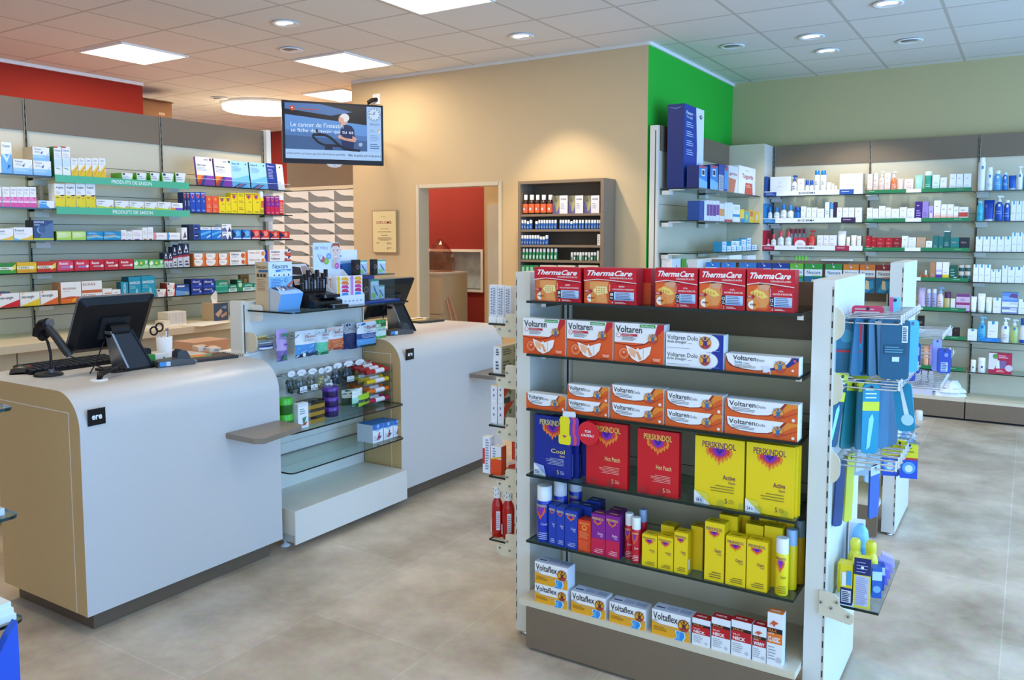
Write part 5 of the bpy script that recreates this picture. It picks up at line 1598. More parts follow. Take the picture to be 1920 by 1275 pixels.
for L, R, T, bk_, l in ((1226, 1252, 992, 0.06, 'short yellow box in the rear row behind the roll-on boxes'), (1283, 1306, 994, 0.06, 'short yellow box in the rear row beside the gap'), (1336, 1371, 972, 0.06, 'tall yellow box in the rear row behind the tallest one'), (1352, 1385, 968, 0.12, 'tall yellow box in the third row behind the tallest one'),
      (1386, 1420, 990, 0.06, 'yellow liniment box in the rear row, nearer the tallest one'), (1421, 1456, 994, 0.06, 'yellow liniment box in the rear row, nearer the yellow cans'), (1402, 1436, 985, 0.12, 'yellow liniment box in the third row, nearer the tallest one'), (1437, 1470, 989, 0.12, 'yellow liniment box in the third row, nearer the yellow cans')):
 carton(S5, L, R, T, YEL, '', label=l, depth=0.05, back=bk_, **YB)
spray(1448.5, 1475, 1008.6, '#ecd314', '#eef1f6', 'front yellow spray can with white cap at the right end', '#7b1f5c', 'Classic', '#6b5a2a')
spray(1459, 1483, 1003, '#e6cd14', '#9fc6ee', 'middle yellow spray can with pale blue cap at the right end', '#7b1f5c', 'Classic', '#6b5a2a', 0.062, False)
spray(1467, 1489, 996, '#c9a012', '#7d9aa6', 'rear yellow spray can with grey blue cap at the right end', '#7b1f5c', 'Classic', '#6b5a2a', 0.125, False)

S6 = Shelf(1, GY - 0.077, 0.195, 'the deck', 'boxes on the gondola deck')
FX = dict(depth=0.06, side='#e4e9f0', top='#b9c4d8', topspec=[('r', 0.05, 0.35, 0.28, 0.5, '#3a4a72'), ('r', 0.33, 0.3, 0.62, 0.75, '#97a6c2'), ('r', 0.66, 0.3, 0.95, 0.75, '#8d9dbb')])
carton(S6, 1001.9, 1064.8, 1091.5, '#f4f4f2', '', fn=art_flex, label='lower yellow and white joint box of the stack at the deck end', **FX)
carton(S6, 1001.9, 1064.8, 1051, '#f4f4f2', '', fn=art_flex, B=1091.5, label='upper yellow and white joint box of the stack at the deck end', **FX)
for L, R, T, l in ((1070, 1135.9, 1106, 'single yellow and white joint box next to the stack on the deck'), (1141.6, 1210.8, 1126, 'single yellow and white joint box, middle of the three on the deck'), (1221, 1294.6, 1139.6, 'larger yellow and white joint box beside the red neck cream')):
 carton(S6, L, R, T, '#f4f4f2', '', fn=art_flex, label=l, **FX)
for k, (L, R, T, sub, big, red, l) in enumerate(((1297, 1331.4, 1156, 'RELAX', 'NECK', '#c8101c', 'red and white neck cream box beside the joint boxes'), (1333, 1369, 1155, 'RELAX', 'NECK', '#c8101c', 'red and white neck cream box, middle of the three on the deck'), (1370, 1408, 1160, 'RELAX', 'NECK', '#c8101c', 'red and white neck cream box beside the narrow cream box'),
             (1409.8, 1436, 1170, 'Crème', 'WARM', '#c8101c', 'narrow red and white warming cream box on the deck'), (1436.7, 1466, 1145.7, 'CRÈME', 'CLASSIC', '#ee7a1c', 'tall orange and white cream box at the right end of the deck'))):
 carton(S6, L, R, T, '#eef0f2', '', fn=art_mint(sub, big, red, k), label=l, depth=0.04, side='#dfe5ee', top='#a8161e' if k != 4 else '#d87a3a', topspec=[('t', big, 0.15, 0.35, 0.75, 0.65, '#f0dcd8', 0.03)])

# ================================================================== left flank of the front gondola
def lesh(k, y=2.80):
 return Shelf(1, y, LEZ[k], 'end shelf', 'packs on the gondola end shelves')

s = lesh(0)
for k, (L, R, T, l) in enumerate(((917.6, 932, 533.7, 'outermost'), (932.6, 945.6, 535, 'middle'), (946.4, 958, 536.5, 'innermost'))):
 carton(s, L, R, T, '#eef0f4', '', [('r', 0.12, 0.2, 0.9, 0.95, '#dfe3ec'), ('l', 0.2, 0.22, 0.45, 0.93, 9, '#8b93ad', 0.5), ('l', 0.55, 0.22, 0.85, 0.93, 12, '#8b93ad', 0.5), ('r', 0, 0, 1, 0.16, '#fafafa')], label='%s white toothpaste box on the top end shelf' % l, depth=0.03, name='toothpaste_box')
carton(s, 958.5, 967, 565, '#b9a98e', '', [('c', 0.5, 0.4, 0.3, '#5e5446')], label='small beige box tucked against the post on the top end shelf', depth=0.03, back=0.14)
b = MB(); b.tube([(-0.150, 0.30, 1.30), (-0.162, 0.30, 1.34), (-0.150, 0.30, 1.37), (-0.02, 0.30, 1.372)], 0.0022, STEEL, 5); b.build('wire_guard', GON)
s = lesh(1)
GUMS = [('r', 0, 0, 1, 1, '#c9bd9c'), ('c', 0.55, 0.5, 0.22, '#55695a'), ('c', 0.55, 0.5, 0.15, '#c9bd9c'), ('c', 0.85, 0.5, 0.22, '#55695a'), ('c', 0.85, 0.5, 0.15, '#c9bd9c'), ('l', 0.05, 0.2, 0.4, 0.8, 3, '#6b6a58', 0.5)]
for L, R, T, B, l in ((924.7, 940.4, 670, None, 'lower'), (925.5, 940.6, 649, 670.5, 'upper')):
 carton(s, L, R, T, '#eef0f3', '', [('l', 0.3, 0.2, 0.7, 0.8, 3, '#4c5870', 0.6)], B=B, label='%s beige sided box of the stacked pair on the second end shelf' % l, depth=0.19, sidespec=GUMS, side='#c9bd9c', top='#e3cfa8')
s = lesh(2)
for c, (L, R) in enumerate(((920.8, 932.2), (932.8, 945))):
 for T, B, l in ((755, None, 'lower'), (722, 755.5, 'upper')):
  carton(s, L, R, T, '#eceef4', '', [('l', 0.35, 0.3, 0.6, 0.9, 2, '#6a7594', 0.4), ('r', 0.1, 0.05, 0.9, 0.2, '#f6f6f8')], B=B, label='%s white gum care box, %s column on the third end shelf' % (l, 'outer' if c == 0 else 'inner'), depth=0.16, side='#d9cdb8', top='#e8c27a',
      sidespec=[('p', [(0, 0.3), (0.5, 1), (0.1, 1), (0, 0.8)], '#d8421c'), ('c', 0.3, 0.55, 0.12, '#4a8a3a'), ('r', 0.0, 0.0, 0.3, 0.3, '#2f4a3a'), ('r', 0.55, 0.0, 1.0, 0.9, '#5d7a3c')])
s = lesh(3)
carton(s, 905, 919, 818, '#eef0f6', '', [('r', 0, 0.25, 0.3, 0.68, '#d8281c'), ('l', 0.4, 0.1, 0.9, 0.95, 12, '#8b93b6', 0.45)], label='tall red and white box at the outer corner, fourth end shelf', depth=0.035)
carton(s, 920, 940, 835, '#eef0f6', '', [('r', 0, 0, 1, 0.55, '#ea4a18'), ('p', [(0, 0.5), (1, 0.6), (1, 0.66), (0, 0.56)], '#e3b81c'), ('l', 0.2, 0.6, 0.5, 0.95, 4, '#7a86ac', 0.4)], label='shorter orange and white box on the fourth end shelf', depth=0.04, side='#e0491c')
for k, (L, R, T, c) in enumerate(((933, 945, 817, '#e2461c'), (946, 957, 818, '#d9482a'), (958, 967, 819, '#5d4634'))):
 carton(s, L, R, T, '#e8e0d8', '', [('r', 0.0, 0.25, 0.5, 0.95, c), ('l', 0.55, 0.1, 0.95, 0.9, 6, '#a89a90', 0.4)], label=['first upright orange striped box at the back of the fourth end shelf', 'second upright orange striped box at the back of the fourth end shelf', 'brown striped box by the post at the back, fourth end shelf'][k], depth=0.03, back=0.11)
carton(s, 941, 958, 871, '#f0d8cc', '', [('p', [(0, 0.7), (1, 1), (0.8, 0.5), (0, 0.4)], '#e0421c'), ('l', 0.1, 0.1, 0.8, 0.4, 2, '#9c5a4a', 0.4)], label='low red lettered box lying behind the orange box, fourth end shelf', depth=0.04, back=0.05)
s = lesh(4)
RM = M('#b8140c', 0.12)
for L, R, T, bk_, l in ((917.6, 937, 912, 0.0, 'outer red mouthwash bottle with a striped white cap'), (937, 958, 917, 0.0, 'inner red mouthwash bottle with a striped white cap'), (950, 969, 920, 0.10, 'rear red mouthwash bottle half behind the post')):
 o = bottle(s, L, R, T, '#b8140c', '#eef0f2', '', 'bottle', 0.22, 0.66, label=l, mat=RM, back=bk_, sq=0.9, name='mouthwash_bottle', spec=[('r', 0.62, 0.2, 0.86, 0.68, '#e8e4ec'), ('l', 0.64, 0.24, 0.84, 0.64, 8, '#a08aa8', 0.4), ('r', 0.15, 0.12, 0.32, 0.38, '#f2f2f4')])
 c = o.children[0]
 rr = (c.bound_box[6][0]) * 1.01
 b = MB()
 z0, z1 = c.bound_box[0][2], c.bound_box[6][2]
 for k in range(10):
  a = k * 0.63
  for m in range(2):
   zz = z0 + (z1 - z0) * (0.2 + 0.4 * m + 0.1 * (k % 2))
   P_ = lambda t, z: (rr * 1.01 * math.sin(t), -rr * 1.01 * math.cos(t) * 1.0, z)
   b.add([P_(a, zz), P_(a + 0.3, zz + 0.008), P_(a + 0.3, zz + 0.012), P_(a, zz + 0.004)], [(0, 1, 2, 3)], '#3b4258')
 b.build('cap_stripes', o)
# ================================================================== hooks and shelf on the right flank of the front gondola
XH = GX0 + GW                                        # outer face of the right end panel

def hang_card(x, y, ztop, w, h, col, a, label, spec=None, name='blister_pack', cat='pack', group='packs on the gondola hooks', t=0.006, swing=0.0, tag_col=None):
 """card hanging from a hook: eyelet at the top, face turned by a about z (0 faces the camera side -y)"""
 b = MB()
 b.prism(rounded(-w / 2, -h, w / 2, 0.0, min(0.012, w / 4), 3), 1, -t / 2, t / 2, col)
 f = Face(b, (-w / 2, -t / 2, -h), (1, 0, 0), (0, 0, 1), w, h)
 if spec:
  ops(f, spec)
 b.lathe([(0.006, -t / 2 - 0.0012), (0.006, -t / 2 - 0.0006)], '#2b2f33', cx=0, cz=-0.010, seg=10, axis=1)
 if tag_col:
  b.box(-w / 2, w / 2, -t / 2 - 0.0006, t / 2, -0.03, 0.0, tag_col)
 o = b.build(name, None, (x, y, ztop), (0, swing, a))
 tag(o, label, cat, group)
 return o

TEAL, TEAL2, CYAN = '#0f5f80', '#0b4a66', '#1ea6c6'
BAR = [('r', 0.72, 0.62, 0.92, 0.9, '#dfe9ee'), ('l', 0.74, 0.64, 0.9, 0.88, 8, '#22485a', 0.5), ('r', 0.12, 0.42, 0.88, 0.58, '#0d4a66'), ('l', 0.15, 0.44, 0.8, 0.56, 3, '#5fb0c8', 0.3), ('r', 0.4, 0.3, 0.65, 0.38, '#cfe6ee')]
z = HZ[0] + 0.012
HC_ = hang_card
HC_(XH + 0.035, 2.80, z, 0.085, 0.175, TEAL, 0.35, 'teal and red pack hanging next to the post on the top hooks', [('r', 0.05, 0.45, 0.95, 0.9, '#1b7396'), ('c', 0.4, 0.68, 0.12, '#3a93b4'), ('r', 0.7, 0.55, 0.95, 0.9, '#a8182c'), ('r', 0.05, 0.38, 0.95, 0.42, '#b52438')])
for k, (dx, y, a_) in enumerate(((0.072, 2.83, 1.15), (0.090, 2.87, 1.2), (0.108, 2.86, 1.15), (0.124, 2.89, 1.2))):
 HC_(XH + dx, y, z, 0.10, 0.185, TEAL2 if k % 2 else '#0f5674', a_, 'dark teal pack seen edge on, %s of four along the top hooks' % ORD[k], swing=0.1 - 0.07 * k)
HC_(XH + 0.165, 2.84, z, 0.085, 0.19, '#0d5878', 0.3, 'broad teal pack with a barcode turned to the camera, top hooks', BAR)
HC_(XH + 0.20, 2.95, z - 0.01, 0.06, 0.17, '#1b8fb0', 1.0, 'light cyan pack behind the broad teal one, top hooks')
HC_(XH + 0.06, 2.98, z + 0.03, 0.10, 0.05, '#e0405e', 0.2, 'pink red price flag sticking up above the top hooks', [('l', 0.1, 0.3, 0.9, 0.85, 3, '#f6c8d0', 0.4), ('c', 0.12, 0.2, 0.16, '#f6e6e8')], name='price_flag', cat='flag')
HC_(XH + 0.13, 3.08, z + 0.055, 0.035, 0.06, '#6fc6dc', 0.3, 'small pink and cyan flag sticking up above the top hooks', [('r', 0, 0, 0.35, 1, '#d85a8c')], name='price_flag', cat='flag')
z = HZ[1] + 0.012
BRU = [('r', 0.0, 0.62, 1, 0.75, '#d8e02a'), ('p', [(0.3, 0.05), (0.5, 0.1), (0.7, 0.5), (0.6, 0.58), (0.4, 0.5)], '#8fdcea'), ('l', 0.15, 0.78, 0.85, 0.95, 3, '#e6f6fa', 0.3)]
HC_(XH + 0.02, 2.79, z + 0.03, 0.045, 0.24, TEAL2, 0.9, 'slanting teal and yellow brush pack against the end panel', BRU, swing=0.16, tag_col='#d4dc1e')
HC_(XH + 0.06, 2.88, z + 0.06, 0.05, 0.06, '#dbe31f', 0.3, 'yellow green flag above the second hooks', name='price_flag', cat='flag')
for k, (dx, y, a_, tc_) in enumerate(((0.045, 2.83, 1.1, '#c8d420'), (0.062, 2.87, 1.15, None), (0.078, 2.84, 1.1, '#d4dc1e'), (0.128, 2.88, 1.1, None), (0.146, 2.92, 1.15, None))):
 HC_(XH + dx, y, z, 0.06, 0.22, ['#0e6a70', '#0f5f80', '#127c90', '#0f5f80', '#0b4a66'][k], a_, 'slim teal brush pack seen edge on, %s of five along the second hooks' % ORD[k], tag_col=tc_, swing=0.12 - 0.05 * k)
HC_(XH + 0.104, 2.81, z, 0.052, 0.225, '#1590b0', 0.5, 'teal and yellow tongue brush pack in the middle of the second hooks', BRU)
HC_(XH + 0.185, 2.88, z, 0.055, 0.155, '#1593b8', -0.1, 'cyan pack with a white brush, outermost on the second hooks', [('p', [(0.35, 0.9), (0.5, 0.92), (0.75, 0.3), (0.7, 0.15), (0.5, 0.2)], '#e9f6fa'), ('c', 0.62, 0.24, 0.12, '#bfe8f2')], swing=-0.12)
z = HZ[2] + 0.012
hang_card(XH + 0.02, 2.82, z, 0.045, 0.225, '#1d3b6e', 1.1, 'long navy pack with a yellow foot against the end panel', swing=0.06)
hang_card(XH + 0.035, 2.90, z, 0.05, 0.23, '#c9c42a', 1.25, 'long yellow edged pack next to the end panel, third hooks', swing=0.05)
hang_card(XH + 0.06, 2.94, z + 0.03, 0.06, 0.11, '#a7b9c4', 0.5, 'grey blister pack in front on the third hooks', [('p', [(0.2, 0.1), (0.7, 0.2), (0.8, 0.8), (0.3, 0.9)], '#d8e2e8')])
hang_card(XH + 0.085, 3.02, z, 0.06, 0.12, '#9fb2c0', 0.8, 'grey blister pack behind the first, third hooks')
hang_card(XH + 0.125, 2.79, z, 0.06, 0.17, '#1f4f9a', 1.25, 'dark blue pack seen edge on, frontmost on the third hooks', tag_col='#b7c3cc')
for k, (dx, y) in enumerate(((0.13, 3.10), (0.155, 3.12), (0.19, 3.10))):
 hang_card(XH + dx, y, z + 0.015, 0.055, 0.125, '#e8dc22', 0.25, ['yellow topped blue pack, innermost of three at the rear, third hooks', 'yellow topped blue pack, middle of three at the rear, third hooks', 'yellow topped blue pack, outermost of three at the rear, third hooks'][k],
     [('r', 0, 0, 1, 0.55, '#1d50c4'), ('r', 0, 0.52, 1, 0.58, '#c4282c'), ('c', 0.5, 0.3, 0.17, '#5fa2ee'), ('c', 0.5, 0.28, 0.1, '#dce9fa'), ('l', 0.2, 0.7, 0.8, 0.9, 2, '#8c8a1c', 0.3)])
b = MB()
rg = random.Random(3)
for k in range(9):
 x, y, zz = rg.uniform(-.04, .05), rg.uniform(-.04, .04), rg.uniform(0, .05)
 b.add([(x, y, zz), (x + rg.uniform(.02, .05), y + .01, zz + rg.uniform(-.02, .03)), (x + .01, y + rg.uniform(.01, .04), zz + rg.uniform(.0, .04))], [(0, 1, 2)], clear('hook_film%d' % k, '#b9d3ee', 0.2))
o = b.build('price_tag_film', None, (XH + 0.15, 3.02, z + 0.02)); tag(o, 'crumpled pale blue film caught on the third hooks', 'film')
# glass end shelf: boxes and bottles
ZG = 0.405

def gbox(x, y, w, d, h, a, col, label, spec=None, sidespec=None, side=None, top=None):
 b = MB()
 b.box(-w / 2, w / 2, 0, d, 0, h, col, side=side, top=top)
 if spec:
  ops(Face(b, (-w / 2, 0, 0), (1, 0, 0), (0, 0, 1), w, h), spec)
 if sidespec:
  ops(Face(b, (w / 2, 0, 0), (0, 1, 0), (0, 0, 1), d, h), sidespec)
 o = b.build('dental_care_box', None, (x, y, ZG), (0, 0, a))
 tag(o, label, 'box', 'dental packs on the low glass end shelf')

gbox(XH + 0.055, 2.775, 0.036, 0.03, 0.135, 0.05, '#e6d423', 'yellow and navy box with a barcode at the front of the low glass shelf',
  [('r', 0, 0, 1, 0.42, '#1b2766'), ('r', 0.1, 0.06, 0.9, 0.36, '#d9dde6'), ('l', 0.14, 0.08, 0.86, 0.34, 6, '#222a4e', 0.5), ('r', 0.12, 0.46, 0.45, 0.8, '#eef0f2'), ('r', 0.5, 0.5, 0.9, 0.85, '#4b9bd0')], side='#1b2766')
gbox(XH + 0.102, 2.775, 0.05, 0.03, 0.165, 0.12, '#e9d92c', 'taller white and yellow box beside the barcode box on the glass shelf',
  [('r', 0, 0.66, 1, 1, '#1a2360'), ('r', 0.1, 0.04, 0.9, 0.64, '#c3c6dc'), ('l', 0.14, 0.06, 0.86, 0.62, 14, '#9a9dbc', 0.4), ('l', 0.15, 0.7, 0.85, 0.95, 4, '#8f98c8', 0.3), ('c', 0.5, 0.82, 0.03, '#e6e9f2')],
  [('r', 0, 0.6, 1, 1, '#2d9bd8'), ('c', 0.5, 0.12, 0.05, '#2d7fb0'), ('l', 0.2, 0.2, 0.8, 0.45, 4, '#c98a2a', 0.4)])
gbox(XH + 0.032, 2.86, 0.04, 0.05, 0.10, 0.0, '#ecd81f', 'yellow box in the second row against the end panel', [('r', 0.2, 0.4, 0.8, 0.8, '#f6ef9a')])
gbox(XH + 0.083, 2.86, 0.05, 0.05, 0.12, 0.1, '#ecd81f', 'yellow box with a black mark in the second row', [('p', [(0.3, 0.75), (0.6, 0.95), (0.45, 0.7)], '#26241a'), ('l', 0.2, 0.2, 0.7, 0.5, 3, '#a8981c')])
gbox(XH + 0.132, 2.88, 0.03, 0.04, 0.10, 0.3, '#2a5fc0', 'blue box standing near the outer edge of the low glass shelf', [('r', 0, 0.6, 1, 0.9, '#bfe0f2'), ('c', 0.5, 0.3, 0.12, '#7db4ee')])
gbox(XH + 0.134, 2.95, 0.024, 0.03, 0.09, 0.3, '#234fae', 'second blue box behind the first near the outer edge', [('r', 0, 0.6, 1, 0.9, '#bfe0f2')])
gbox(XH + 0.035, 3.07, 0.05, 0.05, 0.18, 0.1, '#e9e9ee', 'white carton wrapped in film at the back of the low glass shelf')
for k, (dx, y, c, l) in enumerate(((0.05, 2.955, '#e8dc3c', 'large yellow bottle in the middle of the low glass shelf'), (0.10, 2.955, '#e2d62e', 'second yellow bottle behind the large one'), (0.055, 3.02, '#7fbdee', 'pale blue bottle at the back of the low glass shelf'))):
 b = MB(); b.lathe([(0.02, 0), (0.023, 0.004), (0.023, 0.10), (0.018, 0.118), (0.015, 0.122), (0.017, 0.13), (0.017, 0.155), (0.012, 0.163)] if k < 2 else [(0.026, 0), (0.029, 0.01), (0.029, 0.14), (0.024, 0.175), (0.010, 0.195)], M(c, 0.25), seg=20)
 o = b.build('mouthwash_bottle', None, (XH + dx, y, ZG)); tag(o, l, 'bottle', 'bottles on the low glass end shelf')
 b = MB(); b.lathe([(0.0235, 0.03), (0.0236, 0.08)] if k < 2 else [(0.0295, 0.05), (0.0296, 0.12)], M('#b8cfe0' if k < 2 else '#5aa2e2'), seg=20); b.build('label_band', o)
for k, (y, c) in enumerate(((3.04, '#6f6ac8'), (3.10, '#8a7ad8'), (3.16, '#9a92e2'), (3.22, '#c9b8e8'))):
 b = MB(); b.prism([(-0.025, 0), (0.025, 0), (0.02, 0.03), (-0.02, 0.045)], 1, 0, 0.035, c); b.box(-0.02, 0.01, -0.0004, 0, 0.008, 0.02, '#e6e0f4')
 tag(b.build('sample_sachet', None, (XH + 0.125, y - 0.035, ZG), (0, 0, 0.2)), 'lilac sachet near the far outer corner, %s from the front' % ORD[k], 'sachet', 'lilac sachets on the low glass shelf')

# ================================================================== second gondola: hanging plaster packs
HZ2 = at(1671, 497, 1, G2Y + 0.10).z
names = [('#2f7fd0', 'pale blue'), ('#3a86d4', 'mid blue'), ('#2f7fd0', 'sky blue'), ('#1f49a4', 'navy'), ('#1b3f98', 'dark navy'), ('#6cbf3a', 'lime green'), ('#2f9b3c', 'green'), ('#2b9440', 'leaf green'), ('#e0832c', 'orange'), ('#dc7a28', 'deep orange'), ('#8c1f26', 'dark red')]
pxs = [(1322.6, 1351), (1352, 1380), (1385, 1419), (1420, 1447), (1448, 1480), (1481, 1507), (1508, 1543), (1547, 1580), (1581, 1611), (1612, 1642), (1643, 1673)]
for (L, R), (c, nm) in zip(pxs, names):
 a, _ = along(L, 1, G2Y + 0.10, HZ2)
 d, _ = along(R, 1, G2Y + 0.10, HZ2)
 w = abs(d - a) * 0.95
 h = 0.155
 b = MB()
 b.box(-w / 2, w / 2, 0, 0.004, -h, 0, '#17698f' if nm not in ('lime green',) else '#2c8a4a', side=c)
 f = Face(b, (-w / 2, 0, -h), (1, 0, 0), (0, 0, 1), w, h)
 ops(f, [('r', 0, 0.80, 1, 1, c), ('r', 0, 0.55, 1, 0.80, '#e6ecee'), ('t', 'Nexcare', 0.14, 0.63, 0.9, 0.75, '#17467a', 0.01), ('r', 0.4, 0.52, 1, 0.57, '#b0764a' if nm[:2] in ('or', 'de', 'da') else c), ('p', [(0.1, 0.05), (0.5, 0.02), (0.95, 0.2), (0.9, 0.45), (0.4, 0.4)], '#2f93b8'), ('p', [(0.38, 0.15), (0.66, 0.12), (0.62, 0.42), (0.42, 0.45)], '#e2c9a0'), ('c', 0.5, 0.9, 0.035, '#dfe6ea')])
 o = b.build('plaster_pack', None, ((a + d) / 2, G2Y + 0.10, HZ2)); tag(o, 'plaster pack with a %s header on the second gondola' % nm, 'pack', 'plaster packs hung on the second gondola')
 b = MB(); b.tube([((a + d) / 2, G2Y + 0.265, HZ2 - 0.008), ((a + d) / 2, G2Y + 0.075, HZ2 - 0.008), ((a + d) / 2, G2Y + 0.06, HZ2 + 0.006)], 0.003, CHROME, 6)
 o2 = b.build('hook', GON2, (-G2X0, -G2Y, 0))
bx('paper_pad', None, -1.02, -0.86, G2Y + 0.245, G2Y + 0.30, 1.4585, 1.468, WHITE)
tag(bpy.data.objects['paper_pad'], 'flat white pad lying on the top rail of the second gondola', 'paper')
x2 = G2X0 + G2W
hang_card(x2 + 0.05, G2Y + 0.06, 1.04, 0.07, 0.16, '#24409e', 0.2, 'blue boxes strip with barcodes hanging on the second gondola', [('r', 0.1, 0.55, 0.45, 0.9, '#c9d4f0'), ('l', 0.12, 0.57, 0.43, 0.88, 6, '#2a3f8c', 0.5), ('r', 0.55, 0.1, 0.9, 0.4, '#b9c6ea'), ('r', 0.55, 0.6, 0.9, 0.88, '#aab8e4')], group='packs on the second gondola hooks', t=0.03)
hang_card(x2 + 0.03, G2Y + 0.10, 1.03, 0.06, 0.20, '#1d3796', 0.5, 'dark blue strip behind the barcode strip on the second gondola', group='packs on the second gondola hooks', t=0.02)
hang_card(x2 + 0.19, G2Y + 0.14, 1.01, 0.06, 0.13, '#233fa6', 0.35, 'blue box with a barcode on the outer hooks of the second gondola', [('r', 0.2, 0.08, 0.75, 0.45, '#c2cdec'), ('l', 0.24, 0.1, 0.7, 0.43, 5, '#2a3f8c', 0.5), ('c', 0.6, 0.75, 0.08, '#7c90d8')], group='packs on the second gondola hooks', t=0.03)
hang_card(x2 + 0.15, G2Y + 0.20, 1.05, 0.05, 0.17, '#8d92d2', 0.6, 'lilac clear strip on the outer hooks of the second gondola', group='packs on the second gondola hooks')

# ================================================================== left wall shelves
SLX = LF - 0.012

def row(z, phrase, group):
 return Shelf(0, SLX, LZ[z], phrase, group)

W_ = '#f2f1ee'
RA = row(0, 'highest left wall shelf', 'cartons on the highest left wall shelf')
TRI = [('r', 0, 0, 1, 0.42, '#8fc0ec'), ('p', [(0, 0.42), (0.55, 0.42), (0.7, 0.3), (0.95, 0.62), (1, 0.62), (0.7, 0.2), (0, 0.2)], '#a9d0f2'), ('t', 'Triomer', 0.08, 0.78, 0.5, 0.9, '#3a4250'), ('l', 0.1, 0.55, 0.5, 0.72, 2, '#a9a9a9', 0.3), ('p', [(0.45, 0.55), (0.6, 0.75), (0.55, 0.5)], '#2f5f9c')]
c = carton
c(RA, -9, 3.5, 293, W_, 'white carton cut by the picture edge', [('l', 0.1, 0.3, 0.8, 0.8, 4, '#bcc')])
c(RA, 4, 24, 265.7, W_, 'tall white carton with a blue foot', [('r', 0, 0, 1, 0.62, '#6fb0ea'), ('p', [(0, 0.62), (0.3, 0.62), (0.5, 0.5), (1, 0.75), (0.5, 0.35)], '#d5e8f8'), ('t', 'Triomer', 0.1, 0.84, 0.85, 0.92, '#3a4250'), ('p', [(0.5, 0.12), (0.85, 0.25), (0.6, 0.3)], '#2a66b0')], side='#cfc8b4')
c(RA, 25.5, 62, 297, W_, 'wide white and pale blue carton', TRI, depth=0.09)
c(RA, 62.7, 97, 300, W_, 'lower white and pale blue carton of a pair', TRI, depth=0.11, side='#a89c88')
c(RA, 62.7, 95, 274.5, W_, 'upper white and pale blue carton of a pair', TRI, B=300.5, depth=0.11, side='#a89c88')
OLY = [('p', [(0, 0.3), (1, 0.36), (1, 0.62), (0, 0.58)], '#cfe3f6'), ('r', 0.0, 0.95, 0.5, 1, '#c8503a'), ('t', 'Olynth', 0.08, 0.82, 0.9, 0.9, '#3a5a9c'), ('l', 0.1, 0.62, 0.9, 0.78, 3, '#b9bcc0', 0.3), ('p', [(0.1, 0.26), (0.4, 0.3), (0.9, 0.24), (0.4, 0.27)], '#3f8f4a')]
c(RA, 102.6, 117.4, 274.5, W_, 'tall nasal spray carton with green side', OLY, depth=0.08, side='#2c6b34')
c(RA, 117.8, 133.3, 274.5, W_, 'tall nasal spray carton with green side', OLY, depth=0.08, side='#2c6b34')
OTR = [('r', 0, 0, 1, 0.38, '#f0c514'), ('p', [(0.2, 0.1), (1, 0.5), (1, 0.66), (0.3, 0.3)], '#f4a62a'), ('t', 'Otri', 0.25, 0.82, 0.75, 0.92, '#55657c'), ('l', 0.1, 0.66, 0.9, 0.78, 2, '#c3c3c3', 0.3), ('p', [(0.2, 0.3), (1, 0.62), (1, 0.7), (0.2, 0.4)], '#f7d95a')]
for L, R in ((134, 147), (147.6, 160.4), (160.9, 173.2), (173.7, 185.8), (186.2, 199)):
 c(RA, L, R, 296, W_, 'small white and yellow carton', OTR, depth=0.06, side='#d9d2bf')
for L, R in ((228, 250), (256, 275.5), (282, 300), (304, 326.5), (329, 349)):
 c(RA, L, R, 323.5, W_, 'low white carton with green side', [('p', [(0, 0), (0.12, 0), (0, 0.9)], '#79b93c'), ('p', [(0.8, 0), (1, 0), (1, 0.9)], '#79b93c'), ('r', 0.08, 0.72, 0.3, 0.92, '#2c3038'), ('l', 0.1, 0.3, 0.75, 0.65, 2, '#8a8f94', 0.35)], depth=0.12, side='#5fae34')
LEAN = -0.13
OLF = [('p', [(0, 0), (1, 0), (1, 0.36), (0, 0.36)], '#8a3fae'), ('p', [(0, 0), (0.18, 0), (0.55, 0.36), (0, 0.36)], '#d8402c'), ('p', [(0, 0.1), (0.0, 0.36), (0.34, 0.36)], '#f08a1e'), ('p', [(0.12, 0), (0.32, 0), (0.62, 0.36), (0.44, 0.36)], '#2f3f8c'), ('t', 'Olfen Patch', 0.05, 0.68, 0.6, 0.74, '#2b2b33', 0.01), ('l', 0.05, 0.5, 0.65, 0.65, 3, '#a5a5aa', 0.3), ('r', 0.84, 0.88, 0.95, 0.96, '#3a2a2a'), ('l', 0.5, 0.88, 0.82, 0.93, 1, '#777')]
for L, R, T, n in ((371, 403, 292, 'nearer'), (405.5, 438, 296, 'farther')):
 c(RA, L, R, T, '#f4f3f1', '', OLF, depth=0.018, tilt=LEAN, label='large white leaning carton with orange and purple foot, %s one' % n, side='#8a3fae')
FLE = [('r', 0, 0, 1, 1, '#a5d8f2'), ('p', [(0, 0), (1, 0), (1, 0.5), (0, 0.3)], '#6fbfea'), ('p', [(0, 0.0), (0.15, 0.0), (0.55, 0.16), (0.4, 0.16)], '#24509c'), ('p', [(0.2, 0), (0.32, 0), (0.7, 0.16), (0.58, 0.16)], '#c8464a'), ('p', [(0.36, 0), (0.48, 0), (0.84, 0.16), (0.72, 0.16)], '#2f5fb0'), ('t', 'Flector EP', 0.08, 0.86, 0.5, 0.92, '#33518c', 0.01), ('l', 0.08, 0.6, 0.6, 0.8, 4, '#7aa6c8', 0.3), ('c', 0.86, 0.9, 0.035, '#33518c', 4)]
for L, R, T, n in ((436, 470, 300, 'nearer'), (471.5, 503, 303, 'farther')):
 c(RA, L, R, T, '#a5d8f2', '', FLE, depth=0.018, tilt=LEAN, label='large pale blue leaning carton with stripes at the foot, %s one' % n, side='#2d4a7c')
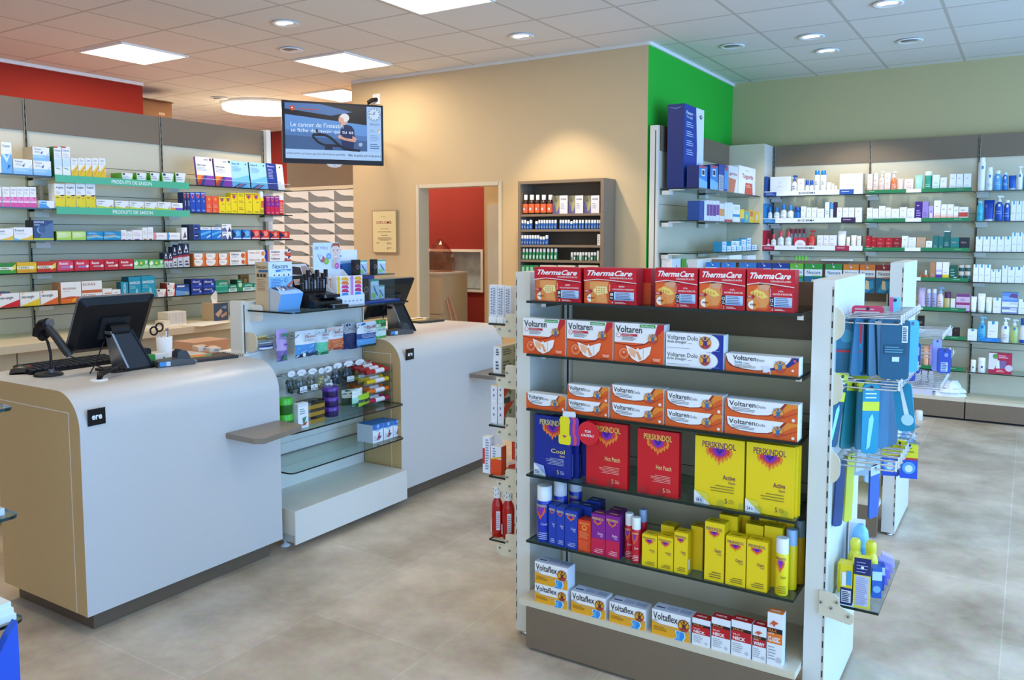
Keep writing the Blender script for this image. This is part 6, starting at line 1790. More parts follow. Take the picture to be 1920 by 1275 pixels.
c(RA, 503, 535, 305, '#f4f4f4', '', [('r', 0, 0, 0.6, 1, '#1c3a94'), ('t', 'Flector', 0.08, 0.86, 0.5, 0.92, '#e8eaf4', 0.01), ('l', 0.08, 0.4, 0.4, 0.8, 7, '#aab6de', 0.35), ('c', 0.8, 0.88, 0.04, '#2b2f3c', 4), ('p', [(0.5, 0.1), (0.7, 0.3), (0.9, 0.2), (0.7, 0.35)], '#b9c9ea')], depth=0.018, tilt=LEAN, label='large navy and white leaning carton at the end of the shelf', side='#e9e9ea')
y0, y1 = along(355, 0, LF, LZ[0])[0], along(543, 0, LF, LZ[0])[0]
b = MB(); b.box(0, y1 - y0, -0.004, -0.001, 0.0, 0.045, ACRYL); b.box(0, y1 - y0, -0.0045, -0.0005, 0.045, 0.047, M('#eef4f4', 0.2)); b.box(0, 0.003, -0.004, 0.10, 0, 0.045, ACRYL)
tag(b.build('acrylic_rail', None, (LF, y0, LZ[0] + 0.0005), (0, 0, R90)), 'clear acrylic rail holding the leaning cartons on the highest shelf', 'rail')

RB = row(1, 'second left wall shelf', 'cartons on the second left wall shelf')
PNK = [('r', 0, 0, 1, 0.5, '#e34f9e'), ('p', [(0, 0.5), (0.4, 0.5), (0.7, 0.36), (1, 0.55), (1, 0.3), (0, 0.3)], '#ee86bd'), ('r', 0.0, 0.22, 1, 0.3, '#f4d3e4'), ('t', 'Triofan', 0.1, 0.82, 0.85, 0.9, '#8a6a8c'), ('l', 0.1, 0.62, 0.7, 0.78, 2, '#c8b8c4', 0.3)]
for L, R in ((-8, 4), (6, 19.6), (20.6, 32.6), (33, 44.6), (45, 56.6), (57, 69)):
 c(RB, L, R, 350, W_, 'white and pink nasal spray carton', PNK, depth=0.06)
c(RB, 73.5, 103, 375.5, W_, '', [('r', 0, 0, 0.5, 1, '#a8d4f2'), ('p', [(0, 0), (0.7, 0), (0.4, 0.5), (0, 0.6)], '#4f9cdc'), ('l', 0.1, 0.6, 0.6, 0.85, 1, '#3a6ab0')], label='low pale blue carton between the pink cartons and the yellow ones', depth=0.1)
c(RB, 96, 103, 345, '#b39f86', '', label='separate piece coloured as the shaded side of a tall yellow carton', depth=0.02, back=0.12)  # added piece, shade on the yellow carton's side put into its brown
ANG = [('r', 0, 0, 1, 0.53, '#ecd512'), ('p', [(0.5, 0.53), (0.75, 0.4), (1, 0.56), (1, 0.5), (0.5, 0.5)], '#f4ee9a'), ('t', 'Angifor', 0.1, 0.78, 0.88, 0.88, '#2c2c30', 0.012), ('l', 0.1, 0.58, 0.55, 0.72, 3, '#b0b0b0', 0.3), ('p', [(0.55, 0.5), (0.72, 0.36), (0.98, 0.6), (0.72, 0.44)], '#f2994a'), ('l', 0.1, 0.4, 0.5, 0.48, 1, '#8c7d14'), ('c', 0.2, 0.08, 0.02, '#4a4310', 6)]
for L, R in ((103.8, 123), (124, 142.8), (143.7, 161.4), (161.9, 180)):
 c(RB, L, R, 343.7, W_, 'tall white and yellow throat carton', ANG, depth=0.07)
ANH = [('p', [(0, 0), (1, 0), (1, 0.3), (0.85, 0.4), (0.7, 0.25), (0, 0.42)], '#cfd83a'), ('t', 'Angifor', 0.05, 0.72, 0.5, 0.88, '#2c2c30', 0.01), ('l', 0.05, 0.5, 0.45, 0.65, 1, '#aaa'), ('p', [(0.74, 0.42), (0.82, 0.28), (0.98, 0.62), (0.82, 0.38)], '#c8433a')]
for L, R, T in ((181, 213.7, 373.5), (216.7, 242, 376), (243, 270.4, 377), (271.6, 295.8, 378), (296.2, 321.4, 378)):
 c(RB, L, R, T, W_, 'low white and lime throat carton', ANH, depth=0.1)
c(RB, 322, 343, 380, W_, 'low white carton with orange and violet foot', [('r', 0, 0, 0.35, 0.45, '#f0924a'), ('r', 0.35, 0, 1, 0.45, '#7a52b8'), ('l', 0.1, 0.6, 0.8, 0.85, 2, '#999')], depth=0.1)

def LIN(col, nm, tc, two=None):
 sp = []
 if two:
  sp.append(('r', 0, 0, 1, 0.42, two))
 return sp + [('r', 0.1, 0.9, 0.9, 0.94, tc), ('p', [(0.2, 0.88), (0.22, 0.78), (0.5, 0.68), (0.78, 0.78), (0.8, 0.88)], '#e8662a'), ('p', [(0.35, 0.88), (0.38, 0.8), (0.5, 0.74), (0.62, 0.8), (0.65, 0.88)], '#7a2aa0'), ('l', 0.5, 0.52, 0.9, 0.6, 2, tc, 0.4), ('l', 0.3, 0.06, 0.9, 0.14, 2, tc, 0.4)]

for L, R in ((344, 350), (350.3, 356.5)):
 c(RB, L, R, 360, '#142a66', 'narrow dark navy liniment carton', LIN('#142a66', '', '#c9b070') + [('r', 0.55, 0.3, 0.8, 0.55, '#9fb0d4')], depth=0.06)
for L, R in ((357, 366.6), (367, 376.6), (377, 386.4)):
 c(RB, L, R, 360, '#1a48b0', 'blue liniment carton', LIN('', '', '#c9d0e8'), depth=0.06)
for L, R in ((387, 398.2), (398.6, 410.4)):
 c(RB, L, R, 367.6, '#ec5430', 'orange red liniment carton', [('c', 0.5, 0.82, 0.08, '#f4a53a'), ('l', 0.15, 0.3, 0.85, 0.5, 3, '#f6b08a', 0.4), ('l', 0.1, 0.05, 0.6, 0.2, 2, '#f6b08a', 0.4)], depth=0.06)
Y_ = LIN('', '', '#8c5a2a')
for L, R, T in ((411, 422.6, 369), (423, 433.2, 369), (433.7, 445.2, 361.5)):
 c(RB, L, R, T, '#f0d613', 'yellow liniment carton', Y_, depth=0.06)
for T, B, n in ((386, None, 'bottom'), (373.5, 386.4, 'middle'), (361.4, 373.9, 'top')):
 c(RB, 445.6, 459.4, T, '#f0d613', '', [('l', 0.2, 0.45, 0.9, 0.85, 2, '#8c6a2a', 0.4)], B=B, label='%s low yellow carton of the stack of three, second wall shelf' % n, depth=0.06)
for L, R, T in ((459.8, 473.6, 361.5), (474, 487.6, 362)):
 c(RB, L, R, T, '#f0d613', 'yellow liniment carton', Y_, depth=0.06)
bottle(RB, 488.4, 497.6, 358.5, '#eed516', '#f1f1ee', '', 'can', 0.28, 0.9, label='slim yellow spray can with white cap on the second wall shelf', sq=1, spec=[('r', 0.3, 0.4, 0.7, 0.8, '#c8642a'), ('l', 0.25, 0.1, 0.75, 0.3, 4, '#8c5a1a', 0.4)], name='spray_can', cat='spray can')
for L, R in ((499.4, 507), (507.4, 514.8), (515.2, 524)):
 c(RB, L, R, 367.6, '#8a1e8c', 'purple and red liniment carton', LIN('', '', '#f0b0a0', '#d01848'), depth=0.06)
bottle(RB, 524.6, 535.7, 365.7, '#d8202c', '#f1f1ee', '', 'can', 0.25, 0.9, label='slim red spray can with white cap ending the second wall shelf', sq=1, spec=[('l', 0.2, 0.1, 0.8, 0.85, 7, '#f0a08a', 0.5)], name='spray_can', cat='spray can')

RC = row(2, 'third left wall shelf', 'cartons on the third left wall shelf')
PRE = [('p', [(0, 0), (1, 0), (1, 0.42), (0.7, 0.2), (0.3, 0.08), (0, 0.12)], '#f0c53a'), ('p', [(0, 0), (0.4, 0), (0.2, 0.1), (0, 0.2)], '#6fc4d8'), ('t', 'Pretuvid', 0.05, 0.68, 0.52, 0.84, '#3a4a6a', 0.01), ('l', 0.06, 0.45, 0.7, 0.6, 2, '#bbb', 0.3)]
c(RC, -10, 26, 428, W_, 'white carton with a yellow swoosh at the picture edge', PRE, depth=0.09)
c(RC, 26.6, 62.6, 426, W_, 'white carton with a yellow swoosh and lettering', PRE, depth=0.09, top='#c86a4a')
c(RC, 63.2, 101.5, 446, '#c8d23a', 'low lime carton under the dark blue one', None, depth=0.09)
c(RC, 63.2, 101.5, 412.5, '#2f4a78', 'dark blue carton with swirls', [('p', [(0.3, 0), (1, 0), (1, 0.9), (0.5, 0.6)], '#54749c'), ('c', 0.35, 0.45, 0.2, '#86a6c8'), ('c', 0.42, 0.47, 0.2, '#3f5f8c'), ('t', 'FLUIMUCIL', 0.05, 0.84, 0.55, 0.94, '#eef1f6', 0.02), ('l', 0.05, 0.68, 0.4, 0.78, 1, '#c9d4e6')], B=446.4, depth=0.09, side='#14181f')
LIM = [('r', 0.02, 0.08, 0.98, 0.92, '#cfe88a'), ('p', [(0, 0), (1, 0), (1, 0.4), (0, 0.2)], '#b4dc5a'), ('l', 0.1, 0.35, 0.8, 0.8, 3, '#f2f8e0', 0.4)]
c(RC, 106, 134.6, 433.5, '#aad850', 'pale lime carton', LIM, depth=0.09, side='#5d7a2a')
c(RC, 135, 161.8, 433.5, '#aad850', 'pale lime carton', LIM, depth=0.09)
TEA = [('p', [(0, 0.3), (0.7, 0.5), (1, 0.4), (1, 0.2), (0.6, 0.3), (0, 0.12)], '#7cc8e4'), ('p', [(0, 0.45), (0.6, 0.55), (0.8, 0.5), (0, 0.35)], '#e2b050'), ('l', 0.1, 0.65, 0.7, 0.85, 2, '#bfe4f0', 0.4)]
c(RC, 162.4, 193.7, 433.5, '#1b8fc0', 'turquoise carton', TEA, depth=0.09)
c(RC, 194.1, 227.2, 433.5, '#1b8fc0', 'turquoise carton', TEA, depth=0.09)
for k, (L, R, T) in enumerate(((227.6, 237.8, 431), (238.2, 248.3, 433.6), (248.7, 267.3, 431), (267.7, 277.3, 426.4), (277.7, 288, 425.6))):
 c(RC, L, R, T, W_, 'small white carton', [('l', 0.1, 0.4, 0.85, 0.75, 3, ['#c8a0a8', '#b0b8c8', '#d0a0c0', '#d8c0a0', '#c0c0c0'][k], 0.3), ('r', 0.2, 0, 0.7, 0.08, ['#c05a8a', '#9a6ac0', '#8a3fa0', '#c08a3a', '#b04a4a'][k])], depth=0.08, top='#8a7a4a' if k > 2 else None)
c(RC, 289, 313.3, 436, W_, 'long white carton with a pink end', [('p', [(0, 0), (0.12, 0), (0.2, 0.5), (0.1, 1), (0, 1)], '#ec8a90'), ('l', 0.3, 0.4, 0.9, 0.65, 2, '#d0a0a0', 0.3)], depth=0.1)
c(RC, 313.7, 338, 436, W_, 'long white carton with a blue end', [('p', [(0, 0), (0.12, 0), (0.2, 0.5), (0.1, 1), (0, 1)], '#5a9ad4'), ('l', 0.3, 0.4, 0.9, 0.65, 2, '#a0b0c8', 0.3)], depth=0.1)
c(RC, 341, 351.2, 426.5, W_, 'small white carton with a grey wedge', [('p', [(0.2, 0.1), (0.9, 0.2), (0.6, 0.7)], '#6a5a6a')], depth=0.06)
NAV = [('r', 0.42, 0, 1, 1, '#2a4a9c'), ('c', 0.7, 0.5, 0.36, '#16245c'), ('r', 0, 0, 0.42, 1, '#1a2244'), ('l', 0.5, 0.4, 0.9, 0.6, 1, '#c4cce8')]
c(RC, 354, 375.6, 434.8, '#1a2244', 'lower dark navy carton of a pair', NAV, depth=0.08)
c(RC, 354, 375.6, 420.6, '#1a2244', 'upper dark navy carton of a pair', NAV, B=435, depth=0.08)
BLS = [('r', 0, 0.8, 1, 1, '#e9edf4'), ('l', 0.2, 0.85, 0.9, 0.95, 1, '#556a9c'), ('p', [(0, 0.3), (1, 0.6), (1, 0.75), (0, 0.5)], '#5ab4ea'), ('p', [(0.55, 0.1), (0.95, 0.3), (0.9, 0.4), (0.6, 0.2)], '#dfeaf6')]
c(RC, 376, 396.2, 426.2, '#2277cc', 'bright blue carton with white top', BLS, depth=0.08)
c(RC, 396.8, 415.8, 426.2, '#2277cc', 'bright blue carton with white top', BLS, depth=0.08)
WN = [('p', [(0, 0), (0.55, 0), (0.35, 0.55), (0, 0.4)], '#5a6aa0'), ('p', [(0.6, 0), (1, 0), (0.8, 0.6)], '#3a2a6a'), ('l', 0.05, 0.7, 0.6, 0.9, 1, '#555')]
c(RC, 417, 434.4, 434, W_, 'lower white and violet carton of a pair', WN, depth=0.08)
c(RC, 417, 434.4, 420, W_, 'upper white and violet carton of a pair', WN, B=434.3, depth=0.08)

def PIL(a, d):
 return [('p', [(0, 0), (0.3, 0), (0.2, 1), (0, 1)], d), ('p', [(0, 0.1), (0.5, 0.5), (0, 0.9)], '#15234f'), ('c', 0.62, 0.6, 0.28, a), ('r', 0.1, 0.05, 1, 0.16, '#eef0f4')]

for L, R, T, b_, a, d, n in ((435.7, 452.6, 430.4, '#2f83cc', '#6cb8e8', '#1a4f9c', 'blue'), (453, 470.2, 430.4, '#2f83cc', '#6cb8e8', '#1a4f9c', 'blue'), (470.6, 487.6, 430.6, '#e03a34', '#f28a7a', '#b81a22', 'red'), (488, 504.8, 431, '#e03a34', '#f28a7a', '#b81a22', 'red'), (505.2, 523.8, 433.5, '#d8352c', '#f2947a', '#a8161c', 'red'), (524.2, 543.5, 434, '#d8352c', '#f2947a', '#a8161c', 'red')):
 c(RC, L, R, T, b_, '%s headache tablet carton' % n, PIL(a, d), depth=0.08)

RD = row(3, 'fourth left wall shelf', 'cartons on the fourth left wall shelf')

def YAR(c1, c2):
 return [('p', [(0, 0), (1, 0), (1, 0.3), (0, 0.25)], c2), ('p', [(0.7, 0.2), (1, 0.4), (1, 0.9), (0.75, 0.6)], '#f0d23a'), ('p', [(0, 0.36), (0.8, 0.36), (0.9, 0.48), (0.8, 0.62), (0, 0.62)], '#eef0d8'), ('t', 'YARBU', 0.05, 0.42, 0.6, 0.57, '#3a3a22', 0.02)]

c(RD, -4, 31, 494, '#2f8a34', 'green and yellow carton', YAR('', '#3fa03a'), depth=0.08)
c(RD, 32, 69.5, 492, '#e8b81c', 'golden yellow carton', YAR('', '#e0a018'), depth=0.08)
c(RD, 70.2, 106, 491, '#d03a1c', 'red and gold carton', YAR('', '#c8301a'), depth=0.08)

def REN(a, s):
 return [('p', [(0, 0.2), (0.1, 0.1), (0.95, 0.15), (1, 0.7), (0.7, 0.95), (0.1, 0.9)], a), ('t', 'Rennie', 0.14, 0.58, 0.66, 0.82, '#f6e6ea', 0.03, 0.05), ('r', 0.25, 0.3, 0.85, 0.45, s), ('c', 0.86, 0.4, 0.14, '#f2e2e6', 8)]

for k, (L, R) in enumerate(((107, 138.8), (139.6, 168.2), (168.6, 195.7), (196, 222.8), (223.2, 250.4))):
 c(RD, L, R, 488 - 0.5 * k, '#cc1c34', 'red antacid carton', REN(['#e04a70', '#d82c44', '#c81a30', '#c01a2c', '#c01a2c'][k], ['#9a8ad0', '#9a8ad0', '#c89aa4', '#e2b4b0', '#e2b4b0'][k]), depth=0.08, side='#c88a7a' if k == 0 else None)
GRN = [('p', [(0, 0), (1, 0), (1, 0.4), (0, 0.3)], '#a9d9a0'), ('c', 0.5, 0.55, 0.3, '#3fae4a'), ('c', 0.5, 0.6, 0.17, '#d8dc5a'), ('p', [(0, 0.6), (0.2, 0.9), (0.3, 0.5), (0.1, 0.3)], '#eef4ea'), ('p', [(0.8, 0.3), (0.95, 0.8), (0.75, 0.9)], '#e0efe0')]
c(RD, 251, 279, 487, '#57b45a', 'bright green carton', GRN, depth=0.08)
c(RD, 279.4, 307.4, 487, '#57b45a', 'bright green carton', GRN, depth=0.08)
ARC = [('r', 0, 0, 1, 0.5, '#c9ccd6'), ('p', [(0, 0.42), (1, 0.46), (1, 0.54), (0, 0.5)], '#b02a3a'), ('p', [(0.15, 0.62), (0.5, 0.98), (0.85, 0.62)], '#e6e8ee'), ('c', 0.5, 0.7, 0.07, '#2c3452', 8), ('l', 0.3, 0.05, 0.9, 0.3, 2, '#3a3c4a', 0.5)]
for L, R, T in ((308, 315.6, 473.6), (316, 324, 473.6), (324.5, 332.3, 462.6), (332.8, 343.2, 458.8), (343.6, 355.8, 456.4)):
 c(RD, L, R, T, '#1c2444', 'upright navy and silver carton rising in steps', ARC, depth=0.05)
VOS = [('r', 0, 0, 1, 1, '#e87a34'), ('p', [(0.06, 1), (0.03, 0.6), (0.1, 0.25), (0.25, 0.08), (0.5, 0.06), (0.68, 0.2), (0.78, 0.5), (0.8, 0.8), (0.76, 1)], '#f4f2ee'), ('r', 0.08, 0.95, 0.75, 1, '#f4f2ee'), ('l', 0.12, 0.5, 0.6, 0.8, 2, '#8a8a8e', 0.3)]
for k, (L, R) in enumerate(((363.5, 385), (385.4, 409.6), (410, 430.6))):
 c(RD, L, R, 487, W_, 'lower small white and orange gel carton', VOS, depth=0.08, side='#e0844a')
 c(RD, L, R, 475.4, W_, 'upper small white and orange gel carton', VOS, B=487.3, depth=0.08, side='#e0844a')
VOL = [('r', 0.9, 0, 1, 1, '#e4641f'), ('c', 0.74, 0.5, 0.35, '#d05a3a', 12), ('p', [(0.8, 0), (0.9, 0.2), (0.9, 1), (0.86, 1)], '#f2a24a'), ('t', 'Voltaren', 0.06, 0.55, 0.5, 0.85, '#26262a', 0.012), ('l', 0.08, 0.2, 0.5, 0.45, 2, '#aaa', 0.3)]
c(RD, 431, 464.6, 486, W_, 'lower long white gel carton with orange end', VOL, depth=0.08)
c(RD, 431, 464.6, 473, W_, 'upper long white gel carton with orange end', VOL, B=486.3, depth=0.08)
DOL = [('r', 0.84, 0, 1, 1, '#1c3c9c'), ('c', 0.76, 0.5, 0.42, '#f4f4f2', 14), ('c', 0.76, 0.5, 0.32, '#e8904a', 12), ('t', 'Voltaren Dolo', 0.04, 0.5, 0.6, 0.78, '#d08a5a', 0.01)]
c(RD, 465, 502.6, 482.5, W_, 'lower long white carton with a blue end', DOL, depth=0.08)
c(RD, 465, 502.6, 469, W_, 'upper long white carton with a blue end', DOL, B=482.8, depth=0.08)
DO2 = [('r', 0, 0, 0.04, 1, '#d8402c'), ('p', [(0.75, 0), (1, 0), (1, 0.6), (0.8, 0.4)], '#dc4a2a'), ('p', [(0.86, 0.5), (1, 0.9), (1, 1), (0.9, 1)], '#1c2a6c'), ('c', 0.78, 0.45, 0.3, '#a05a5a', 10), ('t', 'Voltaren', 0.1, 0.55, 0.5, 0.85, '#26262a', 0.012), ('l', 0.15, 0.15, 0.6, 0.35, 1, '#c06a4a')]
c(RD, 503.4, 545.5, 481, W_, 'lower long white carton with a red striped end', DO2, depth=0.08)
c(RD, 503.4, 545.5, 468.5, W_, 'upper long white carton with a red striped end', DO2, B=481.3, depth=0.08)

RE = row(4, 'lowest left wall shelf', 'cartons on the lowest left wall shelf')

def NEO(cc):
 return [('p', [(0, 0), (1, 0), (1, 0.52), (0.4, 0.22)], cc), ('t', 'neo-angin', 0.06, 0.52, 0.7, 0.78, '#34343c', 0.015), ('c', 0.1, 0.1, 0.07, '#f0e0c0', 8), ('c', 0.12, 0.92, 0.06, cc, 8)]

c(RE, -3, 37.8, 551, W_, 'white throat lozenge carton with a red wedge', NEO('#d8202c'), depth=0.08)
c(RE, 38.6, 75.6, 549, W_, 'white throat lozenge carton with a yellow wedge', NEO('#f0d020'), depth=0.08)
c(RE, 76.3, 110, 546, W_, 'white throat lozenge carton with an orange wedge', NEO('#ea6a2c'), depth=0.08)
c(RE, -6, 21, 548, '#4a5a78', '', B=551.4, label='slate blue carton lying flat on the red wedge carton', depth=0.07)
RIO = [('r', 0, 0, 1, 0.2, '#ee7424'), ('p', [(0, 0.2), (1, 0.2), (1, 0.28), (0.5, 0.32), (0, 0.26)], '#c9562a'), ('p', [(0.5, 0.02), (0.6, 0.2), (0.75, 0.24), (0.68, 0.1)], '#f0b83a'), ('t', 'RIOPAN', 0.1, 0.64, 0.72, 0.74, '#b07a6a', 0.012), ('l', 0.1, 0.54, 0.6, 0.58, 1, '#c9c4c0')]
c(RE, 114.7, 153.6, 529.6, W_, 'large white antacid carton with orange foot', RIO, depth=0.1, side='#c98a5c')
RI2 = [('r', 0, 0, 1, 0.25, '#cc6a3c'), ('t', 'RIOPAN', 0.05, 0.6, 0.65, 0.85, '#b07a6a', 0.012)]
c(RE, 154.4, 192.6, 549.5, W_, 'lower white and copper antacid carton of a pair', RI2, depth=0.08)
c(RE, 154.4, 192.6, 527.5, W_, 'upper white and copper antacid carton of a pair', RI2, B=550, depth=0.08)
c(RE, 193, 210.6, 541.5, W_, 'small white carton with a copper line', [('r', 0.2, 0.55, 0.95, 0.65, '#cc8a5c')], depth=0.08)
c(RE, 211, 226.8, 543, W_, 'small plain white carton', [('l', 0.2, 0.6, 0.9, 0.8, 1, '#b8b8b8')], depth=0.08)
GAV = [('p', [(0.5, 0), (0.8, 0), (0.7, 0.45), (0.6, 0.45)], '#8fd4e6'), ('t', 'GAVISCON', 0.08, 0.66, 0.92, 0.78, '#e9f4f8', 0.02), ('l', 0.1, 0.45, 0.6, 0.6, 2, '#9fd4e2', 0.3)]
c(RE, 227.6, 241, 529, '#1795b4', 'upright turquoise carton with sideways lettering', [('t', 'GAVISCON', 0.35, 0.15, 0.7, 0.9, '#e9f4f8', 0.01, 0, True)], depth=0.05, side='#0d5f78')
c(RE, 242, 265.4, 519.4, '#1795b4', 'large turquoise carton', GAV, depth=0.08, side='#0c566c')
c(RE, 265.8, 291.6, 517.5, '#1795b4', 'large turquoise carton', GAV, depth=0.08)
GSK = [('p', [(0.75, 0), (1, 0), (1, 0.9)], '#d86a5a'), ('p', [(0, 0), (0.1, 0), (0, 0.8)], '#d86a5a'), ('r', 0.05, 0.72, 0.3, 0.92, '#303036'), ('l', 0.1, 0.25, 0.75, 0.65, 3, '#c08a8a', 0.3)]
c(RE, 294.7, 311.8, 542.6, W_, 'single white carton with red wedges', GSK, depth=0.08)
c(RE, 313.6, 328.6, 542.3, W_, 'lower white carton with red wedges', GSK, depth=0.08, side='#8c2f1c')
c(RE, 313.6, 328.6, 530.6, W_, 'upper white carton with red wedges', GSK, B=542.6, depth=0.08, side='#8c2f1c')
c(RE, 329.4, 355.6, 534, '#2c62b0', 'blue carton with a white title line', [('r', 0, 0.7, 1, 1, '#1c3f86'), ('l', 0.1, 0.72, 0.85, 0.95, 1, '#dfe6f4', 0.6), ('p', [(0, 0), (1, 0), (1, 0.3), (0, 0.5)], '#6aa2dc'), ('c', 0.75, 0.15, 0.1, '#d8b84a', 8)], depth=0.07)
ALU = [('t', 'Alucol', 0.12, 0.55, 0.75, 0.8, '#dfe4f6', 0.02), ('c', 0.8, 0.35, 0.16, '#bcd0f6'), ('p', [(0, 0), (1, 0), (1, 0.3), (0, 0.12)], '#2f50c0')]
for L, R, n in ((358.8, 380, 'nearer'), (380.6, 403.2, 'farther')):
 c(RE, L, R, 538.8, '#1c2f8c', 'lower royal blue carton, %s pair' % n, ALU, depth=0.08, side='#141d54')
 c(RE, L, R, 523.5, '#1c2f8c', 'upper royal blue carton, %s pair' % n, ALU, B=539, depth=0.08, side='#141d54')
OPT = [('r', 0, 0, 1, 0.5, '#1b9a80'), ('r', 0, 0.5, 1, 0.6, '#5fc4ac'), ('t', 'OPTIVE', 0.3, 0.66, 0.9, 0.84, '#dff2ec', 0.02), ('r', 0.1, 0.05, 1, 0.14, '#63c2ae')]
c(RE, 404, 428.2, 527, '#138a70', 'large green eye drop carton', OPT, depth=0.08)
OP2 = [('r', 0.0, 0.0, 1, 0.45, '#d8e8e2'), ('p', [(0.1, 0.1), (0.9, 0.2), (0.7, 0.4), (0.2, 0.35)], '#8ab8ae'), ('t', 'OPTIVE', 0.2, 0.6, 0.9, 0.82, '#dff2ec', 0.02)]
c(RE, 428.6, 444.6, 534, '#138a70', 'low green and white eye drop carton', OP2, depth=0.08)
c(RE, 445, 454.8, 524.5, '#1b8a58', 'upright green eye drop carton', [('c', 0.6, 0.55, 0.2, '#bfe0c4'), ('l', 0.2, 0.75, 0.9, 0.9, 1, '#dff2ec')], depth=0.08, side='#0d4a34')
c(RE, 455.2, 474.8, 531.5, '#138a70', 'low green and white eye drop carton', OP2, depth=0.08)
c(RE, 475.2, 484, 532, '#138a70', 'narrow green and white eye drop carton by the dispenser', OP2, depth=0.08)
c(RE, 468, 484, 516, '#8a5c2c', '', [('r', 0.25, 0.3, 0.85, 0.85, '#5f3f1c'), ('r', 0.4, 0.45, 0.75, 0.75, '#a87a3c')], label='brown carton behind the green ones at the end, lowest shelf', depth=0.03, back=0.10)
# things on the worktop
p0, p1 = at(391, 597, 0, -4.86), at(428, 596, 0, -4.86)
e = tag(empty('tissue_box', (-4.86, p0.y + 0.045, 1.005), R90), 'tissue box with a photo side and a tissue, on the worktop', 'tissue box')
wt_ = (p1.y - p0.y - 0.045)
b = MB(); b.box(0, wt_, 0, 0.13, 0, 0.125, '#c9b08c', front='#3a4a66')
f = Face(b, (0, -0.0003, 0), (1, 0, 0), (0, 0, 1), wt_, 0.125)
ops(f, [('p', [(0.1, 0.4), (0.5, 0.7), (0.6, 0.5), (0.3, 0.2)], '#c8a48c'), ('p', [(0.45, 0.3), (0.9, 0.5), (0.9, 0.3), (0.55, 0.15)], '#b98a72'), ('p', [(0.5, 0.75), (0.9, 0.85), (0.85, 0.65)], '#8a98b4')])
b.build('carton_body', e)
b = MB(); b.add([(wt_ * .3, .06, .125), (wt_ * .65, .06, .125), (wt_ * .72, .07, .19), (wt_ * .5, .05, .215), (wt_ * .33, .08, .17), (wt_ * .5, .09, .125)], [(0, 1, 2, 3, 4), (1, 5, 4, 3, 2)], '#f4f1ea'); b.build('tissue', e)
p = at(333, 606, 0, -4.86)
e = tag(empty('leaflet_box', (-4.86, p.y, 1.005), R90 + 0.1), 'white card box packed with leaflets on the worktop', 'leaflet box')
b = MB(); b.box(-0.075, 0.075, 0, 0.10, 0, 0.09, '#e9e4dc', side='#d8c9b0'); f = Face(b, (-0.075, -0.0003, 0), (1, 0, 0), (0, 0, 1), 0.15, 0.09)
for k in range(12):
 f.rect(0.04 + 0.08 * k, 0.15, 0.06 + 0.08 * k, 0.95, '#b9b4c0')
b.build('box', e)
b = MB(); b.box(-0.13, -0.078, -0.02, 0.06, 0, 0.04, '#efe6da', side='#dbc6a8'); b.build('small_tray', e)
for k, (px_, py_, a, l) in enumerate(((385, 607, 0.2, 'long white paper sheet on the worktop beside the tissue box'), (285, 612, -0.1, 'white paper sheet on the worktop behind the monitor'))):
 p = at(px_, py_, 2, 1.006)
 b = MB(); b.box(-0.15, 0.15, -0.10, 0.10, 0, 0.003, '#f6f2ea'); tag(b.build('paper_sheet', None, (max(-5.15, p.x), p.y, 1.0055), (0, 0, R90 + a)), l, 'paper')
p = at(422, 634, 0, -4.3)
b = MB(); b.prism([(-0.11, 0), (0.11, 0), (0.13, 0.12), (-0.13, 0.12)], 1, 0, 0.2, M('#d8a98c', 0.3)); f = Face(b, (-0.12, -0.0004, 0.0), (1, 0, 0), (0, 0, 1), 0.24, 0.12); f.lines(0.2, 0.25, 0.8, 0.6, 3, '#b98068', 0.3)
tag(b.build('plastic_tub', None, (-4.32, 3.34, 0.83), (0, 0, R90)), 'pinkish plastic tub behind the counter left of the display unit', 'tub')
e = tag(empty('rear_stand', (-4.55, 3.05, 0)), 'cream stand with drawers carrying the plastic tub behind the counter', 'cabinet')
bx('body', e, 0.0, 0.40, 0.0, 0.62, 0, 0.795, CREAM)
bx('top', e, -0.01, 0.41, -0.01, 0.63, 0.795, 0.83, speckled('stand_top', '#d9b98a', 0.03, 30, 0.5))
# ================================================================== back wall: cosmetics
RY_ = BF + 0.015

def rrow(k, phrase):
 return Shelf(1, RY_, RZ[k], phrase, 'cosmetics on ' + phrase)

def strip(z, L, R, label, col='#1f7d4a', plates=()):
 x0, x1 = along(L, 1, BF - 0.006, z)[0], along(R, 1, BF - 0.006, z)[0]
 b = MB()
 b.box(0, x1 - x0, -0.004, 0, -0.004, 0.032, col)
 f = Face(b, (0, -0.004, -0.004), (1, 0, 0), (0, 0, 1), x1 - x0, 0.036)
 for a0, a1 in plates:
  f.rect(a0, 0.1, a1, 1.0, '#f4f5f3')
 f.lines(0.02, 0.55, 0.1, 0.75, 1, '#dfeae2', 0.4)
 f.lines(0.86, 0.55, 0.95, 0.75, 1, '#bcd6c6', 0.4)
 o = b.build('shelf_strip', None, (x0, BF - 0.004, z))
 tag(o, label, 'shelf strip', 'green strips of the cosmetics shelves')

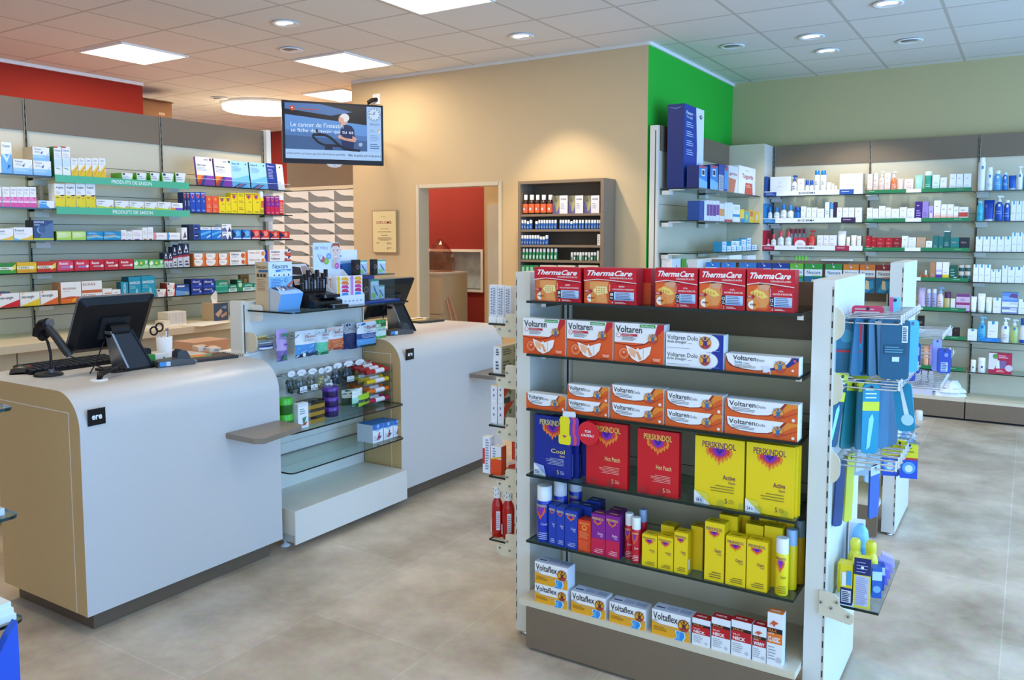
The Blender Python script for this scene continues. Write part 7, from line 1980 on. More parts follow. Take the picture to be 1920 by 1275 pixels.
RN = ['top back wall shelf', 'second back wall shelf', 'third back wall shelf', 'fourth back wall shelf', 'fifth back wall shelf', 'sixth back wall shelf', 'lowest back wall shelf']
strip(RZ[0], 1625, 1822, 'green strip with a white plate on the top back wall shelf', plates=((0.39, 0.535),))
strip(RZ[1], 1622, 1818, 'green strip with a white plate on the second back wall shelf', plates=((0.40, 0.55),))
strip(RZ[2], 1620, 1818, 'green strip with a white plate on the third back wall shelf', plates=((0.40, 0.55),))
strip(RZ[3], 1620, 1815, 'green strip on the fourth back wall shelf under the perfume bottles', plates=((0.5, 0.56),))
strip(RZ[4], 1618, 1811, 'green strip on the fifth back wall shelf under the lilac tubes', plates=((0.52, 0.58),))
strip(RZ[5], 1618, 1811, 'green strip on the sixth back wall shelf behind the wire hooks')
strip(RZ[6], 1618, 1806, 'green strip on the lowest back wall shelf')

def brand_tray(z, L, R, col, label, side2=None, s2=(0.72, 0.86)):
 x0, x1 = along(L, 1, BF - 0.006, z)[0], along(R, 1, BF - 0.006, z)[0]
 w = x1 - x0
 e = tag(empty('display_tray', (x0, BF - 0.006, z)), label, 'display tray', 'white fronted trays of the skin care range')
 b = MB(); b.box(0, w, -0.004, 0.0, 0.0005, 0.045, '#f3f3f1')
 f = Face(b, (0, -0.004, 0.0), (1, 0, 0), (0, 0, 1), w, 0.045)
 f.text('BIODERMA', 0.365, 0.25, 0.535, 0.72, '#2c2c32', 0.012)
 f.rect(0, 0.0, 0.13, 0.85, col); f.lines(0.02, 0.25, 0.11, 0.6, 2, '#cfd6ea', 0.3)
 if side2:
  f.rect(s2[0], 0.0, s2[1], 1.0, side2); f.lines(s2[0] + 0.02, 0.4, s2[1] - 0.02, 0.7, 1, '#e2dcec', 0.4)
 b.build('front_strip', e)
 bx('end_cheek', e, 0.0, 0.022, 0.0, 0.25, 0.0005, 0.19, M(col))

brand_tray(RZ[0], 1433, 1617.5, '#1a4fa0', 'white fronted tray with a blue end on the top back wall shelf', '#2356a4', (0.775, 0.915))
brand_tray(RZ[1], 1431, 1616, '#2a86cc', 'white fronted tray with a sky blue end on the second back wall shelf', '#3a1f4c', (0.80, 0.94))
brand_tray(RZ[2], 1429, 1617, '#b81a3c', 'white fronted tray with a crimson end on the third back wall shelf', '#b02a4a', (0.74, 0.875))
WB = '#f1f1ef'
SML = [('l', 0.15, 0.25, 0.85, 0.4, 2, '#c4c4c8', 0.3), ('l', 0.3, 0.7, 0.7, 0.78, 1, '#9a9aa2', 0.4)]
r = rrow(0, RN[0])
DOT = [('c', 0.47, 0.68, 0.018, '#555', 6), ('c', 0.45, 0.5, 0.02, '#555', 6), ('c', 0.58, 0.46, 0.018, '#555', 6), ('c', 0.35, 0.18, 0.018, '#555', 6), ('c', 0.66, 0.16, 0.018, '#555', 6), ('l', 0.3, 0.44, 0.4, 0.47, 1, '#888')]
bk_ = 0.012
c(r, 1442.4, 1482, 331.8, WB, '', DOT, depth=0.14, back=bk_, label='large white gift box beside the blue tray end, top back wall shelf')
bottle(r, 1483, 1492.5, 329, '#f0f0ee', '#1f56b0', 'white bottle with a blue pump', 'bottle', 0.28, 0.6, back=bk_, pump=True, spec=[('l', 0.25, 0.4, 0.75, 0.7, 2, '#3a5fa8', 0.35)])
c(r, 1494, 1507, 335, '#eeeae6', 'slim off-white carton', SML, back=bk_)
for L, R in ((1508.3, 1515.5), (1516, 1523.8)):
 bottle(r, L, R, 338, '#edf0f2', '#1d52ac', 'small white bottle with a blue cap', 'bottle', 0.3, 0.85, back=bk_)
for L, R in ((1524.4, 1535.2), (1536, 1547.3)):
 bottle(r, L, R, 319.7, '#eef1f3', '#1b7fc4', 'tall white blue-capped spray can', 'can', 0.18, 0.85, back=bk_, sq=1, name='spray_can', cat='spray can', spec=[('l', 0.3, 0.5, 0.7, 0.7, 2, '#4a6aa0', 0.3)])
for L, R, T in ((1547.6, 1557, 342), (1557.4, 1563, 344), (1563.4, 1568.4, 348)):
 bottle(r, L, R, T, '#f0f0ee', '#fafafa', 'white cream tube', 'tube', 0.16, back=bk_, name='cream_tube', cat='tube')
c(r, 1572.7, 1617, 326, WB, '', DOT, depth=0.14, back=bk_, label='large white gift box next to the green strip, top back wall shelf')
PCH = [('r', 0, 0, 1, 0.3, '#f4c9b8'), ('l', 0.2, 0.35, 0.85, 0.55, 2, '#e0a090', 0.3), ('l', 0.3, 0.7, 0.7, 0.78, 1, '#b98a80', 0.4)]
c(r, 1625.8, 1635.3, 326, '#f3e4dc', 'slim white and peach carton', PCH)
bottle(r, 1635.8, 1646, 325, '#f2e2da', '#f4ece8', 'white and peach bottle', 'can', 0.12, 0.85, spec=PCH, sq=1)
bottle(r, 1647, 1657.7, 321.5, '#f3dcd2', '#efe6e2', 'peach pump bottle', 'bottle', 0.24, 0.5, pump=True, spec=PCH)
c(r, 1658, 1668.6, 324, '#f3e4dc', 'slim white and peach carton', PCH)
bottle(r, 1669.6, 1680.5, 322, '#f0834e', '#f0e2dc', 'orange see-through pump bottle', 'bottle', 0.28, 0.5, pump=True, mat=M('#ee7d48', 0.15), spec=[('l', 0.2, 0.2, 0.8, 0.6, 4, '#f8c9b0', 0.3)])
bottle(r, 1681.5, 1693.5, 335, '#f6d6cc', '#f2b9a6', 'pale peach tube', 'tube', 0.14, name='cream_tube', cat='tube', spec=SML)
c(r, 1695, 1712, 335.6, '#f6e2da', 'low white and peach carton', PCH, depth=0.08)
bottle(r, 1713.6, 1730, 328, '#a9dccb', '#7cc4b0', 'mint cream tube', 'tube', 0.12, name='cream_tube', cat='tube', spec=[('l', 0.2, 0.3, 0.8, 0.5, 2, '#5f9f8c', 0.3)])
bottle(r, 1731.8, 1746.5, 321.4, '#2f9c82', '#eef3f0', 'teal jar bottle with a white lid', 'can', 0.2, 0.92, sq=1, spec=[('l', 0.25, 0.3, 0.75, 0.5, 2, '#bfe4d8', 0.3)])
c(r, 1747.4, 1761, 328, '#e4f1ec', 'slim white and mint carton', [('r', 0, 0, 1, 0.4, '#bfe2d6'), ('l', 0.2, 0.45, 0.8, 0.6, 2, '#5fa890', 0.3)])
for L, R, T in ((1762, 1774.6, 332.6), (1779.6, 1792, 326), (1792.4, 1805, 326), (1806, 1820, 325.6)):
 c(r, L, R, T, WB, 'plain white carton', SML + [('r', 0.2, 0.18, 0.75, 0.22, '#8a8a8c')])
BT = [('r', 0.6, 0.6, 0.85, 0.8, '#1d86c4')]
bottle(r, 1831.8, 1846.6, 295.5, '#f2f4f5', '#fbfbfb', 'tallest white spray can with a blue square', 'can', 0.14, 0.75, sq=1, name='spray_can', cat='spray can', spec=[('r', 0.48, 0.76, 0.68, 0.86, '#2a7fb8')])
bottle(r, 1847.7, 1860.8, 313.6, '#eef2f4', '#fbfbfb', 'tall white bottle with a blue square', 'can', 0.18, 0.8, sq=1, spec=[('r', 0.45, 0.68, 0.65, 0.82, '#2a7fb8'), ('l', 0.3, 0.2, 0.7, 0.4, 3, '#a0a8b0', 0.3)])
BL = [('r', 0.42, 0.72, 0.62, 0.88, '#dfeaf4'), ('l', 0.3, 0.3, 0.8, 0.5, 2, '#bcd4ee', 0.3)]
bottle(r, 1861.5, 1877.4, 320, '#5fa8e2', '#f4f6f7', 'pale blue bottle with white cap', 'bottle', 0.16, 0.6, spec=BL)
bottle(r, 1878, 1889.4, 323, '#2478cc', '#cfe4f4', 'blue bottle with a light cap', 'bottle', 0.14, 0.6, spec=BL)
bottle(r, 1889.8, 1905, 329, '#1d62c0', '#bfe0f0', 'blue cream tube', 'tube', 0.14, spec=BL, name='cream_tube', cat='tube')
bottle(r, 1905.4, 1917, 312, '#eef2f5', '#fafafa', 'white pump bottle', 'bottle', 0.22, 0.5, pump=True, spec=[('r', 0.4, 0.7, 0.6, 0.84, '#2a6fa8')])
bottle(r, 1917.6, 1930, 320, '#2a78c8', '#e4eef6', 'blue bottle cut by the picture edge', 'bottle', 0.16, 0.6)

r = rrow(1, RN[1])
CLB = M('#cfdce2', 0.12)
LBL = [('r', 0.12, 0.12, 0.88, 0.62, '#eef0f2'), ('l', 0.2, 0.2, 0.8, 0.5, 3, '#7a90b8', 0.3)]
for L, R, T in ((1437.5, 1446.4, 388.7), (1448.5, 1460, 388.7), (1460.8, 1473.4, 382.6)):
 bottle(r, L, R, T, '', '#1f74c0', 'clear blue-capped bottle with white label', 'bottle', 0.28, 0.6, mat=CLB, spec=LBL, back=bk_)
bottle(r, 1474, 1486.4, 385, '#eef1f3', '#2a8ad0', 'white bottle with a blue cap', 'bottle', 0.28, 0.6, back=bk_, spec=LBL[1:])
bottle(r, 1487, 1500, 388.7, '#1d6fc0', '#1450a0', 'blue jar bottle', 'bottle', 0.25, 0.95, back=bk_, spec=[('r', 0.3, 0.1, 0.7, 0.2, '#dfeaf4')])
for L, R, T in ((1500.4, 1509.7, 387), (1510.6, 1520.2, 389), (1520.6, 1530.4, 389), (1531, 1544.4, 391)):
 c(r, L, R, T, WB, 'white skin care carton', SML, back=bk_)
c(r, 1545.6, 1555.2, 379, '#eef2f5', 'tall white and blue carton', [('r', 0.85, 0, 1, 1, '#2a86cc'), ('l', 0.2, 0.4, 0.7, 0.6, 2, '#8aa0c0', 0.3)], back=bk_, side='#2a86cc')
c(r, 1555.6, 1561, 381, '#dfe8f0', 'slim pale blue carton', [('r', 0, 0.7, 1, 1, '#4a96d4')], back=bk_)
c(r, 1561.5, 1567, 378.6, '#351a44', 'slim dark purple divider carton', None, back=bk_)
for L, R in ((1568, 1578.5), (1579.4, 1589.8), (1590.2, 1601), (1602, 1615)):
 c(r, L, R, 389, WB, 'white skin care carton', SML, back=bk_)
for L, R, T in ((1625, 1635.3, 389.5), (1635.8, 1646.4, 391), (1647, 1658.8, 386), (1659.2, 1670, 389), (1670.5, 1685.4, 391.3), (1686, 1699.6, 388.5), (1700, 1714, 390.4)):
 c(r, L, R, T, WB, 'white facial care carton', SML + [('r', 0.1, 0.12, 0.9, 0.16, '#b8d8d0')])
c(r, 1714.5, 1728, 378, '#3f1a7c', 'dark violet carton', [('l', 0.2, 0.15, 0.85, 0.6, 4, '#b9a4e0', 0.35), ('l', 0.25, 0.75, 0.7, 0.85, 1, '#c9b8ea', 0.4)])
c(r, 1728.4, 1740, 378, '#9a84c8', 'lilac carton', [('l', 0.2, 0.3, 0.8, 0.5, 3, '#6a4aa8', 0.35)], side='#5f4a92')
c(r, 1740.4, 1749.4, 386, '#b9a8da', 'small lilac carton with a bottle picture', [('r', 0.35, 0.1, 0.7, 0.55, '#efeaf6'), ('r', 0.42, 0.55, 0.62, 0.7, '#7a5fae')])
for L, R, T in ((1750, 1762.8, 375.8), (1763.4, 1774.6, 383), (1775, 1787, 383), (1787.4, 1796.4, 387)):
 c(r, L, R, T, '#f4efec', 'white carton with a peach foot', [('r', 0, 0, 1, 0.3, '#f2b9a6'), ('r', 0, 0.3, 1, 0.42, '#f6d8cc'), ('l', 0.25, 0.65, 0.75, 0.78, 1, '#b0908a', 0.3)])
c(r, 1796.8, 1814.6, 388, '#f2ece8', 'white and red banded carton', [('r', 0, 0.32, 1, 0.62, '#cc4438'), ('l', 0.2, 0.7, 0.8, 0.85, 1, '#b98a80', 0.4)], depth=0.08)
bottle(r, 1830, 1842.6, 376.6, '#49b4c8', '#7cc8d8', 'turquoise see-through bottle', 'bottle', 0.12, 0.7, mat=M('#3fb0c6', 0.15), spec=[('l', 0.2, 0.3, 0.8, 0.5, 2, '#1f6f86', 0.3)])
bottle(r, 1843, 1863.6, 375, '#1a46a8', '#e4ebf2', 'large royal blue tube', 'tube', 0.1, spec=[('r', 0.4, 0.7, 0.62, 0.84, '#e6edf6'), ('l', 0.15, 0.4, 0.7, 0.5, 2, '#9ab4e2', 0.3)], name='cream_tube', cat='tube')
bottle(r, 1864, 1880.4, 367, '#1c50b0', '#f4f5f6', 'royal blue bottle with a white pump', 'bottle', 0.24, 0.5, pump=True, spec=[('r', 0.42, 0.75, 0.6, 0.88, '#e6edf6'), ('l', 0.2, 0.35, 0.8, 0.55, 2, '#9ab4e2', 0.3)])
bottle(r, 1881, 1893.6, 375, '#1c56b4', '#f4f5f6', 'royal blue bottle with a white cap', 'bottle', 0.14, 0.7, spec=[('r', 0.42, 0.75, 0.62, 0.9, '#e6edf6'), ('l', 0.2, 0.2, 0.8, 0.5, 2, '#9ab4e2', 0.3)])
LRP = [('r', 0.38, 0.82, 0.66, 1.0, '#2f9ac0'), ('l', 0.2, 0.36, 0.8, 0.42, 1, '#a8b4bc', 0.4), ('r', 0, 0.4, 1, 0.41, '#d4dce0')]
for L, R in ((1894.8, 1904.2), (1904.6, 1914.6), (1915.2, 1925)):
 c(r, L, R, 377, '#f3f5f6', 'white carton with a blue tab', LRP)

r = rrow(2, RN[2])
CR = '#c4283c'
for L, R, T, cf in ((1434.7, 1442.4, 448, 0.4), (1443.3, 1453.6, 438.7, 0.3), (1455.4, 1468.3, 433.5, 0.28), (1469.7, 1482.6, 433.5, 0.28)):
 bottle(r, L, R, T, '', '#d84a5a', 'clear red-capped bottle with white label', 'bottle', cf, 0.5, mat=CLB, spec=LBL, back=bk_)
for k in range(4):
 x = along(1474 + k * 8, 1, RY_, RZ[2])[0]
 b = MB(); b.lathe([(0.017, 0), (0.017, 0.12), (0.009, 0.15), (0.009, 0.19), (0.006, 0.20)], M('#d8ced2', 0.2), seg=12); b.lathe([(0.013, 0.16), (0.013, 0.205)], CR, seg=10)
 o = b.build('bottle', None, (x, RY_ + 0.19, RZ[2])); tag(o, 'red capped bottle in the rear row, %s along the third back wall shelf' % ORD[k], 'bottle', 'rear row of red capped bottles')
c(r, 1487.3, 1511.4, 445.6, '#d0324a', '', [('c', 0.5, 0.45, 0.42, '#f2eef0', 16, 0.9), ('l', 0.3, 0.3, 0.75, 0.6, 3, '#c8909c', 0.3)], back=bk_, label='red and white wipes packet on the third back wall shelf')
bottle(r, 1513, 1527, 432, '#d84a44', '#c83a3c', 'red pump bottle', 'bottle', 0.25, 0.5, pump=True, back=bk_, mat=M('#d84438', 0.15), spec=[('l', 0.3, 0.2, 0.7, 0.5, 3, '#f0b0a8', 0.3)])
for L, R in ((1531, 1542.3), (1542.7, 1553), (1553.4, 1567.3)):
 c(r, L, R, 441, '#f3eeec', 'white carton with pink print', [('l', 0.15, 0.2, 0.8, 0.5, 3, '#dcb0b4', 0.3), ('l', 0.2, 0.7, 0.7, 0.8, 1, '#aaa', 0.3)], back=bk_)
bottle(r, 1568.4, 1584.6, 433.5, '#f3f1f0', '#d8303c', 'large white tube with red print', 'tube', 0.1, back=bk_, spec=[('l', 0.15, 0.3, 0.8, 0.5, 3, '#d88a90', 0.3)], name='cream_tube', cat='tube')
bottle(r, 1585.4, 1592.5, 444, '#f0e2d4', '#e8e0d8', 'small beige tube', 'tube', 0.15, back=bk_, name='cream_tube', cat='tube')
bottle(r, 1593.4, 1605.3, 441, '#f2f0ee', '#f6f6f6', 'white tube', 'tube', 0.15, back=bk_, spec=SML, name='cream_tube', cat='tube')
c(r, 1605.8, 1614, 442, '#f2efef', 'slim white carton with pink print', SML, back=bk_, side='#c02a44')
RDX = [('l', 0.15, 0.1, 0.8, 0.35, 2, '#f0a8a8', 0.3), ('l', 0.35, 0.7, 0.65, 0.8, 1, '#f0b0a8', 0.4)]
c(r, 1622.7, 1632.6, 442, '#b81626', 'upright red carton', RDX)
c(r, 1633, 1642.2, 445, '#b81626', 'upright red carton', RDX)
for L, R, cc in ((1642.6, 1658.6, '#b81626'), (1659, 1673.3, '#b81626'), (1673.7, 1689.4, '#8c1420')):
 c(r, L, R, 459.5, cc, 'lower red carton of a pair', RDX, depth=0.08)
 c(r, L, R, 445.6, cc, 'upper red carton of a pair', RDX, B=459.8, depth=0.08)
c(r, 1690, 1701.6, 442, WB, 'upright white carton', SML)
c(r, 1702, 1717, 458, WB, 'lower white carton of a pair', SML, depth=0.08)
c(r, 1702, 1717, 445, WB, 'upper white carton of a pair', SML, B=458.3, depth=0.08)
c(r, 1717.6, 1735, 458, '#c9a482', 'lower tan carton of a pair', SML, depth=0.08)
c(r, 1717.6, 1735, 445, '#c9a482', 'upper tan carton of a pair', SML, B=458.3, depth=0.08)
c(r, 1735.4, 1747.4, 451.5, '#f3f1ee', 'small low white carton', SML)
c(r, 1748.2, 1759.2, 441.6, '#1d6f6c', 'teal carton with a white top', [('l', 0.15, 0.15, 0.8, 0.4, 3, '#a8d0cc', 0.3)], top='#eef2f0')
c(r, 1759.6, 1768.4, 443.6, '#1d6f6c', 'teal carton', [('l', 0.15, 0.15, 0.8, 0.4, 3, '#a8d0cc', 0.3)], top='#eef2f0')
c(r, 1768.9, 1780.6, 433, '#17625f', 'tall teal carton', [('l', 0.15, 0.25, 0.8, 0.45, 3, '#a8d0cc', 0.3), ('r', 0, 0.95, 1, 1, '#dfe6e2')], side='#0f4745')
for cc, L, R in (('#1d7a76', 1781, 1798), ('#1c2430', 1798.5, 1816.3)):
 nm = 'teal' if L == 1781 else 'black'
 c(r, L, R, 457, cc, 'lower %s carton of a pair' % nm, RDX[:1], depth=0.08)
 c(r, L, R, 445, cc, 'upper %s carton of a pair' % nm, RDX[:1], B=457.3, depth=0.08)
for L, R, T in ((1828.7, 1841.8, 443.6), (1842.4, 1855.4, 443.6), (1856, 1869.2, 443.6), (1869.6, 1882, 443.6), (1882.6, 1895.4, 443.6), (1896.4, 1905.8, 436), (1906.2, 1916, 436), (1916.6, 1930, 439)):
 c(r, L, R, T, '#f3f5f6', 'white carton with a blue tab', LRP)

r = rrow(3, RN[3])
bottle(r, 1722.5, 1728, 509.5, '#b86a3a', '#8c5a3a', 'small brown perfume bottle', 'bottle', 0.35, 0.6, spec=None)
bottle(r, 1728.4, 1741.6, 506.5, '#b4622c', '#f2ede6', 'wide amber perfume flask with a white stopper', 'jar', 0.45, 0.3, sq=0.6)
c(r, 1743, 1753.6, 491.6, '#b98456', 'tan carton', SML, top='#efe9e2')
c(r, 1754, 1766, 491.2, '#f2eef2', 'white carton with a violet foot', [('r', 0, 0, 1, 0.34, '#5a34a8'), ('r', 0, 0.34, 1, 0.6, '#c9bce6'), ('r', 0.1, 0.36, 0.9, 0.48, '#f4f2f8')])
c(r, 1766.4, 1778.6, 491.2, '#f4f2ea', 'white carton with a yellow foot', [('r', 0, 0, 1, 0.34, '#f0d02a'), ('l', 0.2, 0.42, 0.8, 0.5, 1, '#aaa', 0.4)])
c(r, 1779.5, 1794, 497.6, '#0f5a48', 'dark green carton', [('l', 0.15, 0.3, 0.7, 0.8, 3, '#9ac4b4', 0.3), ('r', 0.55, 0, 0.95, 0.28, '#e0ece8')], side='#0a3328')
for L, R in ((1796, 1807.2), (1807.8, 1819)):
 for T, B, n in ((508.5, None, 'lower'), (497, 508.8, 'upper')):
  bottle(r, L, R, T, '#1c5550', '#c9bfb0', '%s dark green cream jar' % n, 'jar', 0.4, 0.98, B=B, sq=1, name='cream_jar', cat='jar')
for L, R, T in ((1824, 1833.6, 495.6), (1834, 1845, 495.6), (1845.4, 1856.6, 496), (1857, 1865.8, 505), (1866.2, 1876.6, 505), (1877.8, 1888.2, 497.6), (1888.8, 1902, 500.5), (1902.4, 1916.6, 500.5), (1917, 1930, 497)):
 c(r, L, R, T, '#f3f5f6', 'white carton with a blue tab', LRP)
for k, px_ in enumerate((1492, 1498, 1504, 1510)):
 x = along(px_, 1, RY_ + 0.03, RZ[3])[0]
 b = MB(); b.lathe([(0.0125, 0), (0.013, 0.10), (0.008, 0.13), (0.008, 0.16)], M('#6cc62c', 0.3), seg=12)
 o = b.build('bottle', None, (x, RY_ + 0.03, RZ[3])); tag(o, 'bright green bottle, %s of four showing above the second gondola' % ORD[k], 'bottle', 'bright green bottles on the fourth back wall shelf')
 b = MB(); b.lathe([(0.011, 0.16), (0.011, 0.20), (0.008, 0.21)], M('#7ad03a', 0.3), seg=10); b.build('cap', o)

r = rrow(4, RN[4])
bottle(r, 1719.5, 1734.8, 539.3, '#c9b8dc', '#efeaf2', 'large lilac tube', 'tube', 0.08, name='cream_tube', cat='tube', spec=[('l', 0.2, 0.6, 0.8, 0.75, 2, '#7a6aa0', 0.3), ('r', 0, 0.05, 1, 0.2, '#f0d8e0')])
for L, R in ((1735.4, 1744.4), (1745.5, 1755.6)):
 bottle(r, L, R, 541.6, '#a7a4c8', '#dcdde6', 'lilac spray bottle with a clear cap', 'can', 0.2, 0.85, sq=1, spec=[('l', 0.3, 0.3, 0.7, 0.75, 3, '#5f5a8c', 0.3)])
bottle(r, 1756.2, 1768.4, 538.5, '#f0dcd6', '#8ab0e0', 'pale pink bottle with a blue pump', 'bottle', 0.26, 0.6, pump=True, spec=[('l', 0.3, 0.2, 0.7, 0.6, 3, '#a0808a', 0.3)])
bottle(r, 1769, 1781.4, 547.3, '#cdbf7a', '#5a1a4e', 'yellowish bottle with a dark purple cap', 'can', 0.32, 0.98, sq=1)
c(r, 1781.8, 1790.4, 559.5, '#f3eae6', 'small white carton', [('l', 0.3, 0.15, 0.7, 0.3, 1, '#b09a9a', 0.4)])
c(r, 1791.7, 1817.8, 551, '#d8b8d0', '', [('r', 0, 0.84, 1, 1, '#7a3a78'), ('r', 0, 0.38, 1, 0.52, '#a0306a'), ('l', 0.3, 0.6, 0.7, 0.75, 2, '#7a5a8c', 0.3), ('r', 0, 0, 1, 0.05, '#8a3a80')], depth=0.1, label='pink and purple gift tin at the end of the fifth back wall shelf', name='gift_tin', cat='tin')
for L, R, T in ((1818.8, 1830.6, 556), (1832, 1847, 550.4), (1847.6, 1860, 557.2)):
 bottle(r, L, R, T, '#f3f4f5', '#f8f8f8', 'white cream tube with a blue foot', 'tube', 0.1, name='cream_tube', cat='tube', spec=[('r', 0.2, 0.05, 0.55, 0.16, '#2f86a8')])
c(r, 1861, 1876.4, 558, '#f3f5f6', 'white carton with a blue tab', LRP)
for T, B, cc, n in ((575, None, '#7d88b8', 'lowest folded pouch, striped white and blue'), (565, 575.3, '#e6ebf2', 'middle folded pouch, white and silver'), (548, 565.3, '#5d8fd6', 'topmost folded pouch, blue and violet')):
 c(r, 1877.4, 1908, T, cc, '', [('r', 0.02, 0.2, 0.95, 0.6, '#eef1f4' if B != 565.3 else '#86aee6'), ('p', [(0.4, 0.5), (0.95, 0.4), (0.95, 0.85), (0.6, 0.9)], '#6a4a80' if B == 565.3 else '#cfd6e6')], B=B, depth=0.1, label=n + ', fifth back wall shelf', name='folded_pouch', cat='pouch')
c(r, 1909, 1930, 560.6, '#f3f5f6', 'white carton cut by the picture edge', LRP)

r = rrow(5, RN[5])
c(r, 1719, 1731.4, 592, '#191517', '', [('c', 0.5, 0.7, 0.08, '#6a5a50', 6)], label='black gift box behind the rear wire hooks on the sixth back wall shelf')
c(r, 1776, 1784.8, 616, '#e9e6ee', 'white carton behind the hook tips', SML)
c(r, 1785.4, 1798.6, 614.5, '#2a1714', 'dark brown carton behind the hook tips', [('c', 0.5, 0.25, 0.06, '#a08a7a', 6), ('l', 0.3, 0.75, 0.75, 0.85, 1, '#8a6a5a', 0.4)])
c(r, 1813.6, 1831.4, 616.7, '#f3f5f6', 'white carton with a blue tab', LRP, depth=0.08)
bottle(r, 1832, 1848.6, 594, '#49b0e0', '#7cc4ea', 'sky blue pump bottle', 'bottle', 0.26, 0.5, pump=True, spec=[('r', 0.38, 0.72, 0.62, 0.88, '#1d6fb0'), ('l', 0.2, 0.2, 0.8, 0.4, 2, '#1d6fb0', 0.3)])
c(r, 1838, 1875.6, 633, '#1d86d8', '', [('l', 0.3, 0.4, 0.7, 0.6, 1, '#bfe0f6', 0.5)], depth=0.04, back=-0.005, label='blue display plinth under a white carton, sixth back wall shelf', name='display_plinth', cat='plinth')
c(r, 1850.6, 1870, 602, '#f3f2f4', 'white carton standing on the blue plinth', LRP + [('l', 0.1, 0.2, 0.5, 0.26, 1, '#c890a0', 0.4)], B=633.2, depth=0.03, back=0.001)
bottle(r, 1876, 1892, 596, '#f3f1f1', '#fafafa', 'white pump bottle with a blue square', 'bottle', 0.26, 0.5, pump=True, spec=[('r', 0.4, 0.75, 0.62, 0.9, '#1d6fb8'), ('l', 0.2, 0.15, 0.8, 0.5, 4, '#b0a0a8', 0.3)])
bottle(r, 1893, 1908.6, 599, '#b4c46a', '#e4ecec', 'clear lime pump bottle', 'bottle', 0.26, 0.5, pump=True, mat=M('#b9c878', 0.12), spec=[('r', 0.4, 0.75, 0.62, 0.9, '#1d86c4')])
bottle(r, 1910, 1928, 597, '#eef0f4', '#1d5fc0', 'white bottle with a dark blue cap at the picture edge', 'bottle', 0.26, 0.8, spec=[('r', 0.1, 0.02, 0.9, 0.2, '#1d4fb0')])

r = rrow(6, RN[6])
bottle(r, 1729.7, 1741.6, 648.7, '#f2b48c', '#f0c8a8', 'pale orange tube', 'tube', 0.1, name='cream_tube', cat='tube', spec=SML)
c(r, 1742, 1749, 645, '#b48ac0', 'slim lilac carton', None)
bottle(r, 1749.6, 1763.4, 657, '#b4602c', '#a04a20', 'copper brown tube', 'tube', 0.1, name='cream_tube', cat='tube')
for L, R in ((1763.8, 1773.6), (1774, 1784)):
 bottle(r, L, R, 652, '#a8481c', '#e0d8d0', 'amber spray bottle', 'bottle', 0.22, 0.5, mat=M('#a2401a', 0.15), spec=[('r', 0.45, 0.1, 0.58, 0.5, '#e9d8c0')])
for L, R, T in ((1819, 1829, 674.5), (1833, 1847.6, 670.6)):
 bottle(r, L, R, T, '#f3f4f5', '#f9f9f9', 'white deodorant stick', 'can', 0.3, 1.0, sq=0.8, spec=[('r', 0.42, 0.45, 0.6, 0.65, '#2a4a8c')], name='deodorant', cat='deodorant')
o = c(r, 1852, 1897, 661, '#b8264a', '', [('p', [(0, 0.2), (0.25, 0.2), (0.4, 0.6), (0.35, 1), (0, 1)], '#e6e2ea'), ('c', 0.3, 0.84, 0.13, '#5a9a4a', 14), ('r', 0.38, 0.66, 0.9, 0.96, '#b8264a'), ('l', 0.42, 0.75, 0.85, 0.92, 2, '#f0c0cc', 0.4), ('r', 0.48, 0.22, 0.76, 0.64, '#7a6a9a'), ('p', [(0.3, 0.1), (0.5, 0.15), (0.46, 0.66), (0.36, 0.64)], '#f4f0f4'), ('r', 0.25, 0.02, 0.8, 0.26, '#cc2444'), ('l', 0.35, 0.08, 0.7, 0.2, 2, '#f6d0d8', 0.4), ('c', 0.88, 0.3, 0.16, '#d8ccd8', 12)], depth=0.07, label='crimson and white gift kit on the lowest back wall shelf', name='gift_kit', cat='kit')
# on the base deck
p = at(1776, 741, 2, 0.19)
b = MB()
rg = random.Random(5)
for k, (R_, z0, h) in enumerate(((0.16, 0.0, 0.04), (0.155, 0.035, 0.04), (0.11, 0.07, 0.05))):
 n = 14
 pr = [(R_ * rg.uniform(0.8, 1.05) * math.cos(2 * math.pi * i / n), 0.55 * R_ * rg.uniform(0.8, 1.05) * math.sin(2 * math.pi * i / n)) for i in range(n)]
 vs = [(x, y, z0) for x, y in pr] + [(x * 0.93, y * 0.9, z0 + h * rg.uniform(0.5, 0.9)) for x, y in pr] + [(x * 0.4 + 0.03, y * 0.4, z0 + h * rg.uniform(0.9, 1.5)) for x, y in pr]
 b.add(vs, [(j * n + i, j * n + (i + 1) % n, (j + 1) * n + (i + 1) % n, (j + 1) * n + i) for j in (0, 1) for i in range(n)] + [tuple(range(2 * n, 3 * n))], '#eef0f4', False)
tag(b.build('plastic_bag_pile', None, (p.x, 8.2, 0.19)), 'crumpled pile of white plastic bags on the shelf base', 'plastic bag')
x0, x1 = at(1700, 737, 1, 8.12).x, at(1748, 737, 1, 8.12).x
e = tag(empty('paper_bag', (x0, 8.12, 0.19)), 'pale lilac paper carrier bag with black ribbon on the shelf base', 'bag')
w_ = x1 - x0
b = MB(); b.box(0, w_, 0, 0.10, 0, 0.215, '#cfcfe0'); f = Face(b, (0, 0, 0), (1, 0, 0), (0, 0, 1), w_, 0.215); f.text('NUXE', 0.30, 0.42, 0.86, 0.54, '#2a2a34', 0.02); b.build('bag_body', e)
b = MB(); b.tube([(w_ * .55, -0.004, .215), (w_ * .57, -0.006, .15), (w_ * .52, -0.005, .11)], 0.005, BLACKM, 5); b.tube([(w_ * .82, -0.004, .215), (w_ * .80, -0.006, .16), (w_ * .88, -0.005, .12)], 0.005, BLACKM, 5); b.build('ribbon', e)
p = at(1723, 786, 2, 0.0)
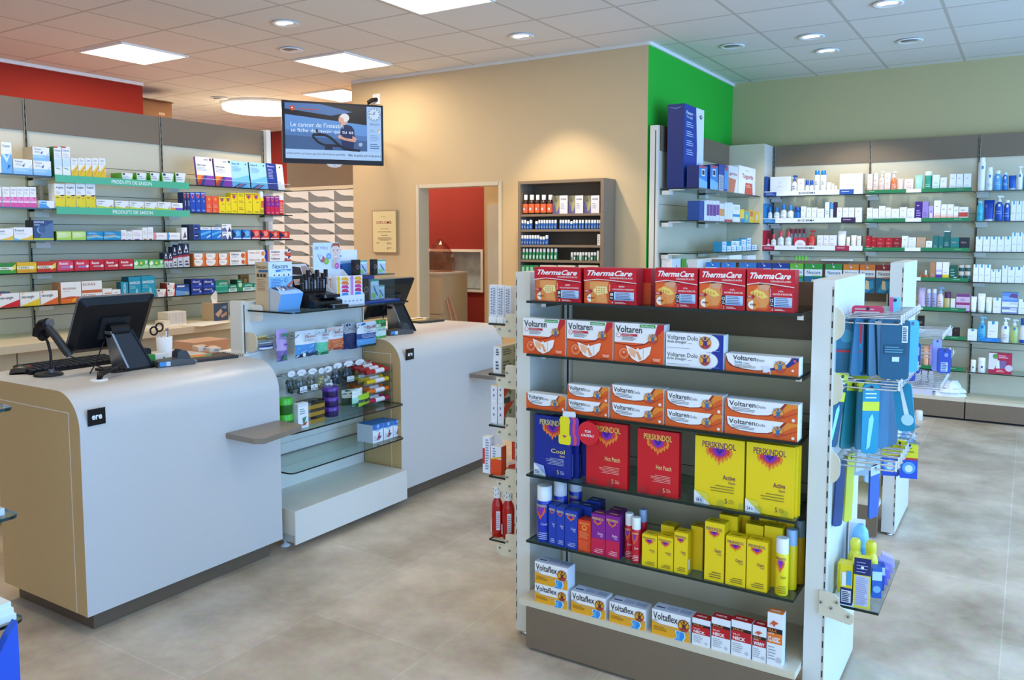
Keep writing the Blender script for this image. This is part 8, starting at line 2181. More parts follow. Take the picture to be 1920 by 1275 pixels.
b = MB(); b.lathe([(0.03, 0), (0.033, 0.004), (0.031, 0.075), (0.026, 0.082)], '#eceae6', seg=20)
tag(b.build('plastic_pot', None, (p.x, p.y - 0.02, 0)), 'small white plastic pot standing on the floor before the shelf base', 'pot')

# ================================================================== green wall shelves
def gs(k, ph):
 return Shelf(0, GF - 0.01, RZ[k], ph, 'packs on the green wall shelves')

g0 = gs(0, 'top green wall shelf')
# tall display box stands at the near end, its broad side to the camera
yb = 6.36
pz = RZ[0]
xl, xr = at(1250, 352, 1, yb).x, at(1281, 352, 1, yb).x
h = at(1255, 196, 1, yb).z - pz
yb1 = along(1318, 0, xr, pz + 0.1)[0]
b = MB(); b.box(xl, xr, 0, yb1 - yb, 0, h, '#0f2a72', top='#122a66')
f = Face(b, (xr, 0, 0), (0, 1, 0), (0, 0, 1), yb1 - yb, h)
f.rect(0, 0, 1, 1, '#16409a'); f.poly([(0.62, 0), (1, 0), (1, 1), (0.58, 1), (0.66, 0.5)], '#f2f3f5')
f.text('Flector', 0.10, 0.885, 0.42, 0.925, '#f2f3f7', 0.015); f.text('Plus', 0.44, 0.885, 0.60, 0.92, '#8a5aa8', 0.01); f.text('Tissugel', 0.10, 0.835, 0.40, 0.87, '#dfe6f6', 0.01)
for z_ in (0.73, 0.62, 0.51, 0.40):
 f.lines(0.10, z_, 0.46, z_ + 0.075, 3, '#c3d0ee', 0.35)
f.poly([(0.82, 0.87), (0.90, 0.90), (0.82, 0.93), (0.74, 0.90)], '#23252c'); f.poly([(0.82, 0.885), (0.86, 0.90), (0.82, 0.915), (0.78, 0.90)], '#f2f3f5')
f.poly([(0.6, 0.28), (0.75, 0.33), (0.95, 0.28), (0.75, 0.31)], '#9ac4ec')
f2 = Face(b, (xl, 0, 0), (1, 0, 0), (0, 0, 1), xr - xl, h); f2.poly([(0.05, 0.97), (0.5, 0.94), (0.95, 0.97), (0.5, 0.955)], '#6a86c4')
o = b.build('display_box', None, (0, yb, pz)); tag(o, 'tall navy and white display box on the top green wall shelf', 'box')
MON = [('r', 0.3, 0.55, 0.7, 0.85, '#e6ecf4'), ('r', 0.36, 0.6, 0.64, 0.8, '#1c2a3c'), ('p', [(0, 0), (1, 0), (1, 0.3), (0, 0.45)], '#7cc0ee'), ('r', 0.1, 0.9, 0.8, 1, '#c8505a')]
carton(g0, 1310, 1326, 309, '#2a86d0', '', MON, depth=0.10, label='blue device carton beside the tall navy display box', side='#15286a', sidespec=None)
carton(g0, 1331, 1346, 308.6, '#2a86d0', '', MON, depth=0.10, label='blue device carton with a screen picture, middle of the shelf', side='#15286a')
carton(g0, 1347, 1364, 307, '#1c4a9c', '', [('r', 0, 0, 0.55, 0.6, '#b9bcc4'), ('l', 0.05, 0.05, 0.5, 0.55, 7, '#7a86a0', 0.4), ('r', 0.6, 0.1, 1, 0.9, '#4a9ad8'), ('r', 0.65, 0.8, 0.95, 0.95, '#c84a54')], depth=0.10, label='dark blue device carton next to the white and red carton', side='#15286a')
carton(g0, 1366, 1383, 309.5, '#f0ece8', '', [('t', 'gavita', 0.05, 0.62, 0.9, 0.76, '#b02a30', 0.015), ('p', [(0, 0), (0.6, 0), (0.8, 0.5), (0, 0.55)], '#e07a5a')], depth=0.12, label='white and red tonic carton, the one partly hidden')
carton(g0, 1384, 1416, 309, '#f4f2f0', '', [('t', 'Taigavita', 0.2, 0.52, 0.85, 0.74, '#b0262e', 0.02), ('l', 0.35, 0.82, 0.7, 0.88, 1, '#c8c4c4'), ('p', [(0.35, 0), (0.85, 0), (0.8, 0.42), (0.4, 0.42)], '#e0502c'), ('l', 0.45, 0.25, 0.75, 0.36, 2, '#f6d8cc', 0.4)], depth=0.13, label='white and red tonic carton at the corner of the top shelf', side='#f0e8e2')
g1_ = gs(1, 'second green wall shelf')
for L, R, T, cc, sp, n in ((1311, 1320, 376, '#1c4a94', None, 'navy'), (1320.5, 1324.6, 376, '#e4eef4', None, 'white and teal'), (1325, 1330, 375, '#f0e8f0', [('r', 0, 0.25, 1, 0.8, '#7a4a90')], 'white and purple'), (1330.5, 1336, 375.5, '#efe8ef', [('r', 0, 0.25, 1, 0.8, '#7a3a8a')], 'white and purple'), (1336.5, 1342, 376, '#efe8ef', [('r', 0, 0.25, 1, 0.8, '#6a3a8c')], 'white and purple'), (1342.5, 1348.5, 376, '#efe8ef', [('r', 0, 0.3, 1, 0.8, '#8a4a90')], 'white and purple'),
        (1349, 1358, 381, '#f4ece4', [('r', 0, 0.3, 1, 0.7, '#f0a05a')], 'white and orange'), (1358.5, 1364, 379.5, '#f2f2f0', [('r', 0, 0, 1, 0.12, '#d84a3a')], 'white and red'), (1364.4, 1368, 379.5, '#f2f2f0', [('r', 0, 0, 1, 0.12, '#d84a3a')], 'white and red'), (1368.4, 1373, 379.5, '#f2f2f0', [('r', 0, 0, 1, 0.12, '#d84a3a')], 'white and red'),
        (1373.5, 1387, 383, '#e9ece8', [('r', 0, 0.3, 1, 0.45, '#3a8ac8'), ('r', 0.2, 0.7, 0.9, 0.9, '#c9d6d0')], 'white and blue'), (1388, 1395, 392, '#f0d04a', [('r', 0, 0, 1, 0.3, '#3a86c0')], 'yellow and blue'), (1396, 1404, 396, '#58b4b8', [('c', 0.5, 0.5, 0.25, '#e6d04a')], 'teal and yellow'), (1405, 1413, 394, '#f0c43a', [('r', 0.1, 0.5, 0.8, 0.9, '#e0783a')], 'yellow and orange'), (1414, 1424, 397, '#f0c030', [('c', 0.5, 0.5, 0.3, '#e0d8d0')], 'yellow and white')):
 carton(g1_, L, R, T, cc, 'small %s test carton' % n, sp, depth=0.10)
g2_ = gs(2, 'third green wall shelf')
PHB = [('l', 0.1, 0.2, 0.6, 0.8, 2, '#3a8aa8', 0.4), ('r', 0.8, 0.1, 1, 0.9, '#4ab0d8')]
for L, R, T, B, n in ((1354, 1362.6, 461.5, None, 'lower'), (1363, 1371.6, 461.5, None, 'lower'), (1372, 1381.6, 461.5, None, 'lower'), (1382, 1392, 461, None, 'lower'), (1392.4, 1400, 461, None, 'lower'), (1400.4, 1409, 460, None, 'lower'),
       (1354, 1362.6, 453, 462, 'upper'), (1371, 1389, 452, 462, 'upper'), (1390, 1400, 449, 461.5, 'upper'), (1400.4, 1409, 446, 460.5, 'upper'), (1410, 1421, 459, None, 'single')):
 carton(g2_, L, R, T, '#eef2f3', '%s small white and cyan carton' % n, PHB, B=B, depth=0.08, side='#3aa4cc')
g3_ = Shelf(0, -2.46, RZ[3], 'fourth green wall shelf', 'packs on the green wall shelves')
carton(g3_, 1259, 1276, 485, '#f0eeea', '', [('c', 0.5, 0.7, 0.06, '#888', 6), ('l', 0.2, 0.1, 0.8, 0.25, 1, '#777', 0.4)], depth=0.09, label='white carton beside the green one, showing above the red wrap boxes')
carton(g3_, 1277, 1287, 485.5, '#5aa82c', '', None, depth=0.09, label='bright green carton showing above the red wrap boxes', side='#4a8a24')
g3_ = gs(3, 'fourth green wall shelf')
for L, R, l in ((1366, 1390, 'white carton lying above the blue headers of the plaster packs'), (1401, 1417, 'white carton lying near the corner above the plaster packs')):
 carton(g3_, L, R, 479, '#f0f0ee', '', SML, depth=0.1, label=l)

# ================================================================== bookcase bottles
def bks(k, ph):
 return Shelf(1, BKY + 0.012, BKZ[k], ph, 'remedy bottles in the brown bookcase')

k0 = bks(0, 'the bookcase top shelf')
for L, R in ((978, 988), (988.6, 1000), (1001, 1010.4), (1011, 1022.4), (1023.4, 1035)):
 bottle(k0, L, R, 365.3, '#3a1a0e', '#f2f1ee', 'dark bottle with an orange label', 'bottle', 0.26, 0.62, mat=M('#34170d', 0.2), sq=1, spec=[('r', 0, 0.1, 1, 0.72, '#ec6a2c'), ('c', 0.45, 0.42, 0.13, '#2a2a34', 8), ('r', 0.35, 0.28, 0.6, 0.45, '#d8d4d8')])
LAV = [('r', 0, 0, 0.46, 1, '#8a8672'), ('p', [(0, 0), (0.3, 0), (0.1, 0.6), (0, 0.7)], '#5f5a8a'), ('p', [(0.2, 0.1), (0.46, 0.3), (0.4, 0.8), (0.25, 0.5)], '#b0a86a'), ('p', [(0.05, 0.6), (0.3, 0.7), (0.2, 1), (0, 1)], '#6a6452'), ('p', [(0.3, 0.0), (0.46, 0.0), (0.46, 0.5)], '#6e62a0'), ('t', 'farfalla', 0.54, 0.76, 0.92, 0.85, '#6a6a72', 0.01), ('l', 0.55, 0.25, 0.8, 0.6, 3, '#a8a4b0', 0.25)]
for L, R in ((1036, 1064.6), (1065.2, 1093.8), (1094.7, 1124)):
 carton(k0, L, R, 367, '#ece8ea', 'lavender picture carton', LAV, depth=0.07, side='#4a4668')
k1 = bks(1, 'the bookcase second shelf')
sc = 0.16466
for a, b_ in ((98, 128), (128, 158), (160, 190), (190, 225), (255, 290), (292, 320), (320, 350), (350, 378), (378, 410), (412, 440), (440, 470), (472, 505), (533, 563), (563, 592), (592, 625), (625, 655), (655, 687), (687, 717), (717, 747), (752, 785), (785, 817), (825, 857), (860, 890), (892, 925), (925, 955), (957, 985), (985, 1008)):
 bottle(k1, 960 + a * sc + .3, 960 + b_ * sc - .2, 412.3 if a not in (160, 255, 655) else 414.5, '#2f66b0', '#f0f0ee', 'small blue bottle with white cap', 'can', 0.36, 0.9, sq=1, spec=[('l', 0.3, 0.2, 0.75, 0.6, 2, '#c9dcf0', 0.4)], seg=10)
k2 = bks(2, 'the bookcase third shelf')
for a, b_ in ((98, 126), (128, 156), (158, 186), (188, 216), (218, 246), (248, 276), (278, 306), (308, 338), (340, 370), (372, 406)):
 bottle(k2, 960 + a * sc, 960 + b_ * sc, 441 if a not in (308, 340) else 443.5, '#2c5fa8', '#f0f0ee', 'small blue bottle with white cap', 'can', 0.36, 0.9, sq=1, spec=[('l', 0.3, 0.2, 0.75, 0.6, 2, '#c9dcf0', 0.4)], seg=10)
carton(k2, 1119.7, 1125.6, 439, '#ecebe4', '', [('l', 0.2, 0.15, 0.8, 0.9, 4, '#6a6a60', 0.3, False, 4)], depth=0.06, label='white carton alone at the right end, bookcase third shelf')
k3 = bks(3, 'the bookcase fourth shelf')
for a, b_ in ((112, 142), (147, 180), (187, 220), (228, 260), (268, 300), (305, 338), (343, 378), (390, 422), (430, 463), (472, 508)):
 bottle(k3, 960 + a * sc, 960 + b_ * sc, 466, '#2f8a52', '#e9e9e6', 'green labelled bottle with white cap', 'can', 0.32, 0.8, sq=1, spec=[('r', 0.3, 0.15, 0.75, 0.6, '#bfe0cc')], seg=10)
for k, (a, b_) in enumerate(((663, 690), (695, 725), (728, 757), (760, 790), (792, 820), (825, 855), (860, 888), (892, 922), (925, 955), (960, 990))):
 bottle(k3, 960 + a * sc, 960 + b_ * sc, 473 if k < 9 else 470, '#2f5a3c' if k % 3 else '#ddd8cc', '#e6e4de', 'short dark bottle with pale cap', 'can', 0.38, 0.92, sq=1, spec=[('r', 0.3, 0.1, 0.7, 0.7, '#e4e2d8' if k % 2 else '#2f8a52')], seg=10)
k4 = bks(4, 'the bookcase fifth shelf')
for L, R in ((977, 984.6), (985, 992.6), (993, 1000.6), (1001, 1009)):
 carton(k4, L, R, 497, '#2f8f5c', 'green carton', [('r', 0.2, 0.6, 0.8, 0.9, '#9ad0b4'), ('l', 0.2, 0.3, 0.8, 0.5, 2, '#cfe8d8', 0.4)], depth=0.08)
for L, R in ((1012, 1044), (1045, 1078), (1084, 1122)):
 carton(k4, L, R, 496.8, '#e6d8c4', 'cream carton', None, depth=0.08, top='#e9ddca')
# ================================================================== goods on the sweets display
DX = DXB

def bag(L, R, T, B, x, label, spec, base, rail_z, name='sweets_bag', group='sweets bags on the upper display rail', film=None, bulge=0.022, a=0.0):
 """pillow bag hanging with its face to +x; pixel box L..R, T..B on the plane x"""
 p0, p1 = at(L, B, 0, x), at(R, T, 0, x)
 w, h = abs(p1.y - p0.y), p1.z - p0.z
 b = MB()
 nx, nz = 7, 9
 rg = random.Random(int(L * 7 + T))
 for s in (-1, 1):
  vs = []
  for j in range(nz):
   for i in range(nx):
    u, v = i / (nx - 1), j / (nz - 1)
    k = (math.sin(math.pi * u) ** 0.6) * (math.sin(math.pi * min(1, v * 1.15)) ** 0.6 if v < 0.87 else 0.0)
    vs.append((-w / 2 + w * u + rg.uniform(-.002, .002), s * (bulge * k + (rg.uniform(-.003, .003) if 0 < i < nx - 1 and j < nz - 1 else 0)), h * v))
  f_ = [(j * nx + i, j * nx + i + 1, (j + 1) * nx + i + 1, (j + 1) * nx + i) for j in range(nz - 1) for i in range(nx - 1)]
  b.add(vs, f_ if s < 0 else [q[::-1] for q in f_], base, True)
  if s < 0:
   front = vs
 # printed bands follow the front surface
 for (v0, v1, col) in spec:
  vs = []
  m = 5
  for j in range(m + 1):
   v = v0 + (v1 - v0) * j / m
   for i in range(nx):
    t = v * (nz - 1)
    j0 = min(nz - 2, int(t))
    q = t - j0
    A_, B_ = front[j0 * nx + i], front[(j0 + 1) * nx + i]
    vs.append((A_[0] + (B_[0] - A_[0]) * q, A_[1] + (B_[1] - A_[1]) * q - 0.0008, A_[2] + (B_[2] - A_[2]) * q))
  b.add(vs, [(j * nx + i, j * nx + i + 1, (j + 1) * nx + i + 1, (j + 1) * nx + i) for j in range(m) for i in range(nx - 1)], col, True)
 o = b.build(name, None, (x, (p0.y + p1.y) / 2, p0.z), (0, 0, R90 + a))
 tag(o, label, 'bag', group)
 return o, w, h, front, nx, nz

def bag_print(o, w, h, parts):
 """flat print patches a few millimetres above the bag's front, as a child label"""
 b = MB()
 f = Face(b, (-w / 2, -0.0265, 0), (1, 0, 0), (0, 0, 1), w, h)
 ops(f, parts)
 b.build('printed_label', o)

CAR = lambda c1, c2, c3: [(0.5, 0.86, '#e9edf0'), (0.12, 0.5, c1), (0.0, 0.12, c2), (0.87, 1.0, c3)]
XB = DX + 0.105
SG = [('t', 'Carmol', 0.3, 0.74, 0.8, 0.83, '#a8282c', 0.015), ('l', 0.25, 0.6, 0.85, 0.7, 2, '#8fa0b4', 0.3)]
o, w, h, *_ = bag(519, 537, 616, 679, XB - 0.02, 'lilac herbal sweets bag hanging beside the near counter', [(0.0, 0.35, '#7a6ab0'), (0.35, 1.0, '#c3a6dc')], '#b9a0d8', 0)
bag_print(o, w, h, [('r', 0.3, 0.78, 0.7, 0.88, '#2f8a6a'), ('r', 0.45, 0.5, 0.75, 0.56, '#6a4aa0'), ('p', [(0.2, 0.05), (0.5, 0.3), (0.7, 0.05)], '#3f7a5a')])
o, w, h, *_ = bag(554, 592, 617, 672, XB + 0.02, 'pale blue sweets bag with a white header', CAR('#4f97d8', '#1f3f6c', '#dfe6ec'), '#cfe0ec', 0); bag_print(o, w, h, SG + [('p', [(0.1, 0.06), (0.4, 0.2), (0.6, 0.1), (0.9, 0.22), (0.9, 0.05)], '#20344c'), ('c', 0.25, 0.12, 0.08, '#e9eef0', 8)])
o, w, h, *_ = bag(592, 615, 615, 667, XB, 'mint green sweets bag with a white header', CAR('#62cfa0', '#2f8a5c', '#dfeee8'), '#d4ece4', 0); bag_print(o, w, h, SG)
o, w, h, *_ = bag(613, 643, 611, 658, XB + 0.01, 'orange sweets bag with a white header', CAR('#e0703a', '#b8482c', '#e9dcd8'), '#ecc9b8', 0); bag_print(o, w, h, SG + [('l', 0.15, 0.1, 0.85, 0.45, 5, '#f2a070', 0.3)])
for k in range(3):
 bag(645 + 6 * k, 662 + 5 * k, 605 - k, 656 - k, XB - 0.03 + 0.012 * k, 'navy sweets bag seen edge on, %s from the orange bag' % ORD[k], [(0.0, 0.6, '#1b2f68'), (0.6, 1.0, '#c3c9d4')], '#24386c', 0, bulge=0.012, a=-0.5)
o, w, h, *_ = bag(669, 704, 601, 653, XB + 0.025, 'large blue sweets bag with a white header and forest picture', [(0.56, 1.0, '#e6ebee'), (0.34, 0.56, '#1f3f8c'), (0.1, 0.34, '#5fa6de'), (0.0, 0.1, '#24423c')], '#3f74b8', 0); bag_print(o, w, h, [('t', 'Carmol', 0.35, 0.74, 0.85, 0.86, '#a8282c', 0.015), ('l', 0.1, 0.38, 0.9, 0.54, 3, '#c9d6ee', 0.3), ('l', 0.2, 0.6, 0.8, 0.7, 2, '#9aa8b8', 0.3)])
o, w, h, *_ = bag(700, 723.5, 598, 655, XB - 0.02, 'green leafy herbal sweets bag at the far end of the rail', [(0.86, 1.0, '#2f9a4a'), (0.45, 0.86, '#cfeae0'), (0.0, 0.45, '#4a9a3a')], '#8fce9a', 0); bag_print(o, w, h, [('r', 0.35, 0.78, 0.75, 0.9, '#1d6a3a'), ('t', 'alvolina', 0.15, 0.64, 0.85, 0.73, '#3a7a8c', 0.01), ('c', 0.55, 0.22, 0.15, '#2c5f22', 8), ('c', 0.35, 0.3, 0.1, '#5fc03a', 8)])
for k, (L, R, T, B, c1, c2) in enumerate(((478, 500, 628, 640, '#d8cf8a', '#8a6a2c'), (484, 512, 640, 648, '#e4e6ea', '#5a6a8c'), (486, 512, 646, 658, '#2f4a8c', '#dfe6ee'))):
 bag(L, R, T, B, XB - 0.05, ['gold wrapped sweets pack stuffed at the near end of the rail', 'silver wrapped sweets pack stuffed at the near end of the rail', 'navy and white sweets pack stuffed at the near end of the rail'][k], [(0.2, 0.7, c2)], c1, 0)
# clear bags with white header cards on the lower rail
SW = [(536, 552, 693, 741, '#3c4a3c', 0), (553, 573, 690, 740, '#6d7772', 1), (574, 593, 688, 735, '#8a8070', 1), (594, 606, 688, 732, '#c9b87a', 0), (604, 621, 684, 733, '#dcd9cc', 1), (621, 640, 678, 722, '#2c3f52', 0), (641, 661, 674, 719, '#33404a', 1), (662, 682, 671, 716, '#d8b04a', 1)]
for k, (L, R, T, B, cc, lab) in enumerate(SW):
 x = DX + 0.12
 p0, p1 = at(L, B, 0, x), at(R, T, 0, x)
 w, h = abs(p1.y - p0.y), p1.z - p0.z
 e = tag(empty('sweets_bag', (x, (p0.y + p1.y) / 2, p0.z), R90), 'clear bag of %s sweets with a white card, %s along the lower rail' % (['green', 'grey', 'brown', 'yellow', 'white', 'navy', 'dark', 'gold'][k], ORD[k]), 'bag', 'clear sweets bags on the lower display rail')
 b = MB()
 b.lathe([(w * .25, 0.0), (w * .46, 0.006), (w * .46, h * .4), (w * .34, h * .62), (w * .10, h * .72), (w * .22, h * .82)], POLY, seg=12, sy=0.55)
 b.build('film', e)
 b = MB()
 rg = random.Random(k)
 for _ in range(30):
  px_, py_, pz_ = rg.uniform(-.33, .33) * w, rg.uniform(-.17, .17) * w, rg.uniform(0.05, 0.56) * h
  b.lathe([(0.003, -0.008), (0.009, -0.004), (0.009, 0.004), (0.003, 0.008)], cc, cx=px_, cy=py_, cz=pz_, seg=6)
 o = b.build('sweets', e)
 b = MB(); b.prism([(w * .42 * math.cos(t * math.pi / 8), h * .86 + h * .13 * math.sin(t * math.pi / 8)) for t in range(16)], 1, -0.012, -0.0105, '#eef0f0')
 f = Face(b, (-w * .3, -0.0122, h * .78), (1, 0, 0), (0, 0, 1), w * .6, h * .16); f.lines(0.15, 0.3, 0.85, 0.7, 2, '#9aa4aa', 0.25); b.build('header_card', e)
 if lab:
  b = MB(); b.prism(rounded(-w * .3, h * .06, w * .34, h * .30, 0.004, 3), 1, -w * .27, -w * .262, '#eef1f0'); f = Face(b, (-w * .3, -w * .2705, h * .06), (1, 0, 0), (0, 0, 1), w * .64, h * .24); f.rect(0.08, 0.12, 0.9, 0.4, '#2a3038'); f.rect(0.14, 0.2, 0.84, 0.33, '#e9ecec'); f.disc(0.45, 0.7, 0.18, '#7fa8a0', 12, 0.7); b.build('label', e)
# shelf goods
ZS = 0.615

def stack(L, R, ztop, n, col, lidc, words, x, gx=0.0, round_=True, z0=ZS):
 a, _ = along(L, 0, x, z0)
 d, _ = along(R, 0, x, z0)
 w = d - a
 h = (ztop - z0) / n
 for k in range(n):
  e = tag(empty('sweets_tin', (x - w / 2, (a + d) / 2, z0 + h * k), R90), words[k], 'tin', 'sweets tins on the display glass')
  b = MB()
  if round_:
   b.lathe([(w * .46, 0.0), (w * .48, 0.003), (w * .48, h * .6)], col, seg=22)
  else:
   b.prism(rounded(-w / 2, -w * .33, w / 2, w * .33, w * .16, 4), 2, 0.0, h * .6, col)
  o = b.build('box', e)
  b = MB()
  if round_:
   b.lathe([(w * .5, h * .6), (w * .5, h * .92), (w * .46, h * .99)], lidc, seg=22)
  else:
   b.prism(rounded(-w * .52, -w * .35, w * .52, w * .35, w * .17, 4), 2, h * .6, h * .97, lidc)
  b.build('lid', e)

zt1 = at(545, 746, 0, DX + 0.26).z
stack(533, 557, zt1, 2, M('#22661c', 0.3), M('#4fc234', 0.25), ['lower bright green round sweets tin by the near counter', 'upper bright green round sweets tin by the near counter'], DX + 0.27)
zt2 = at(600, 752, 0, DX + 0.27).z
stack(583, 619, zt2, 3, M('#b08a34', 0.3, 0.3), clear('tin_lid', '#8a8f94', 0.25), ['lowest gold sweets tin of the stack of three', 'middle gold sweets tin of the stack, with a white label', 'topmost gold sweets tin of the stack of three'], DX + 0.28, round_=False)
zt3 = at(631, 724, 0, DX + 0.22).z
stack(620, 642, zt3, 3, M('#2f1c56', 0.3), M('#5c349c', 0.25), ['lowest purple round sweets tin of its stack', 'middle purple round sweets tin of its stack', 'topmost purple round sweets tin of its stack'], DX + 0.24)
sS = Shelf(0, DX + 0.285, ZS, 'display glass', 'packs on the display glass')
carton(sS, 559, 579, 758, '#eef2f2', '', [('r', 0, 0.86, 1, 1, '#d8e2e4'), ('l', 0.15, 0.55, 0.7, 0.8, 3, '#3a7a6a', 0.35), ('p', [(0.4, 0.4), (0.8, 0.45), (0.55, 0.1), (0.5, 0.1)], '#2f8f6a'), ('p', [(0.3, 0.1), (0.7, 0.1), (0.9, 0.25), (0.5, 0.18)], '#c83a2c')], depth=0.035, label='white box with a green seven between green and gold tins', side='#cfd8da')
o, w, h, *_ = bag(644, 668, 727, 762, DX + 0.20, 'dark green pouch slumped against the purple tins', [(0.5, 1.0, '#c9d8d4')], '#24402a', 0, group='packs on the display glass', a=-0.3)
o, w, h, *_ = bag(655, 684, 726, 763, DX + 0.27, 'mint and white pouch leaning in the middle of the display glass', [(0.55, 1.0, '#e0ece8'), (0.0, 0.2, '#1f6a4a')], '#9fd8c0', 0, group='packs on the display glass', a=0.3)
o, w, h, *_ = bag(668, 696, 735, 763, DX + 0.28, 'lime green and black pouch in front of the sweets tower', [(0.35, 0.6, '#1c2a14')], '#9ac82a', 0, group='packs on the display glass', a=0.25)
# acrylic tower with rolls
p = at(706, 757, 2, ZS)
yA, yB = along(685, 0, DX + 0.22, ZS)[0], along(733, 0, DX + 0.22, ZS)[0]
tw_ = yB - yA
e = tag(empty('acrylic_tower', (DX + 0.235, yA, ZS), R90), 'clear acrylic tower with four slanted trays of sweets rolls', 'display stand')
zT = at(720, 683, 0, DX + 0.2).z - ZS
for x0, x1 in ((0.0, 0.003), (tw_ - 0.003, tw_)):
 bx('side_sheet', e, x0, x1, 0.0, 0.20, 0, zT, ACRYL)
bx('back_sheet', e, 0.003, tw_ - 0.003, 0.197, 0.20, 0, zT, ACRYL)
hh = zT / 4
for k, (cc, nm) in enumerate((('#b81f4a', 'crimson'), ('#e8701c', 'orange'), ('#ecc21c', 'yellow'), ('#c41f24', 'red'))):
 z0 = hh * k + 0.008
 b = MB()
 b.add([(0.004, 0.0, z0), (tw_ - 0.004, 0.0, z0), (tw_ - 0.004, 0.19, z0 + 0.035), (0.004, 0.19, z0 + 0.035)], [(0, 1, 2, 3)], ACRYL)
 b.box(0.004, tw_ - 0.004, -0.002, 0.0, z0, z0 + 0.018, ACRYL)
 b.build('tray', e)
 for j in range(4):
  y = 0.022 + 0.046 * j
  b = MB()
  zz = z0 + 0.018 + 0.035 * y / 0.19
  n = 9
  prof = []
  for q in range(n):
   prof += [(0.0125, 0.012 + (tw_ - 0.024) * q / n), (0.0145, 0.012 + (tw_ - 0.024) * (q + 0.5) / n)]
  b.lathe(prof, M(cc, 0.3), cy=y, cz=zz, seg=10, axis=0)
  b.lathe([(0.0150, tw_ * .38), (0.0150, tw_ * .72)], '#f0eaea', cy=y, cz=zz, seg=10, axis=0)
  o = b.build('sweets_roll', None, (DX + 0.235, yA, ZS), (0, 0, R90))
  tag(o, '%s sweets roll in the acrylic tower, %s from the front' % (nm, ORD[j]), 'sweets roll', 'sweets rolls in the acrylic tower')
# milk-white boxes on the lower glass
s2 = Shelf(0, DX + 0.27, 0.412, 'lower display glass', 'blue topped boxes on the lower display glass')
BBX = [('r', 0, 0.72, 1, 1, '#2f74c8'), ('p', [(0, 0.72), (0.5, 0.6), (1, 0.72)], '#8fbce8'), ('c', 0.5, 0.88, 0.1, '#9cc4ec'), ('p', [(0.35, 0.12), (0.6, 0.55), (0.7, 0.5), (0.5, 0.1)], '#c0485a'), ('l', 0.1, 0.1, 0.4, 0.4, 3, '#9aa8b8', 0.3), ('p', [(0.55, 0.1), (0.85, 0.3), (0.6, 0.35)], '#4a5a78')]
for k, (L, R, T) in enumerate(((699, 719, 798), (720, 737, 793), (737.6, 753, 789))):
 carton(s2, L, R, T, '#eef3f8', '', BBX, depth=0.12, label='blue topped white box on the lower display glass, %s from the near counter' % ORD[k], side='#cfe0f2', top='#3f86d4')

# ------------------------------------------------------------------ on the top glass
ZT = 1.222
sT = Shelf(0, DX + 0.20, ZT, 'top display glass', 'counter displays on the top display glass')
yn0 = along(505, 0, DX + 0.13, ZT)[0]
yn1 = along(549, 0, DX + 0.13, ZT)[0]
wN = yn1 - yn0
hN = at(527, 491, 0, DX + 0.13).z - ZT
e = tag(empty('plaster_dispenser', (DX + 0.13, yn0, ZT), R90), 'blue plaster dispenser with a tan side at the near end of the top glass', 'dispenser')
b = MB(); b.box(0, wN, 0, 0.10, 0, hN, '#5aa2e0', side='#cdb794')
f = Face(b, (0, 0, 0), (1, 0, 0), (0, 0, 1), wN, hN)
f.rect(0, 0.45, 1, 1, '#8cc2ee'); f.rect(0, 0.70, 1, 1, '#d9e9f6')
f.text('Nexcare', 0.18, 0.86, 0.82, 0.96, '#1d3f6c', 0.012); f.poly([(0.3, 0.79), (0.95, 0.81), (0.97, 0.84), (0.3, 0.84)], '#2f7fc4'); f.lines(0.5, 0.795, 0.9, 0.83, 1, '#e6f0fa')
for k in range(4):
 f.rect(0.15 + k * 0.2, 0.69, 0.30 + k * 0.2, 0.77, '#f0f4f8'); f.poly([(0.19 + k * 0.2, 0.70), (0.23 + k * 0.2, 0.76), (0.27 + k * 0.2, 0.71)], '#27313c')
f.lines(0.08, 0.46, 0.6, 0.66, 6, '#2f6fae', 0.3); f.disc(0.72, 0.61, 0.04, '#2f5f9c'); f.disc(0.72, 0.61, 0.03, '#8cc2ee'); f.poly([(0.75, 0.5), (1, 0.6), (1, 0.54), (0.8, 0.46)], '#d86a4a')
f2 = Face(b, (0, 0.10, 0), (0, -1, 0), (0, 0, 1), 0.10, hN)
f2.text('Nexcare', 0.12, 0.86, 0.88, 0.94, '#5a4a36', 0.012); f2.rect(0.25, 0.79, 0.95, 0.84, '#3f6a94'); f2.lines(0.15, 0.40, 0.85, 0.66, 7, '#a8745a', 0.25)
for k in range(3):
 f2.rect(0.15 + k * 0.25, 0.69, 0.32 + k * 0.25, 0.76, '#4a4034')
b.build('header', e)
b = MB()
b.prism([(0.0, 0.0), (0.0, 0.115), (-0.06, 0.10), (-0.085, 0.085), (-0.055, 0.0)], 0, 0.004, wN - 0.004, '#6fb0ee', cap=M('#c3cbd4', 0.3))
b.prism([(-0.012, 0.1), (-0.07, 0.088), (-0.07, 0.092), (-0.012, 0.116)], 0, 0.012, wN - 0.012, '#222a38')
b.build('trough', e)
b = MB()
rg = random.Random(2)
for k in range(16):
 x, y = rg.uniform(0.015, wN - 0.04), rg.uniform(-0.06, -0.02)
 b.add([(x, y, 0.10), (x + 0.03, y + 0.01, 0.105), (x + 0.025, y + 0.035, 0.118), (x - 0.004, y + 0.025, 0.122)], [(0, 1, 2, 3)], ['#1a2230', '#41608c', '#c4d0dc', '#10141c'][k % 4])
b.build('plaster_wallets', e)['kind'] = 'stuff'
